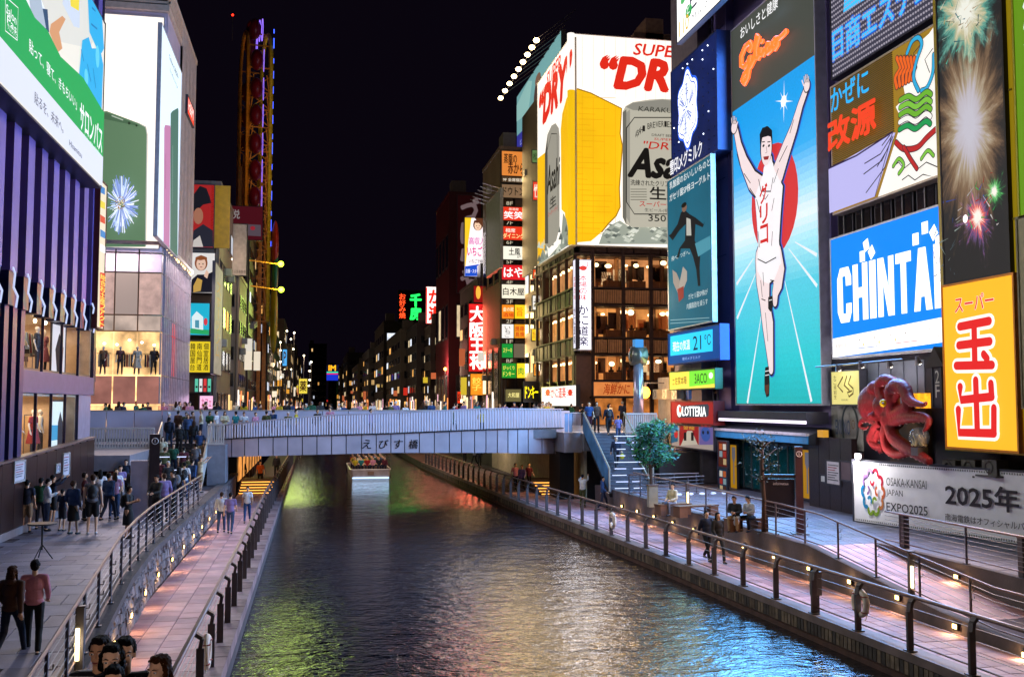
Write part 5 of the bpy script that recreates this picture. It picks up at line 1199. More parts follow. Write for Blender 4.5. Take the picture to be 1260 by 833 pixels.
bd = Board('sign', 'yellow and green twin lit sign with small balconies below the temperature panel', 'R', XR-1.5, (824, 459), (824, 479), 880, depth=.4, face=E('f0d850', 1.2), strength=1.2, frame='305030')
bd.poly([(848, 456), (880, 452), (880, 472), (848, 476)], '70d838'); bd.text('土佐家本陣', 827, 464, 474, 845, '705818', bold=.02); bd.text('3ACO', 855, 460, 472, 870, '185818', bold=.04); bd.ell(875, 462, 2.6, 4, 'f4ffe0'); bd.fin(90, (.8, 1, .4))
bd = Board('restaurant_sign', 'red box sign with white hamburger shop lettering', 'R', XR-1.6, (826, 495), (826, 519), 878, depth=.6, face=E('b02828', .75), strength=1., frame='802020')
bd.poly([(834, 500), (871, 497), (872.5, 500), (872, 511), (870, 513), (834, 514)], '38404c'); bd.ell(836, 505.5, 3, 7.5, 'f8f4f0', 1.4); bd.ell(837, 504, 1.5, 4, 'e04020'); bd.text('LOTTERIA', 840, 500, 511.5, 869, 'ffffff', 1.7, bold=.10); bd.fin(90, (1, .5, .4))
bd = Board('picture_sign', 'wide red white and blue picture sign under the red box sign', 'R', XR-1.55, (826, 523), (826, 548), 878, depth=.2, face=E('b8a8a0', .6), strength=.7)
bd.poly([(826, 523), (834, 522), (834, 543), (826, 545)], '2c6488'); bd.ell(832, 534, 2.3, 5, 'c83030'); bd.poly([(836, 522), (860, 520), (860, 547), (836, 548)], 'a02028'); bd.poly([(838, 548), (843, 536), (846, 530), (852, 530), (855, 538), (859, 547)], 'c8c0b0'); bd.text('金龍', 841, 523, 528, 855, 'e0b040', bold=.02)
for x in (843.5, 852.5): bd.poly([(x-1.6, 532), (x+1.6, 532), (x+1.6, 542), (x-1.6, 542)], '20181c')
bd.poly([(861, 520), (878, 519), (878, 547), (861, 547)], '7060a0'); bd.ell(869, 534, 6, 9, '3858a8'); bd.ell(866, 532, 1.3, 2.2, '101830'); bd.ell(872, 532, 1.3, 2.2, '101830'); bd.text('営業中', 863, 521, 525, 876, 'd84040'); bd.fin()
# facade behind these signs
fb = MB(); fb.box(-.9, .3, ry(882, 500), YEND, 0, 36, M('5c5258', .6, var=.2)).box(-.7, 12, YEND+.05, 60.8, 0, onX(810, 466, XR).z-ZR, M('9a8c7c', .7, var=.2)); fb.build('annex_wall', mb_)
for (a, b_, c, d) in ((826, 552, 838, 590), (842, 555, 868, 598)): MB().box(-1.0, -.88, ry(c, 560), ry(a, 560), rz_(a, d-2), rz_(a, b_), M('2c2830', .3)).build('shutter', mb_)
MB().box(-1.3, -1.0, ry(868, 560), ry(850, 560), rz_(860, 590), rz_(860, 553), M('5c5a90', .7)).build('curtain', mb_)
MB().box(-1.0, -.88, ry(838, 560), ry(834, 560), 0, 2.9, M('808080', .4, .4)).build('duct', mb_)
for k, px in enumerate((833, 845, 858)):
    t = link('air_conditioner', None, mb_, (-1.25, ry(px, 485), rz_(px, 491))); MB().box(-.2, .3, -.4, .4, 0, .6, M('a09888', .5)).build('case', t); MB().torus((-.21, 0, .3), .2, .02, iron, 'x', 14, 4).build('grille', t)
t = link('water_tank', None, mb_, (-.5, ry(866, 485), rz_(866, 491))); MB().tube([(0, 0, 0), (0, 0, 1.6)], .55, M('1c4ca0', .4), 14).build('drum', t)
# ground floor shop with awning
aw = thing('information_shop', 'glass-fronted shop with blue awning and yellow upright banners under the runner billboard', 'shop', (XR-.35, 0, ZR))
def ay(px): return ry(px, 560, XR-.35)
gy0, gy1 = ay(985), ay(908)
MB().box(-.05, .3, ay(1020), ay(884), 0, rz_(960, 532), M('15151c', .35)).build('wall', aw)
for k in range(7): MB().box(-.12, -.08, gy0+(gy1-gy0)*k/7+.03, gy0+(gy1-gy0)*(k+1)/7-.03, .15, rz_(940, 545), GLASS('0c444a', .8, .03)).build('glass_panel', aw)
for k in range(8): MB().box(-.16, -.05, gy0+(gy1-gy0)*k/7-.02, gy0+(gy1-gy0)*k/7+.02, .1, rz_(940, 543), iron).build('mullion', aw)
MB().add([(-1.1, ay(1024), rz_(1000, 534)), (-1.1, ay(884), rz_(1000, 534)), (-.1, ay(884), rz_(1000, 525)), (-.1, ay(1024), rz_(1000, 525)), (-1.1, ay(1024), rz_(1000, 534)-.4), (-1.1, ay(884), rz_(1000, 534)-.4), (-.1, ay(884), rz_(1000, 537)-.3), (-.1, ay(1024), rz_(1000, 537)-.3)], [(0, 1, 2, 3), (7, 6, 5, 4), (1, 5, 6, 2), (3, 7, 4, 0)], M('24262e', .5)).build('awning', aw); MB().box(-1.13, -1.09, ay(1024), ay(884), rz_(1000, 534)-.36, rz_(1000, 534)-.02, M('1c6ea0', .5)).build('fascia', aw)
MB().box(-1.2, -1.05, ay(1024), ay(884), rz_(1000, 534)-.02, rz_(1000, 534)+.1, M('b8b0b8', .35, .5)).build('awning_rail', aw)
MB().box(-1.1, -.05, ay(1022), ay(908), rz_(960, 519), rz_(960, 506), M('3a3848', .4, .4)).build('signboard_base', aw); MB().box(-1.14, -1.1, ay(1022), ay(910), rz_(960, 519), rz_(960, 515.5), E('f8ecff', 1.6)).build('light_strip', aw)
lamp(aw, (-1.5, (ay(1022)+ay(908))/2, rz_(960, 520)), 200, (.85, .8, 1), 1.2, 'AREA', (0, 0, 0), 9, 'strip_light')
for px0, px1, y0, y1 in ((898.5, 907, 547, 600), (987.5, 999, 553, 612)):
    bd = Board('banner', 'upright yellow banner with grey spoon shape %s the glass front' % ('at the far end of' if px0 < 950 else 'at the near end of'), 'R', XR-.62, (px0, y0), (px0, y1), px1, depth=.08, cat='banner', face=E('c89018', .55), strength=.6)
    w_, h_ = bd.w, bd.h; bd.flat([(w_*.25, h_*.95), (w_*.75, h_*.95), (w_*.75, h_*.72), (w_*.58, h_*.6), (w_*.58, h_*.1), (w_*.42, h_*.1), (w_*.42, h_*.6), (w_*.25, h_*.72)], '707080'); bd.fin()
for (a, y0, y1, c1) in ((884, 543, 573, '6a2018'), (884.5, 576, 606, '1c3c58')):
    bd = Board('poster', 'small %s framed menu poster beside the far banner' % ('reddish' if y0 < 560 else 'bluish'), 'R', XR-1.5, (a, y0), (a, y1), 895, depth=.08, cat='poster', face=E(c1, .5), strength=.6); w_, h_ = bd.w, bd.h
    for i in range(2):
        for j in range(3): bd.rect(w_*(.1+.45*i), h_*(.08+.3*j), w_*(.45+.45*i), h_*(.32+.3*j), ('c8b080', 'a83028', 'e0d8c8', '503020', '88a0a8', 'c06030')[(i*3+j+int(y0)) % 6])
    bd.fin()
# black boarded shop next to it
bs = thing('boarded_front', 'black boarded shop front with pinned notices between the glass shop and hoarding', 'shop front', (XR-1.1, 0, ZR)); k = 0
y = onX(1049, 600, XR-1.1).y
while y < onX(1000, 600, XR-1.1).y: MB().box(0, .25, y+.01, y+.88, 0, 3.0, M('211618', .4, var=.2, bump=.4)).build('board', bs); y += .9
MB().box(-.25, 0, onX(1020, 560, XR-1.1).y, onX(1013, 560, XR-1.1).y, 3., 3.3, E('c89030', 1.)).build('door_lamp', bs)
for (a, b_, y0, y1, c, lb) in ((1017, 1033.5, 567, 594, 'c4bcc4', 'white printed notice with red heading on the black boards'), (1034, 1047, 568, 589, '5a4850', 'glossy dark picture sheet beside the white notice'), (1010, 1015.5, 585, 592, 'c8c8c8', 'tiny white card on the black boards')):
    bd = Board('notice', lb, 'R', XR-1.13, (a, y0), (a, y1), b_, depth=.02, cat='notice', face=M(c, .5, var=.1)); w_, h_ = bd.w, bd.h
    if a == 1017:
        for q in range(7): bd.rect(w_*.1, h_*(.82-.11*q), w_*(.9-(q % 3)*.12), h_*(.86-.11*q), M('8c2430' if q in (1, 2) else '3a3a44', .6))
    bd.fin()
# ------------------------------------------------------------------ right group of giant signs
bd = Board('billboard', 'dotted grey sign with blue neon lettering at the top of the sign wall', 'R', XR-.4, (1021, -60), (1023, 98), 1152, depth=.6, cat='billboard', frame='282838', face=E('5c5a70', .4), strength=1., back=True)
b = MB(); dt = E('b0a8b8', .8)
for i in range(44):
    for j in range(26): b.box(bd.w*(.01+.0222*i), bd.w*(.01+.0222*i)+.07, -.03, 0, bd.h*(.01+.038*j), bd.h*(.01+.038*j)+.07, dt)
b.build('bulb_dot', bd.t, kind='stuff')
bd.text('日商エステム', 1024.5, 39, 76, 1150, '38a8f0', 1.4, bold=.03, outline=('1c50b0', .05)); bd.poly([(1038, 16), (1040, -12), (1080, -40), (1078, -8)], '38b0f0', 1.3); bd.fin(900, (.6, .75, 1))
bd = Board('billboard', 'yellow striped sign with blue and red lettering and white cloud artwork', 'R', XR-.5, (1023, 109), (1023.5, 264), 1158, depth=.6, cat='billboard', frame='c0b0a0', face=E('b08828', .75), strength=1.)
b = MB(); h_ = bd.h
for k in range(42): b.box(.05, bd.w*.62, -.05, 0, h_*(.38+.0148*k), h_*(.38+.0148*k)+h_*.006, M('503818', .5))
b.build('stripe', bd.t, kind='stuff'); bd.nl = 14
bd.poly([(1158, 15), (1145, 42), (1136, 50), (1131, 66), (1122, 74), (1126, 90), (1112, 100), (1116, 120), (1104, 132), (1112, 150), (1106, 166), (1082, 245), (1158, 218)], 'f6f2ea', 1.05)
for P in ([(1136, 54), (1126, 66), (1128, 80), (1120, 86)], [(1150, 60), (1140, 74), (1146, 90)], [(1100, 206), (1108, 200), (1114, 208), (1124, 200), (1132, 208), (1142, 200), (1156, 206)], [(1112, 222), (1120, 216), (1128, 222), (1138, 215), (1150, 220)]): bd.stroke(P, 1.4, '282430', r=False)
def rib(P, w, c, o='242030'):
    Q = [P[0]]; V = [Vector(p) for p in P]
    for i in range(len(V)-1):
        p0 = V[max(i-1, 0)]; p1 = V[i]; p2 = V[i+1]; p3 = V[min(i+2, len(V)-1)]
        for j in range(1, 6): t_ = j/5; q = .5*((2*p1)+(-p0+p2)*t_+(2*p0-5*p1+4*p2-p3)*t_*t_+(-p0+3*p1-3*p2+p3)*t_**3); Q.append((q.x, q.y))
    P = Q
    bd.stroke(P, w+2.2, o); bd.stroke(P, w, c)
for k in range(6): rib([(1106+k*4, 108-k*2), (1104+k*5, 96-k*2), (1110+k*4, 84), (1106+k*4.5, 72)], 5.5, 'e86420')
rib([(1120, 66), (1126, 52), (1134, 47), (1138, 56), (1132, 74), (1128, 96), (1134, 112)], 5, '30a8d8'); rib([(1153, 68), (1152, 90), (1145, 108), (1138, 112)], 5, '30a8d8')
for k in range(5): rib([(1112, 124+k*9), (1122, 119+k*9), (1132, 123+k*9), (1144, 114+k*9), (1150, 117+k*9)], 6, ('6cb030', '7cc040', '6cb030', 'f4f0ea', '209850')[k])
rib([(1108, 176), (1118, 184), (1134, 182), (1146, 170), (1157, 160)], 6, 'b82828'); rib([(1118, 182), (1126, 196), (1134, 208)], 5, 'b82828'); rib([(1105, 205), (1112, 196), (1118, 204), (1112, 214)], 4, '7cc040'); rib([(1140, 196), (1148, 186), (1155, 192)], 4, '7cc040')
bd.poly([(1023, 210), (1104, 164), (1108, 164), (1083, 245), (1023.5, 270)], 'b4b0e4', 1.1); bd.stroke([(1023, 209), (1060, 192), (1105, 163)], 2, '30204c', r=False); bd.stroke([(1105, 163), (1083, 245)], 1.6, '30204c', r=False)
for q in ([(1104, 168), (1090, 190), (1070, 202)], [(1105, 170), (1092, 198), (1069, 215)], [(1106, 172), (1096, 206), (1072, 238)], [(1106, 168), (1098, 186), (1086, 206)], [(1102, 167), (1092, 180)]): bd.stroke(q, 1.5, '201838', r=False)
bd.text('かぜに', 1028.5, 112, 140, 1076, '28a0e0', 1.3, bold=.05); bd.text('改源', 1025, 152, 189, 1085, 'e04020', 1.2, bold=.10); bd.fin(1300, (1, .9, .8))
# windows between signs
for k in range(5):
    px = 1030+k*25; y1 = ry(px, 280); y0 = ry(px+20, 280)
    f = MB().box(-.1, .05, y0, y1, rz_(1030, 292-k*0)+.1, rz_(1030, 268)+.1, M('4a4440', .5, .3)).build('window_frame', mb_) if False else None
w_ = thing('window_band', 'band of dim corrugated wall and windows between the striped sign and blue sign', 'windows', (XR, 0, 0))
z0 = onX(1030, 292, XR).z; z1 = onX(1030, 266, XR).z
for k in range(5):
    ya_, yb_ = ry(1156, 270)+(ry(1030, 280)-ry(1156, 270))*k/5, ry(1156, 270)+(ry(1030, 280)-ry(1156, 270))*(k+1)/5
    MB().box(-.02, .4, ya_+.1, yb_-.1, z0, z1+.3, M('3c3a42', .5, .3)).build('frame', w_); MB().box(-.05, -.02, ya_+.2, yb_-.2, z0+.05, z1+.1, M('14141c', .12)).build('pane', w_)
    MB().box(-.1, -.04, (ya_+yb_)/2-.03, (ya_+yb_)/2+.03, z0, z1+.2, M('706c70', .4, .4)).build('mullion', w_)
bd = Board('billboard', 'bright blue apartment rental sign with white capital letters and white lower band', 'R', XR-.7, (1022.5, 296), (1024, 440), 1161, depth=.6, cat='billboard', frame='e0e0e8', face=E('0878e4', 1.4), strength=1.25)
bd.poly([(1024, 417), (1161, 390), (1161, 421), (1024, 440)], 'fbf8f4', 1.5)
LT = {'C': [[(1, .82), (.82, 1), (.22, 1), (0, .8), (0, .2), (.22, 0), (.82, 0), (1, .18), (1, .34), (.62, .34), (.6, .16), (.4, .16), (.38, .84), (.6, .84), (.62, .66), (1, .66)]], 'H': [[(0, 0), (.36, 0), (.36, .4), (.64, .4), (.64, 0), (1, 0), (1, 1), (.64, 1), (.64, .58), (.36, .58), (.36, 1), (0, 1)]], 'I': [[(0, 0), (1, 0), (1, 1), (0, 1)]], 'N': [[(0, 0), (.33, 0), (.33, .55), (.62, 0), (1, 0), (1, 1), (.67, 1), (.67, .46), (.38, 1), (0, 1)]], 'T': [[(.32, 0), (.68, 0), (.68, .83), (1, .83), (1, 1), (0, 1), (0, .83), (.32, .83)]], 'A': [[(0, 0), (.34, 0), (.4, .22), (.6, .22), (.66, 0), (1, 0), (.7, 1), (.3, 1)]]}
x = bd.L(1030, 330)[0]; xe = bd.L(1160, 330)[0]; za = bd.L(1040, 397)[1]; zb_ = bd.L(1040, 329)[1]
ws = [1, 1, .42, 1, .9, 1, .42]; tot = sum(ws)+.12*6; sc = (xe-x)/tot
for ch, w0 in zip('CHINTAI', ws):
    for P in LT[ch]: bd.flat([(x+sc*w0*a, za+(zb_-za)*b_) for a, b_ in P], 'fcfcff', 1.5, mb=bd.tx)
    x += sc*(w0+.12)
for cx, cy, a in ((1062, 318, 0), (1073.5, 313, .6), (1067, 304.5, .3), (1128, 297, 0), (1139.5, 283, 0), (1150.5, 289, .6), (1157, 300, .2)):
    X, Z = bd.L(cx, cy-2.5); q = .27; bd.flat([(X+q*cos(a+pi/4+k*pi/2), Z+q*1.15*sin(a+pi/4+k*pi/2)) for k in range(4)], 'fcfcff', 1.5)
bd.text('賃貸住宅', 1029, 424, 429, 1044, '807878', bold=.01); bd.stroke([(1055, 429), (1082, 426)], .9, '5878c8', r=False); bd.stroke([(1104, 422.5), (1132, 419)], .9, 'e06878', r=False)
for px, py in ((1065, 424), (1084, 421), (1104, 418)): bd.ell(px, py, .8, 2.2, 'e8b860')
for px in range(1060, 1121, 19): bd.ell(px, 418-(px-1060)*.14, .7, 1.2, '807878')
for i in range(3):
    for j in range(3): bd.stroke([(1146+i*6, 405+j*5.3-i), (1148+i*6, 404.8+j*5.3-i)], .8, '807878', r=False)
bd.fin(4400, (.16, .42, 1))
# LED column
YP = 20.9
colm = thing('yellow_pillar', 'tall yellow steel pillar box that carries the video screen and orange sign', 'pillar', (YP, 0, ZR))
ya_, yb_ = onX(1240, 400, YP).y, onX(1161, 400, YP).y; yc_ = onX(1257, 400, YP).y
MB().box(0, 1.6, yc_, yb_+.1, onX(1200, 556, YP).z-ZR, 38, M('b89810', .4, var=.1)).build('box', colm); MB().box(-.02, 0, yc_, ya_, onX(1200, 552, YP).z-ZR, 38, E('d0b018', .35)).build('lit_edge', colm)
for k in range(6): MB().box(-.06, -.02, yc_+.05, ya_-.05, 6+k*4, 6.06+k*4, M('907808', .5)).build('seam', colm)
MB().box(1.5, 2.2, yc_+.1, yb_, 0, onX(1200, 556, YP).z-ZR, M('1a1018', .5)).build('base', colm)
bd = Board('video_screen', 'dark LED video screen with a pale burst and coloured sparks', 'R', YP-.15, (1151.5, -60), (1160, 349), 1236, depth=.14, cat='screen', face=E('120d12', .9), strength=1., frame='181818')
r = random.Random(6)
def hx6(c): return '%02x%02x%02x' % tuple(int(255*max(0, min(1, x))**(1/2.2)) for x in c)
def burst_mat(bd):
    m = bpy.data.materials.new('led_burst'); m.use_nodes = True; n = m.node_tree.nodes; l = m.node_tree.links; b = n['Principled BSDF']; b.inputs['Base Color'].default_value = (.01, .01, .01, 1); b.inputs['Roughness'].default_value = .6
    tc = n.new('ShaderNodeTexCoord'); sp = n.new('ShaderNodeSeparateXYZ'); l.new(tc.outputs['Object'], sp.inputs[0])
    def mt(op, a, b_=None, c=None):
        q = n.new('ShaderNodeMath'); q.operation = op
        for i, v in enumerate((a, b_, c)):
            if v is None: continue
            if isinstance(v, (int, float)): q.inputs[i].default_value = v
            else: l.new(v, q.inputs[i])
        return q.outputs[0]
    def layer(cx, cy, rx, ry, freq, amp, ramp, gain=1.):
        X, Z = bd.L(cx, cy); ax = abs(bd.L(cx+rx, cy)[0]-X); az = abs(bd.L(cx, cy-ry)[1]-Z)
        u = mt('DIVIDE', mt('SUBTRACT', sp.outputs[0], X), ax); v = mt('DIVIDE', mt('SUBTRACT', sp.outputs[2], Z), az)
        r_ = mt('SQRT', mt('ADD', mt('MULTIPLY', u, u), mt('MULTIPLY', v, v))); an = mt('ARCTAN2', v, u)
        cb = n.new('ShaderNodeCombineXYZ'); l.new(mt('MULTIPLY', mt('COSINE', an), freq), cb.inputs[0]); l.new(mt('MULTIPLY', mt('SINE', an), freq), cb.inputs[1]); l.new(mt('MULTIPLY', r_, .9), cb.inputs[2])
        nz = n.new('ShaderNodeTexNoise'); nz.inputs['Scale'].default_value = 1.6; nz.inputs['Detail'].default_value = 7; nz.inputs['Roughness'].default_value = .7; l.new(cb.outputs[0], nz.inputs['Vector'])
        val = mt('ADD', mt('SUBTRACT', 1.15, r_), mt('MULTIPLY', mt('SUBTRACT', nz.outputs['Fac'], .5), mt('MULTIPLY', amp, r_)))
        cr = n.new('ShaderNodeValToRGB'); e = cr.color_ramp.elements
        while len(e) < len(ramp): e.new(.5)
        for q, (p, c) in zip(e, ramp): q.position = p; q.color = (*lin(c), 1)
        l.new(val, cr.inputs[0]); return cr.outputs[0]
    L_ = [layer(1193, 155, 44, 128, 3.2, 1.9, [(.08, '060405'), (.25, '3c2a1c'), (.5, '7c6044'), (.68, 'a8967c'), (.82, 'bcb4bc'), (1., 'c4c0cc')]),
          layer(1188, 15, 46, 70, 2.2, 3.0, [(.1, '000000'), (.35, '1c4844'), (.55, '58a090'), (.75, 'c0b890'), (1., 'f0f0e4')]), layer(1203, 268, 26, 44, 3.6, 3.4, [(.3, '000000'), (.5, '301824'), (.7, '5c4880'), (.85, 'e04838'), (1., 'fff4e8')]),
          layer(1224, 236, 16, 26, 3.2, 3., [(.3, '000000'), (.6, '103820'), (.85, '50c060'), (1., 'fff4e8')])]
    o_ = L_[0]
    for q in L_[1:]:
        x = n.new('ShaderNodeMix'); x.data_type = 'RGBA'; x.blend_type = 'ADD'; x.inputs['Factor'].default_value = 1.; l.new(o_, x.inputs['A']); l.new(q, x.inputs['B']); o_ = x.outputs['Result']
    l.new(o_, b.inputs['Emission Color']); b.inputs['Emission Strength'].default_value = 1.; return m
bd.a.add([(0, -.01, 0), (bd.w, -.01, 0), (bd.w, -.01, bd.h), (0, -.01, bd.h)], [(0, 1, 2, 3)], burst_mat(bd)); bd.nl = 4
for cx, cy, n_, cs_ in ((1203, 266, 26, ('e03030', '30c060', 'e8e0e0', '3060d0')), (1190, 26, 46, ('58c0a8', 'a0c0b0', 'c09040', '3c7c94', 'e8d8c0', '406858')), (1226, 236, 8, ('e03030', '30c060', 'f0f0f0')), (1170, 318, 26, ('98a8a0', '607078'))):
    for k in range(n_):
        a = r.gauss(.9, .5) if k % 3 else r.uniform(0, 6.28); q = r.uniform(3, 22); X = min(max(cx+r.gauss(0, 16), 1162), 1230); Y_ = cy+r.gauss(0, 18)
        bd.stroke([(X, Y_), (min(max(X+q*cos(a)*.6, 1160), 1233), Y_-q*sin(a)*.8)], [r.uniform(.8, 2.2), .3], cs_[k % len(cs_)], r.uniform(.3, .9), r=False)
bd.ell(1203, 270, 3, 5, 'fff4f0', 1.5); bd.fin(160, (1, .9, .9))
bd = Board('billboard', 'orange-yellow supermarket sign with big red outlined characters', 'R', YP-.17, (1160, 354), (1163.5, 549), 1249.5, depth=.16, cat='billboard', face=E('f8b428', 1.15), strength=1.15, frame='d08020')
ol = ('fff4e8', .045)
bd.text('スーパー', 1175, 366, 385, 1223, 'd82828', bold=.07, outline=('fff4e8', .06))
def chunky(strokes, w):
    for ww, c in ((w*1.75, 'fff6ec'), (w, 'd82424')):
        for P in strokes: bd.stroke(P, ww, c)
chunky([[(1182, 402), (1218, 395)], [(1181, 425), (1219, 420)], [(1178, 450), (1222, 449)], [(1200, 399), (1201, 449)], [(1212, 436), (1216, 441)]], 10.5)
chunky([[(1203, 468), (1205, 530)], [(1184, 476), (1185, 492), (1223, 488)], [(1222, 472), (1223, 488)], [(1182, 504), (1183, 532), (1226, 533)], [(1226, 502), (1226, 533)]], 10.5)
bd.fin(1500, (1, .66, .5))
bd = Board('billboard', 'green board with white lettering cut by the edge of the view', 'R', YP-.6, (1244, -80), (1258, 265), 1330, depth=.3, cat='billboard', face=E('6c9c18', .8), strength=1., frame='a8a010')
bd.text('おみやげ', 1258, -12, 100, 1275, 'e8f0ff', vert=True, bold=.05); bd.fin(500, (.8, 1, .5))
bd = Board('sign', 'pale unlit sign panel below the green board at the edge of the view', 'R', YP-.6, (1252, 270), (1258, 500), 1330, depth=.3, face=M('a89c78', .6), frame='706850'); bd.fin()
# hoarding, octopus shop
ha = math.atan2(27.5-34.5, 21.8-20)
bd = Board('hoarding', 'long white exhibition hoarding with ring emblem and dark lettering', 'A', (20.0, 34.5), (1050, 567), (1050, 640), 1300, depth=.12, cat='hoarding', face=M('ece8ee', .45, var=.05), strength=1., ang=ha)
def ink(c): return M(c, .5, var=.05)
INK = ink('231a24')
cx, cz = bd.L(1074.5, 605); r0 = abs(bd.L(1074.5, 580)[1]-cz); kx2 = (bd.L(1087, 605)[0]-cx)/r0; cols_ = ['b02038', 'b02038', 'c06038', 'c07840', '7c9c20', '7c9c20', '2080b0', '1878b0', '7c5c90', '806090']
for k in range(10):
    a = pi/2-.31-k*2*pi/10; ex, ez = cx+r0*.86*cos(a)*1.0, cz+r0*.86*sin(a)*1.05; y = bd.lay(); rr = r0*.235; w = rr*.8
    pts = []; st = a-pi/2-.5 if k % 2 else a-pi/2-.3
    for i in range(11): b_ = a-pi*.55+i*pi*1.1/10; pts.append((ex+rr*cos(b_), ez+rr*sin(b_), b_))
    v = []
    for x, z, b_ in pts: v += [(x-w*.5*cos(b_), y, z-w*.5*sin(b_)), (x+w*.5*cos(b_), y, z+w*.5*sin(b_))]
    v = [(cx+(x-cx)*kx2, y_, z) for x, y_, z in v]; bd.a.add(v, [(2*i, 2*i+1, 2*i+3, 2*i+2) for i in range(10)], ink(cols_[k]))
for a0, c in ((pi/2, 'b02038'), (pi*.95, '7c5c90'), (.1, 'c06038'), (-pi*.35, '7c9c20'), (-pi*.68, '2080b0')):
    ex, ez = cx+r0*.5*cos(a0), cz+r0*.5*sin(a0)*1.05; v = []; y = bd.lay(); rr = r0*.18; w = rr*.8
    for i in range(11): b_ = a0+pi-pi*.55+i*pi*1.1/10; v += [(ex+(rr-w/2)*cos(b_), y, ez+(rr-w/2)*sin(b_)), (ex+(rr+w/2)*cos(b_), y, ez+(rr+w/2)*sin(b_))]
    v = [(cx+(x-cx)*kx2, y_, z) for x, y_, z in v]; bd.a.add(v, [(2*i, 2*i+1, 2*i+3, 2*i+2) for i in range(10)], ink(c))
bd.text('OSAKA-KANSAI', 1092, 587, 597, 1141.5, INK); bd.text('JAPAN', 1092, 601.5, 611, 1112.5, INK); bd.text('EXPO2025', 1092.5, 617.5, 628, 1143, INK, bold=.1)
bd.text('2025年', 1165, 593, 621, 1255, INK, bold=.1); bd.text('南海電鉄はオフィシャルパートナー', 1165, 631, 640, 1298, INK, bold=.012)
b = MB()
for k in range(90):
    x = bd.w*k/89
    for z in (.06, bd.h-.06): b.tube([(x, -.02, z-.03), (x, -.02, z+.03)], .012, M('303030', .5), 5)
b.build('eyelet', bd.t, kind='stuff'); bd.fin()
t = thing('floodlight', 'dazzling white floodlight on top of the hoarding\'s far corner', 'floodlight', onX(1058, 561, 20.0)); MB().tube([(0, 0, 0), (-.14, 0, -.02)], [.08, .12], E('ffffff', 40), 10).build('lens', t); MB().box(0, .12, -.08, .08, -.12, .1, iron).box(-.01, .02, -.02, .02, -.5, -.1, iron).build('housing', t); lamp(t, (-.4, 0, 0), 320, (1, .97, .92), .1)

# ------------------------------------------------------------------ octopus restaurant front
YO = 21.3
os_ = thing('octopus_restaurant', 'restaurant front of pale boards and steel sheet behind the giant octopus', 'restaurant', (XR-.1, 0, ZR))
y0_, y1_ = ry(1160, 520, XR-.1), ry(1024, 520, XR-.1)
MB().box(.02, .4, y0_-3, y1_, 0, onX(1090, 442, XR-.1).z-ZR+.4, M('1c1820', .6)).build('wall', os_)
ys_ = [y1_-i*(y1_-ry(1062, 520, XR-.1))/5 for i in range(6)]
for a, b_ in zip(ys_, ys_[1:]): MB().box(-.04, .02, b_+.02, a-.02, onX(1030, 552, XR).z-ZR, onX(1030, 490, XR).z-ZR, M('8c8884', .6, var=.2, bump=.3, bscale=5)).build('board', os_)
k = 0; y = ry(1062, 520, XR-.1)
while y > ry(1135, 480, XR-.1):
    MB().box(-.04+(k % 2)*.03, .02, y-.42, y-.01, onX(1090, 497, XR).z-ZR, onX(1090, 446, XR).z-ZR, M('777c8c', .3, .6, var=.25, scale=.8)).build('steel_sheet', os_); y -= .43; k += 1
MB().box(-.1, -.02, ry(1146, 500, XR-.1), ry(1122, 500, XR-.1), onX(1130, 502, XR).z-ZR, onX(1130, 484, XR).z-ZR, E('f0a020', 1.6, var=.6, scale=3.)).build('menu_light', os_)
MB().box(-.2, .1, ry(1146, 520, XR-.1), ry(1100, 520, XR-.1), onX(1130, 572, XR).z-ZR, onX(1130, 503, XR).z-ZR, M('3a2818', .5, var=.3)).build('doorway', os_)
MB().tube([(-.9, ry(1030, 450), onX(1030, 450, XR-.9).z-ZR), (-.9, ry(1140, 436), onX(1140, 440, XR-.9).z-ZR)], .035, steel, 6).build('lamp_pipe', os_)
for px, py in ((1030, 451), (1058, 447), (1093, 446), (1128, 442)):
    q = onX(px, py, XR-1.); t = link('spot_lamp', None, os_, (-.9, q.y, q.z-ZR)); MB().tube([(0, 0, .1), (.06, 0, -.12), (.08, 0, -.16)], [.06, .12, .16], steel, 8).build('shade', t); MB().ell((.08, 0, -.15), (.1, .1, .05), E('fff0e0', 5), 8, 5).build('bulb', t)
    lamp(t, (.05, 0, -.3), 40, (1, .95, .9), .1)
bd = Board('sign', 'square cream lit sign with brown brush letters above the grey bicycle emblem', 'R', XR-.5, (1023, 458), (1024.5, 497.5), 1058, depth=.3, face=E('e4d884', .95), strength=.9)
for P in ([(1037, 464), (1031, 475), (1037, 482)], [(1042, 463), (1039, 474), (1045, 480)], [(1047, 463), (1044, 472), (1050, 478), (1050, 484), (1045, 488), (1043, 483), (1048, 481)]): bd.stroke(P, [2.2, 2.6, 2] if len(P) == 3 else 2.3, '5c4410')
bd.text('たこ焼割烹', 1026, 462, 492, 1029.5, '5c4410', vert=True); bd.text('KUKURU', 1036, 491, 493, 1044, '5c4410'); bd.fin(90, (1, .9, .5))
bd = Board('emblem', 'dark oval ring emblem with blue and brown letters on the pale boards', 'R', XR-.35, (1026, 503), (1026, 548), 1054, back=False, cat='emblem')
t = MB(); cx, cz = bd.L(1047, 525); t.torus((0, 0, 0), 1, .07, M('2c3436', .4), 'y', 28, 6); t.v = [(cx+x*.62, y*.5-.05, cz+z*.9) for x, y, z in t.v]; t.build('ring', bd.t)
bd.text('EKUNO', 1028, 516, 534, 1046, M('2c3c5c', .4), bold=.05); bd.text('JO', 1046, 516, 532, 1052, M('6a4c24', .4), bold=.04); bd.fin()
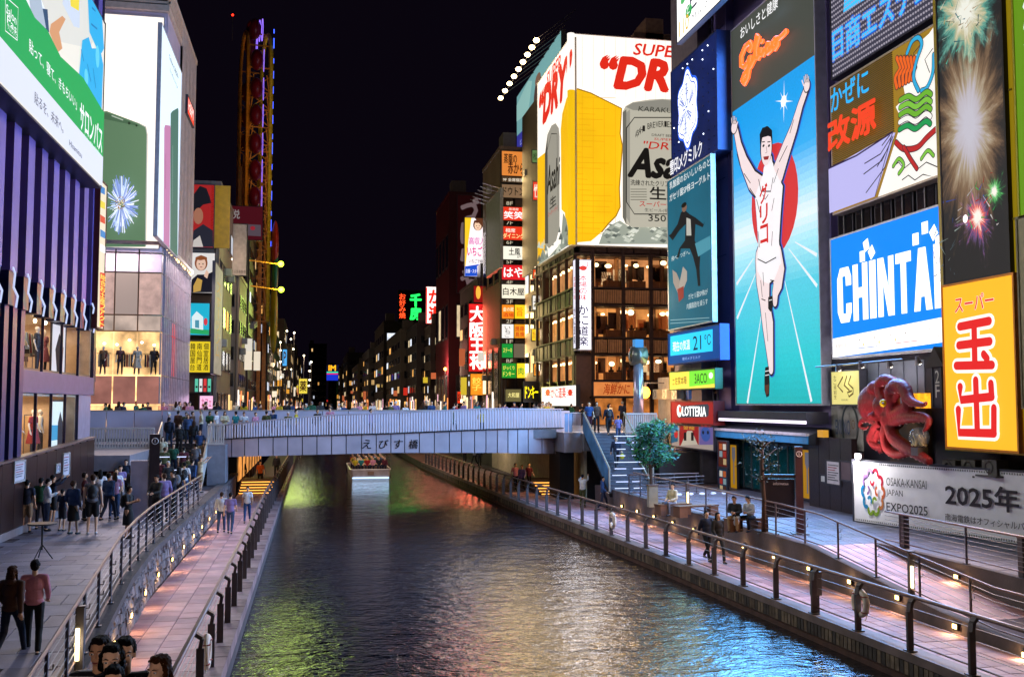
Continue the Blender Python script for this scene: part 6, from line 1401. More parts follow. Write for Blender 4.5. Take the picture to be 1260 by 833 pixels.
bd = Board('hanging_sign', 'narrow dark roofed sign with pale 2F marking beside the orange pillar sign', 'R', XR-1.5, (1148, 452), (1150, 500), 1158, depth=.3, face=M('2c2430', .5)); bd.text('2F', 1150.5, 455, 490, 1156, M('c8c0b8', .5), vert=True, bold=.03)
w_, h_ = bd.w, bd.h; MB().add([(-.3, -.1, h_), (w_/2, -.1, h_+.7), (w_+.3, -.1, h_), (-.3, .4, h_), (w_/2, .4, h_+.7), (w_+.3, .4, h_)], [(0, 1, 2), (5, 4, 3), (0, 3, 4, 1), (1, 4, 5, 2), (0, 2, 5, 3)], M('2a1c1c', .6)).build('roof', bd.t); bd.fin()
# octopus: a modelled body of tapering arms on its base
oc = thing('octopus_sculpture', 'giant dark red octopus sculpture with yellow eye sprawling over the restaurant front', 'sculpture', (20.9, 31.6, onX(1100, 570, 20.9).z)); O_ = oc.location
def oq(px, py, dx=0): q = onX(px, py, 20.9+dx); return (q.x-O_.x, q.y-O_.y, q.z-O_.z)
om = M('741a1c', .5, 0, var=.35, scale=2.2, bump=.5, bscale=14, spec=.35); b = MB()
sc_ = 1/FPX*36.5
def px2(r): return r*36.5/FPX
b.ell(oq(1075, 497, .2), (.5, px2(19)*1.45, px2(25)), om, 20, 14); b.ell(oq(1082, 478, .2), (.45, px2(13)*1.4, px2(11)), om, 14, 10); b.ell(oq(1090, 500, .1), (.5, px2(12)*1.3, px2(17)), om, 16, 12); b.ell(oq(1077, 512, -.2), (.3, px2(6)*1.4, px2(6)), om)
b.ell(oq(1098, 515, .1), (.45, px2(12)*1.4, px2(16)), om)
ARMS = [([(1095, 505), (1086, 488), (1083, 474), (1089, 467), (1100, 471), (1107, 480), (1101, 492)], [9, 8, 7.5, 7, 6.5, 5, 3.5], -.2),
        ([(1100, 512), (1098, 492), (1097, 480), (1104, 474), (1113, 478), (1118, 490), (1124, 495), (1136, 498), (1140, 495)], [9, 9, 8, 8.5, 8, 7, 5, 3, 1.5], -.55),
        ([(1098, 512), (1110, 506), (1118, 500), (1115, 488), (1109, 480)], [9, 9, 8, 6, 4], -.35),
        ([(1098, 520), (1112, 514), (1128, 513), (1138, 514), (1143, 518), (1140, 526), (1136, 531)], [8, 7.5, 6.5, 5.5, 4.5, 3, 1.6], -.6),
        ([(1095, 522), (1100, 538), (1112, 548), (1125, 556), (1135, 562), (1144, 568)], [8, 8.5, 8, 7, 6, 4.5], -.6),
        ([(1092, 520), (1089, 536), (1092, 552), (1103, 559), (1114, 559), (1121, 557)], [7, 6.5, 6, 5.5, 4, 2], -.3),
        ([(1084, 520), (1076, 528), (1072, 540), (1076, 548), (1086, 552), (1082, 556)], [6, 5.5, 5, 5, 4.5, 3], -.1),
        ([(1078, 520), (1068, 516), (1060, 518), (1059, 525), (1065, 527), (1069, 524)], [5, 4, 3.4, 2.8, 2.2, 1.2], -.1),
        ([(1084, 528), (1080, 538), (1070, 536), (1069, 544)], [6, 5.5, 4, 2.4], 0)]
for P, rs, dx in ARMS:
    pts = [Vector(oq(x, y, dx*(i/(len(P)-1))**.6)) for i, (x, y) in enumerate(P)]
    q = [pts[0]]; rr = [px2(rs[0])]
    for i in range(len(pts)-1):      # Catmull-Rom between the joints
        p0 = pts[max(i-1, 0)]; p1 = pts[i]; p2 = pts[i+1]; p3 = pts[min(i+2, len(pts)-1)]
        for j in range(1, 5):
            t_ = j/4; q.append(.5*((2*p1)+(-p0+p2)*t_+(2*p0-5*p1+4*p2-p3)*t_*t_+(-p0+3*p1-3*p2+p3)*t_**3)); rr.append(px2(rs[i]+(rs[i+1]-rs[i])*t_))
    b.tube(q, rr, om, 12)
    s_ = MB(); 
    for k in range(3, len(q), 2): s_.ell(q[k]+Vector((-.02, 0, -rr[k]*.9)), (rr[k]*.28,)*3, M('c89890', .4), 6, 4)
    s_.build('sucker', oc, kind='stuff')
me = vox(b, .035, None, noise=.03, name='body', smooth=3); me.materials.clear(); me.materials.append(om); link('body', me, oc)
e = MB().ell(oq(1086.5, 496, -.62), (.1, .17, .14), M('e0b010', .25), 14, 10).build('eye', oc, True); MB().ell(oq(1086.5, 496, -.71), (.03, .07, .03), M('100c08', .2), 8, 6).build('pupil', e)
bw = thing('fish_bowl_sign', 'round glass bowl of pale batter strips held by the octopus arm', 'sculpture', oq(1130, 545) and onX(1131, 538, 20.4)); bm_ = M('d8c488', .5)
MB().ell((0, 0, 0), (.3, .42, .36), GLASS('8a9098', .35), 16, 12).build('bowl', bw, True); b = MB()
for k in range(22): b.tube([(R.uniform(-.15, .15), R.uniform(-.3, .3), -.28), (R.uniform(-.2, .2), R.uniform(-.34, .34), R.uniform(-.1, .1))], [.05, .02], bm_, 5)
b.build('batter_strip', bw, kind='stuff'); MB().box(-.2, .2, -.2, .2, -.62, -.34, steel).build('stand', bw)
for k, px in enumerate((1172, 1196, 1222)):
    q = onX(px, 573, 21.6); t = thing('air_conditioner', 'grey air conditioner box above the hoarding, %s of three' % ('farthest', 'middle', 'nearest')[k], 'air conditioner', (21.6, q.y, q.z-.3)); MB().box(-.15, .3, -.36, .36, 0, .5, M('4a4640', .5)).build('case', t); MB().torus((-.16, 0, .25), .18, .025, iron, 'x', 16, 4).build('grille', t); MB().box(-.3, .5, -.5, .5, -.06, 0, iron).build('bracket', t)

# ------------------------------------------------------------------ building kit for the farther rows
LIT = ['ffcf88', 'ffe6b8', 'e8f0ff', 'ffb860']
def building(name, label, side, x0, x1, y0, y1, z1, col, wc=3, wr=6, cc=4, lit=.35, seed=0, z0=4.36, extras=True, canal=True):
    """side 'R' shows its face at x0 to the canal, 'L' at x1; both show the face at y0 to the camera"""
    t = thing(name, label, 'building', ((x0+x1)/2, y0, z0)); cx = (x0+x1)/2; r = random.Random(seed); H = z1-z0; wm = M(col, .7, var=.2, scale=.5, bump=.3, bscale=3)
    X0, X1 = x0-cx, x1-cx; D = y1-y0
    MB().box(X0, X1, 0, D, 0, H, wm).build('wall', t); MB().box(X0-.08, X1+.08, -.08, D+.08, H, H+.35, M(col, .6)).box(X0+.5, X0+min(2.4, (X1-X0)*.6), 1, 3.4, H+.35, H+2.1, M('4a4444', .7)).build('roof', t)
    w = (X1-X0)/wc; h = (H-1.2)/wr; ww, wh = w*.62, h*.5; frm_ = M('2e2c30', .4, .3)
    fmW = MB().box(-ww/2, ww/2, -.06, .03, 0, wh, frm_).mesh('window'); c = D/cc; cw = c*.6; sx = -1 if side == 'R' else 1
    fmC = MB().box(-.06, .06, -cw/2, cw/2, 0, wh, frm_).mesh('window')
    def glass(): 
        return E(LIT[r.randrange(4)], r.uniform(.5, 1.3), var=.3, scale=1.) if r.random() < lit else M('0c0e14', .12)
    for j in range(wr):
        for i in range(wc):
            q = link('window', fmW, t, (X0+w*(i+.5), 0, .8+h*j)); g_ = glass(); b = MB()
            b.box(-ww*.46, -.02, -.08, -.06, wh*.06, wh*.94, g_).box(.02, ww*.46, -.08, -.06, wh*.06, wh*.94, g_).build('pane', q)
        if canal:
            for i in range(cc):
                q = link('window', fmC, t, (X0 if side == 'R' else X1, c*(i+.5), .8+h*j)); g_ = glass(); b = MB(); a, b2 = (-.08, -.06) if side == 'R' else (.06, .08)
                b.box(a, b2, -cw*.46, -.02, wh*.06, wh*.94, g_).box(a, b2, .02, cw*.46, wh*.06, wh*.94, g_).build('pane', q)
    if y0 > 92:
        fx = X0 if side == 'R' else X1; sgn = -1 if side == 'R' else 1
        for i in range(cc*2):
            if r.random() < .75: MB().box(min(fx, fx+.06*sgn), max(fx, fx+.06*sgn), D*i/(cc*2)+.15, D*(i+1)/(cc*2)-.15, .3, r.uniform(2., 3.), E(('ffc070', 'ffe0b0', 'ff9050', 'fff0e0', 'e8b0c0')[r.randrange(5)], r.uniform(.6, 1.8), .5, 1.)).build('shopfront', t)
        for i in range(1 if r.random() < .7 else 2):
            zc = r.uniform(2.5, 6.5); hh = r.uniform(.6, 2.2); yy = r.uniform(.5, D-.5); xx_ = fx+sgn*.6; c_ = ('ffb040', 'd83020', 'fff0d8', 'e0b868', 'f0e8d8', 'e8c838', 'c86840')[r.randrange(7)]
            q_ = MB().box(xx_-.35, xx_+.35, yy-.1, yy+.1, zc, zc+hh, E(c_, .8)).build('sign_panel', t)
    if extras:
        for k in range(3):
            zz_ = r.uniform(1, H-2); MB().box((X0-.5) if side == 'R' else X1, X0 if side == 'R' else X1+.5, D*.2+k*D*.25, D*.2+k*D*.25+.8, zz_, zz_+.6, M('8a8680', .6)).build('air_conditioner', t)
        MB().tube([(X1-.2 if side == 'L' else X0+.2, -.1, 0), (X1-.2 if side == 'L' else X0+.2, -.1, H)], .06, M('5a5450', .6), 6).build('drainpipe', t)
    return t
def zat(py, Y, px=387): return onY(px, py, Y).z
# left row, receding
pb = building('poster_building', 'slim grey building carrying three stacked posters and a yellow sign', 'L', -12.5, -7.45, 80.4, 93, zat(228, 80.4, 250), '6a6058', 2, 5, 4, .25, 1)
def lb(name, label, tl, bl, xr, Y=79.9, **k): return Board(name, label, 'Y', Y, tl, bl, xr, **k)
bd = lb('billboard', 'red poster of a person in a dark hat on the slim building', (234, 227), (234, 304), 263, face=E('a82424', .8), cat='billboard', strength=.8)
bd.poly([(238, 240), (246, 229), (254, 232), (258, 242), (260, 250), (250, 252), (240, 262), (237, 258)], '181820'); bd.ell(244, 266, 6, 10, 'a87058'); bd.poly([(236, 304), (238, 284), (250, 276), (262, 284), (263, 304)], '282834'); bd.poly([(238, 296), (246, 290), (250, 304), (237, 304)], 'd0c8c0'); bd.fin(60, (1, .4, .3))
MB().box(-.2, 1.2, -.1, .1, 0, bd.h, M('c89810', .4)).build('side_face', link('side', None, bd.t, (bd.w, .1, 0)))
bd = lb('billboard', 'white portrait poster of a person with auburn hair in a dark patterned jacket', (233, 311), (233, 360), 264, face=E('e0dcd8', .95), cat='billboard', strength=.9)
facepic(bd, 247.5, 325, 7.5, 'e8c0a8', '8a4c28', ''); bd.poly([(234, 360), (236, 344), (243, 338), (254, 338), (263, 334), (264, 360)], '1c1c28'); bd.poly([(238, 352), (243, 342), (249, 345), (247, 358), (238, 360)], 'c8a050'); bd.poly([(254, 332), (257, 336), (255, 343), (251, 340)], 'e8c0a8'); bd.fin(120, (1, .95, .9))
bd = lb('screen', 'cyan lit screen showing a white house on the slim building', (231, 373), (231, 412), 257.5, face=E('20b0d0', 1.), cat='screen', strength=1.); bd.poly([(233, 404), (257, 406), (257, 412), (232, 410)], '28a060'); bd.poly([(236, 404), (236, 390), (242, 383), (250, 390), (250, 406)], 'd8ecf0'); bd.poly([(240, 403), (240, 394), (245, 394), (245, 404)], '4890a8'); bd.ell(253, 396, 2.4, 4.5, 'd03848'); bd.fin(120, (.4, .9, 1))
bd = lb('sign', 'yellow sign with black character columns below the cyan screen', (231, 420), (231, 458), 258.5, face=E('e8cc28', .95), strength=.9)
for k, c_ in enumerate(('韓国屋台', '南仙門道', '個室居酒')): bd.text(c_, 234.5+k*8.2, 422, 456, 240+k*8.2, '201c10', vert=True, bold=.02)
bd.fin(110, (1, .9, .3))
bd = lb('sign', 'pink glowing panel at street level under the yellow sign', (246, 487), (246, 503), 262, face=E('f0b8d8', 1.1), strength=1.); bd.text('カフェ', 248, 490, 500, 260, 'c03878', bold=.02); bd.fin(90, (1, .6, .9))
for k, c_ in enumerate(('60c8a8', 'e8e8e8', 'd84040', '60c8a8')):
    bd = lb('sign', 'small %s shop sign in the row under the yellow sign' % ('green', 'white', 'red', 'teal')[k], (240+k*5.2, 466), (240+k*5.2, 482), 244+k*5.2, face=E(c_, .9), strength=.8, depth=.15); bd.rect(bd.w*.2, bd.h*.3, bd.w*.8, bd.h*.45, '202020'); bd.fin()
for px, y0_, y1_, c_, l_ in ((266, 330, 405, 'd0c8b8', 'tall pale vertical banner on the canal side of the slim building'), ):
    bd = Board('vertical_sign', l_, 'L', -7.35, (265, 322), (265, 460), 273.5, depth=.2, face=E(c_, .35, var=.3), strength=.6); bd.text('スポーツジム', 267, 345, 440, 271, 'd0a860', vert=True); bd.fin()
for (x0, y0, y1, x1, c_, t_, l_) in ((274.5, 400, 424, 281, 'e8f0d0', '酒場', 'small greenish lit sign projecting from the left row'), (273.5, 444, 470, 279, 'e0a850', '焼肉', 'small tan lit sign projecting lower on the left row'), (273, 490, 516, 280, 'f0b040', '居酒屋', 'orange lit sign near the bridge on the left row'), (348, 430, 450, 353, '50a8e8', 'P', 'tiny blue parking sign far along the left row'), (368, 466, 484, 378, 'e8d048', '薬', 'dim yellow shop sign beneath the wheel')):
    bd = Board('sign', l_, 'Y', 94 if x0 < 300 else 120, (x0, y0), (x0, y1), x1, depth=.2, face=E(c_, 1.1), strength=1.); bd.text(t_, x0+1, y0+2, y1-2, x1-1, '402010', vert=True, bold=.02); bd.fin(30)
building('beige_building', 'beige windowless-fronted building holding a blank pale billboard', 'L', -13.5, -7.0, 96, 106, zat(340, 96, 280), '8a7668', 3, 5, 4, .2, 2)
bd = Board('billboard', 'large blank pale billboard above the beige building', 'Y', 95.4, (262, 275), (262, 338), 303.5, face=M('b09c90', .5), cat='billboard', frame='3a3430'); bd.text('空き広告募集中', 282, 332, 336, 302, M('4a3c38', .6)); bd.fin()
lamp(None, (0, 0, 0), 1, (1, 1, 1)) if False else None
t = thing('floodlight', 'small white floodlight shining on the portrait poster corner', 'floodlight', onY(279.5, 322, 94)); MB().ell((0, 0, 0), (.16, .16, .16), E('fff4d8', 20), 8, 6).build('lens', t); MB().tube([(0, 0, .1), (0, .6, .3)], .03, iron, 5).build('arm', t); lamp(t, (.5, -1.5, 0), 900, (1, .85, .65), .1)
building('brown_building', 'dark brown windowed building behind the blank billboard', 'L', -12.5, -6.9, 108, 122, zat(285, 108, 300), '3c2a26', 3, 8, 5, .15, 3)
bd = Board('sign', 'dark red rooftop sign with pale tax free character', 'Y', 107.4, (268, 253), (268, 294), 323, face=E('5c1420', .5), cat='sign', frame='2c1014', strength=.5); bd.text('税', 283, 258, 269, 295, 'a8a0a0', bold=.04); bd.text('DUTY FREE', 271, 275, 280, 305, '988888'); bd.poly([(302, 276), (321, 277), (321, 291), (302, 290)], '6c5c68'); bd.ell(311, 281, 3, 2.5, 'c03040'); bd.fin()
building('dark_building', 'narrow charcoal building beneath the wheel frame', 'L', -11.5, -6.4, 140, 156, zat(360, 140, 330), '201c20', 3, 6, 5, .2, 4)
r = random.Random(12)
y = 158.; xx = -6.3; cols_ = ['4a4440', '38343c', '5a4c40', '2c2a30', '4c443c', '3a3230', '24242c', '443c38', '2e2c34']
desc = ['grey-brown', 'slate', 'tan', 'black', 'olive brown', 'umber', 'night blue', 'russet', 'dim violet']; plc = ['first beyond the wheel', 'second beyond the wheel', 'behind the cluster of street lamps', 'under the hanging white lamps', 'in the middle of the far left row', 'past the twin yellow lamps', 'near the distant neon tower', 'next to last of the far left row', 'last of the far left row']
for k in range(9):
    D = r.uniform(14, 24)*(1+k*.12); hh = (430, 415, 395, 440, 425, 450, 425, 452, 440)[k]; building('far_building', '%s far building, %s' % (desc[k], plc[k]), 'L', xx-9, xx-.4*(k % 2), y, y+D, zat(hh, y, 387), cols_[k], 2, 4+(k < 4), 5, .4, 30+k, extras=False); y += D+.5; xx += .15
# observation wheel: an upright loop of steel with red gondolas
WY = 126.; wb = thing('observation_wheel', 'tall dim yellow oval observation wheel with red gondolas edged in violet neon', 'wheel', (-7.6, WY, 4.36))
yel = M('c07818', .5, .1, var=.3); yel2 = M('c8a81c', .5, .1, var=.3)
za_, zb2 = zat(430, WY, 316)-4.36, zat(45, WY, 316)-4.36
def loop(x, rad_, n=20):
    P = [(x, -rad_, za_+3), ]; P += [(x, -rad_, za_+3+(zb2-rad_-za_-3)*i/12) for i in range(1, 13)]
    P += [(x, -rad_*cos(pi*i/12), zb2-rad_+rad_*sin(pi*i/12)) for i in range(1, 13)]; P += [(x, rad_, zb2-rad_-(zb2-rad_-za_-3)*i/12) for i in range(1, 13)]; return P
for x, mt in ((-1.5, yel), (1.15, yel2)):
    MB().tube(loop(x, 6), .24, mt, 6).build('loop_frame', wb); MB().tube(loop(x, 4.6), .18, mt, 6).build('inner_frame', wb)
    a_, b_ = loop(x, 6), loop(x, 4.6); q = MB()
    for i in range(len(a_)-1): q.beam(a_[i], b_[i+1], .12, .12, mt); q.beam(b_[i], a_[i], .14, .14, mt)
    q.build('lattice', wb)
q = MB(); zz0 = za_+3; k = 0
while zz0 < zb2-7:
    for y in (-6, 6):
        q.beam((-1.5, y, zz0), (1.15, y, zz0+2.1), .1, .1, yel); q.beam((1.15, y, zz0), (-1.5, y, zz0+2.1), .1, .1, yel); q.beam((-1.5, y, zz0), (1.15, y, zz0), .12, .12, yel)
    q.beam((-1.2, -6.2, zz0), (-.9, -6.2, zz0+2.1), .12, .12, yel); q.beam((.6, -6.2, zz0+2.1), (.9, -6.2, zz0), .12, .12, yel); zz0 += 2.1
q.build('lattice', wb, kind='stuff')
q = MB()
for i in range(0, 37, 2): a_ = loop(-1.5, 6)[i]; b_ = loop(1.15, 6)[i]; q.beam(a_, b_, .14, .14, yel)
q.build('cross_beam', wb)
for sx in (-1.9, 1.4):
    for sy in (-3, 3): MB().beam((sx*.8, sy, 0), (sx*.8, sy, zb2-16), .45, .45, yel).build('column', wb)
gon = MB().tube([(-.55, -1.2, 0), (-1.1, -1.2, .0)], .01, M('6a1018', .5), 4)
gon = MB(); gm_ = M('5c0c18', .4, .1)
gon.ell((0, 0, 0), (.75, 1.1, 1.25), gm_, 14, 10); gme = gon.mesh('gondola', True); ngm = MB().torus((0, 0, 0), 1.35, .045, E('8c68f0', 1.8), 'x', 24, 5).mesh('neon_ring')
P = loop(-.35, 6.6)
zs_ = [onY(316, py, WY-6.6).z-4.36 for py in (243, 210, 177, 142, 109, 74)]
for z in zs_:
    for sy in (-1, 1):
        g_ = link('gondola', gme, wb, (-.6, sy*6.6, z)); (link('neon_ring', ngm, g_, (.8, 0, 0), 0, (.5, .35, 1)) if sy < 0 else None)
for py, sy in ((48, -3.2), (38, 0), (46, 3.2)):
    g_ = link('gondola', gme, wb, (-.6, sy, onY(316, py, WY).z-4.36)); link('neon_ring', ngm, g_, (.9, 0, 0), 0, (1, .6, 1))
q = MB(); nbm = E('3858ff', 3.); rr_ = random.Random(8)
for k in range(15): z = za_+12+k*1.85; q.tube([(1.45, -5.5, z), (1.45, -5.5, z+rr_.uniform(.4, 1.4))], .06, nbm, 5)
q.build('neon_strip', wb)
MB().tube([(-3, 0, zb2-1), (-3, 0, zb2+2.2)], .05, iron, 5).ell((-3, 0, zb2+2.3), (.14, .14, .14), E('ff2010', 8), 8, 6).build('beacon', wb)
ws_ = M('b0a010', .4, var=.35, scale=.5)
MB().ell((1.9, -5.9, zat(395, WY)-4.36), (.4, 1.6, 4.4), ws_, 14, 12).ell((1.95, -5.9, zat(345, WY)-4.36), (.35, 1.4, 3.4), M('1c7a50', .4), 14, 10).ell((1.9, -5.9, zat(312, WY)-4.36), (.4, 1.5, 3.), M('a83018', .4), 14, 10).build('wheel_ornament', wb)
lamp(wb, (3.5, -9, zat(395, WY)-4.36), 1300, (.75, 1, .2), 3, 'AREA', (-pi/2, 0, 0), 7, 'wheel_light'); lamp(wb, (-1, -20, 30), 1900, (1, .62, .3), .6); wb.rotation_euler = (0, 0, rad(9))
for k, (px, py) in enumerate(((345.5, 325), (346, 356.5))):
    q = onX(px, py, -2.8); t = thing('floodlight', 'brilliant yellow-green floodlight on a long arm beside the wheel, %s one' % ('upper', 'lower')[k], 'floodlight', q); MB().ell((0, 0, 0), (.24, .24, .24), E('c8f030', 7), 12, 8).build('lens', t); MB().tube([(-.2, .1, 0), (-2.5, .4, .3)], .06, yel, 5).build('arm', t); lamp(t, (0, -.5, 0), 500, (.9, 1, .35), .2)
# street lamps beyond the bridge, left side
pts = [(369, 405), (378, 410), (376, 422), (380, 430), (373, 440), (360, 430), (404, 466), (383, 472), (382, 484), (362, 497), (357, 512), (350, 460), (398, 478), (391, 508), (340, 520), (408, 440)]
pts = [(353, 408), (362, 410), (358, 418), (361, 430), (345, 432), (345, 446), (345, 465), (358, 455), (383, 446), (374, 438), (381, 457), (381, 468), (380, 475), (345, 422), (352, 431)]
for k, (px, py) in enumerate(pts):
    X = -5.2+.1*(k % 3); q = onX(px, py, X) if px < 383 else onX(px, py, -1.)
    if q.y > 260 or q.y < 0: q = onY(px, py, 230)
    t = thing('street_lamp', '%s bright pole lamp along the far left bank, counted roughly outward' % nth(k), 'lamp', (q.x, q.y, 4.4), 0, 'street lamps on the far left bank'); s_ = q.y/150
    MB().tube([(0, 0, 0), (0, 0, q.z-4.4)], .05*s_, steel, 5).build('pole', t); MB().ell((0, 0, q.z-4.3), (.12*s_, .12*s_, .12*s_), E('fff0c0', 14), 8, 6).build('globe', t)
    if k % 4 == 1: lamp(t, (.5, -1., q.z-4.6), 3600, (1, .8, .5), .3)
# far centre
building('distant_tower', 'dark distant tower block with a few lit windows', 'L', -3, 6, 520, 540, zat(424, 520, 425), '0a0a10', 8, 9, 2, .12, 50, extras=False, canal=False); building('distant_block', 'low dark block at the end of the canal', 'L', 7, 28, 500, 520, zat(452, 500, 450), '0c0c12', 10, 3, 2, .15, 51, extras=False, canal=False)
bd = Board('sign', 'small distant blue and yellow neon tower sign on a thin green pole', 'Y', 330, (402, 449), (402, 468), 416, depth=.6, face=E('1830c0', 1.2), strength=1.5); bd.poly([(402, 449), (416, 449), (416, 457), (402, 457)], '101018'); bd.text('IM', 404.5, 449.5, 456, 413, 'ffb020', bold=.3); bd.stroke([(402, 458), (416, 458)], 1.4, '30d080', r=False); bd.stroke([(402, 460), (416, 460)], 1.2, 'e02020', r=False); bd.fin(); MB().box(bd.w*.9, bd.w*.95, 0, .3, -12, 0, M('1c6838', .5)).build('pole', bd.t)
# ------------------------------------------------------------------ right row, receding
sx0, sx1 = onY(616, 300, 99).x, onY(649, 300, 99).x
tw_ = building('signed_tower', 'narrow concrete tower whose whole front carries stacked floor signs', 'R', sx0, sx1+.3, 99.3, 110, zat(184, 99, 630), '5c4a40', 1, 2, 3, .2, 60)
ch = MB().box(-.2, 0, 0, .2, 0, zat(235, 99, 610)-4.36, M('94785c', .6, var=.15)).build('edge_column', tw_)
def fs(y0, y1, face, txts, lab, x0=617.5, x1=646.5, st=1.1):
    bd = Board('floor_sign', lab, 'Y', 98.9, (x0, y0), (x0, y1), x1, depth=.3, face=E(face, st), strength=1.2, group='floor signs stacked on the narrow tower', frame='3a3430')
    for t_, a, b_, c, d, col, kw in txts: bd.text(t_, a, b_, c, d, col, **kw)
    bd.fin(90, (1, .7, .3))
B2 = dict(bold=.05)
fs(186, 216, 'd88038', [('蒸籠の', 620, 189, 201, 636, '201008', B2), ('赤から', 625, 200, 214, 645, '301008', B2)], 'flame coloured topmost sign with dark brush writing on the narrow tower')
fs(217.5, 224, '6a5038', [('9F 全席個室', 619, 219, 223, 644, 'e8dcc8', dict(bold=.01))], 'thin brown ninth floor strip under the flame coloured sign', st=.5)
fs(227, 243, '98785a', [('ドウトン', 619, 230, 240, 645, '201810', B2)], 'wood coloured sign with black katakana on the narrow tower', st=.7)
fs(254.5, 271, 'e03820', [('居酒屋', 626, 256, 259, 638, 'fff0e0', {}), ('笑笑', 620, 260, 269, 644, 'ffffff', B2)], 'red eighth floor sign with white double characters')
fs(278.5, 295, 'e03820', [('相席', 622, 281, 286, 634, 'fff0e0', dict(bold=.02)), ('ダイニング', 619, 287, 293, 645, 'fff0a0', dict(bold=.02))], 'red seventh floor sign with cream and yellow katakana')
fs(303, 319, 'f4f0e0', [('土風', 626, 305, 314, 640, '201c18', dict(bold=.03)), ('炉', 636, 314, 318, 641, '404040', {})], 'white sixth floor sign with a single black brush drawing')
fs(326, 344, 'd82028', [('はや', 620, 329, 341, 644, 'ffffff', dict(bold=.09))], 'crimson fifth floor sign with big white hiragana')
fs(350, 367, 'f4ecd4', [('白木屋', 619, 354, 363, 645, '282018', dict(bold=.03))], 'cream fourth floor sign with three dark characters')
fs(375, 392, 'f08820', [('金の蔵', 619, 378, 383, 632, 'fff0c0', dict(bold=.02)), ('酒場', 619, 385, 390, 632, 'c02010', dict(bold=.02))], 'orange third floor sign with small writing', x1=632.5)
fs(375, 392, 'f8d020', [('旨', 636, 378, 389, 643, 'e08010', dict(bold=.03))], 'plain yellow third floor sign', x0=633.2)
fs(399, 416, 'f4f0ec', [('いちご', 621, 401, 415, 628, '202020', dict(vert=True, bold=.01))], 'white second floor sign with vertical black hiragana', x1=632)
fs(399, 416, 'e89820', [('焼鳥', 634, 401, 415, 639, 'c02818', dict(vert=True, bold=.02)), ('串焼', 640, 401, 415, 645, 'c02818', dict(vert=True, bold=.02))], 'amber second floor sign with red writing', x0=632.7)
fs(423, 440, '189038', [('ステーキ', 619, 428, 434, 630, 'f0e860', dict(bold=.03))], 'green first floor sign with yellow katakana', x1=631)
fs(423, 440, '90826c', [], 'blank grey first floor sign beside the green one', x0=632, st=.5)
fs(447, 465, '20902c', [('びっくり', 619, 450, 455, 633, 'f8f060', B2), ('ドンキー', 619, 457, 463, 633, 'f8f060', B2)], 'green basement sign with bulky yellow lettering', x1=635)
fs(447, 465, 'f0d828', [('肉', 638, 452, 461, 644, '209030', dict(bold=.04))], 'yellow basement sign beside the green lettering', x0=636)
fl = Board('floor_number', 'pale floor numbers between the stacked signs of the narrow tower', 'Y', 99.2, (618, 244), (618, 470), 646, back=False, cat='lettering')
for t_, y in (('8F', 248), ('7F', 272), ('6F', 296), ('5F', 320), ('4F', 345), ('3F', 369), ('2F', 393), ('1F', 418), ('BF', 442)): fl.text(t_, 623, y, y+4.5, 631, E('d8ccb0', .8), bold=.03)
fl.fin()
bd = Board('billboard', 'tall grey unlit billboard turned edge-on beside the signed tower', 'R', sx0-.25, (598.5, 252), (598.5, 341), 615.5, depth=.3, cat='billboard', face=M('7c7e80', .5), frame='9a9a98'); bd.fin()
rig2 = thing('lamp_rig', 'thin arms reaching over the grey unlit billboard', 'lamps', bd.o, -pi/2); b = MB()
for k in range(6): b.tube([(bd.w*k/5, 0, bd.h), (bd.w*k/5, -1.8, bd.h+.5)], .04, steel, 5)
b.build('arm', rig2)
# building between the tower and the crab restaurant
building('brown_annex', 'brown building squeezed between the signed tower and crab restaurant', 'R', 20.9, 32, 91, 98.6, zat(150, 92, 660), '5a4030', 3, 7, 3, .25, 61)
for (x0, y0, y1, x1, c_, t_, tc, l_) in ((655.5, 364, 381, 670, 'f0ece0', '土料亭', '282828', 'white sign with black characters projecting left of the crab restaurant'), (656, 332, 342, 669, 'e85020', '鳥貴', 'fff0c0', 'small orange-red lit sign high beside the crab restaurant'), (654.5, 405, 419, 668, 'f0c828', 'カラオケ', 'c05010', 'yellow karaoke sign projecting beside the crab restaurant'), (657, 448, 462, 666, 'e89028', '麺', '802010', 'little amber noodle sign beside the crab restaurant'), (655, 185, 200, 662, '5a7848', '松', '203018', 'dim green sign under the violet rooftop billboard'), (656, 224, 246, 663.5, 'e04028', '竹', 'fff0e0', 'red lit sign peeking from behind the beer billboard')):
    bd = Board('sign', l_, 'Y', 92 if y0 > 300 else 90.8, (x0, y0), (x0, y1), x1, depth=.3, face=E(c_, 1.1), strength=1.1); bd.text(t_, x0+1, y0+3, y1-3, x1-1, tc, bold=.03); bd.fin(40, (1, .8, .5))
bd = Board('neon_sign', 'yellow neon lettering over the street at the foot of the signed tower', 'Y', 88, (645, 470), (645, 494), 663, depth=.2, cat='sign', face=M('20180c', .5), strength=2.); bd.text('ドンキー', 646, 475, 490, 662, 'f8e010', 2.2, bold=.05); bd.fin(80, (1, .9, .2))
bd = Board('sign', 'cream box sign with gold writing at street level under the signed tower', 'Y', 97, (622, 479), (622, 494), 641, depth=.3, face=E('988c58', .5), strength=1.); bd.text('大和屋', 625, 483, 489, 639, 'f8e890', 1.2, bold=.02); bd.fin()
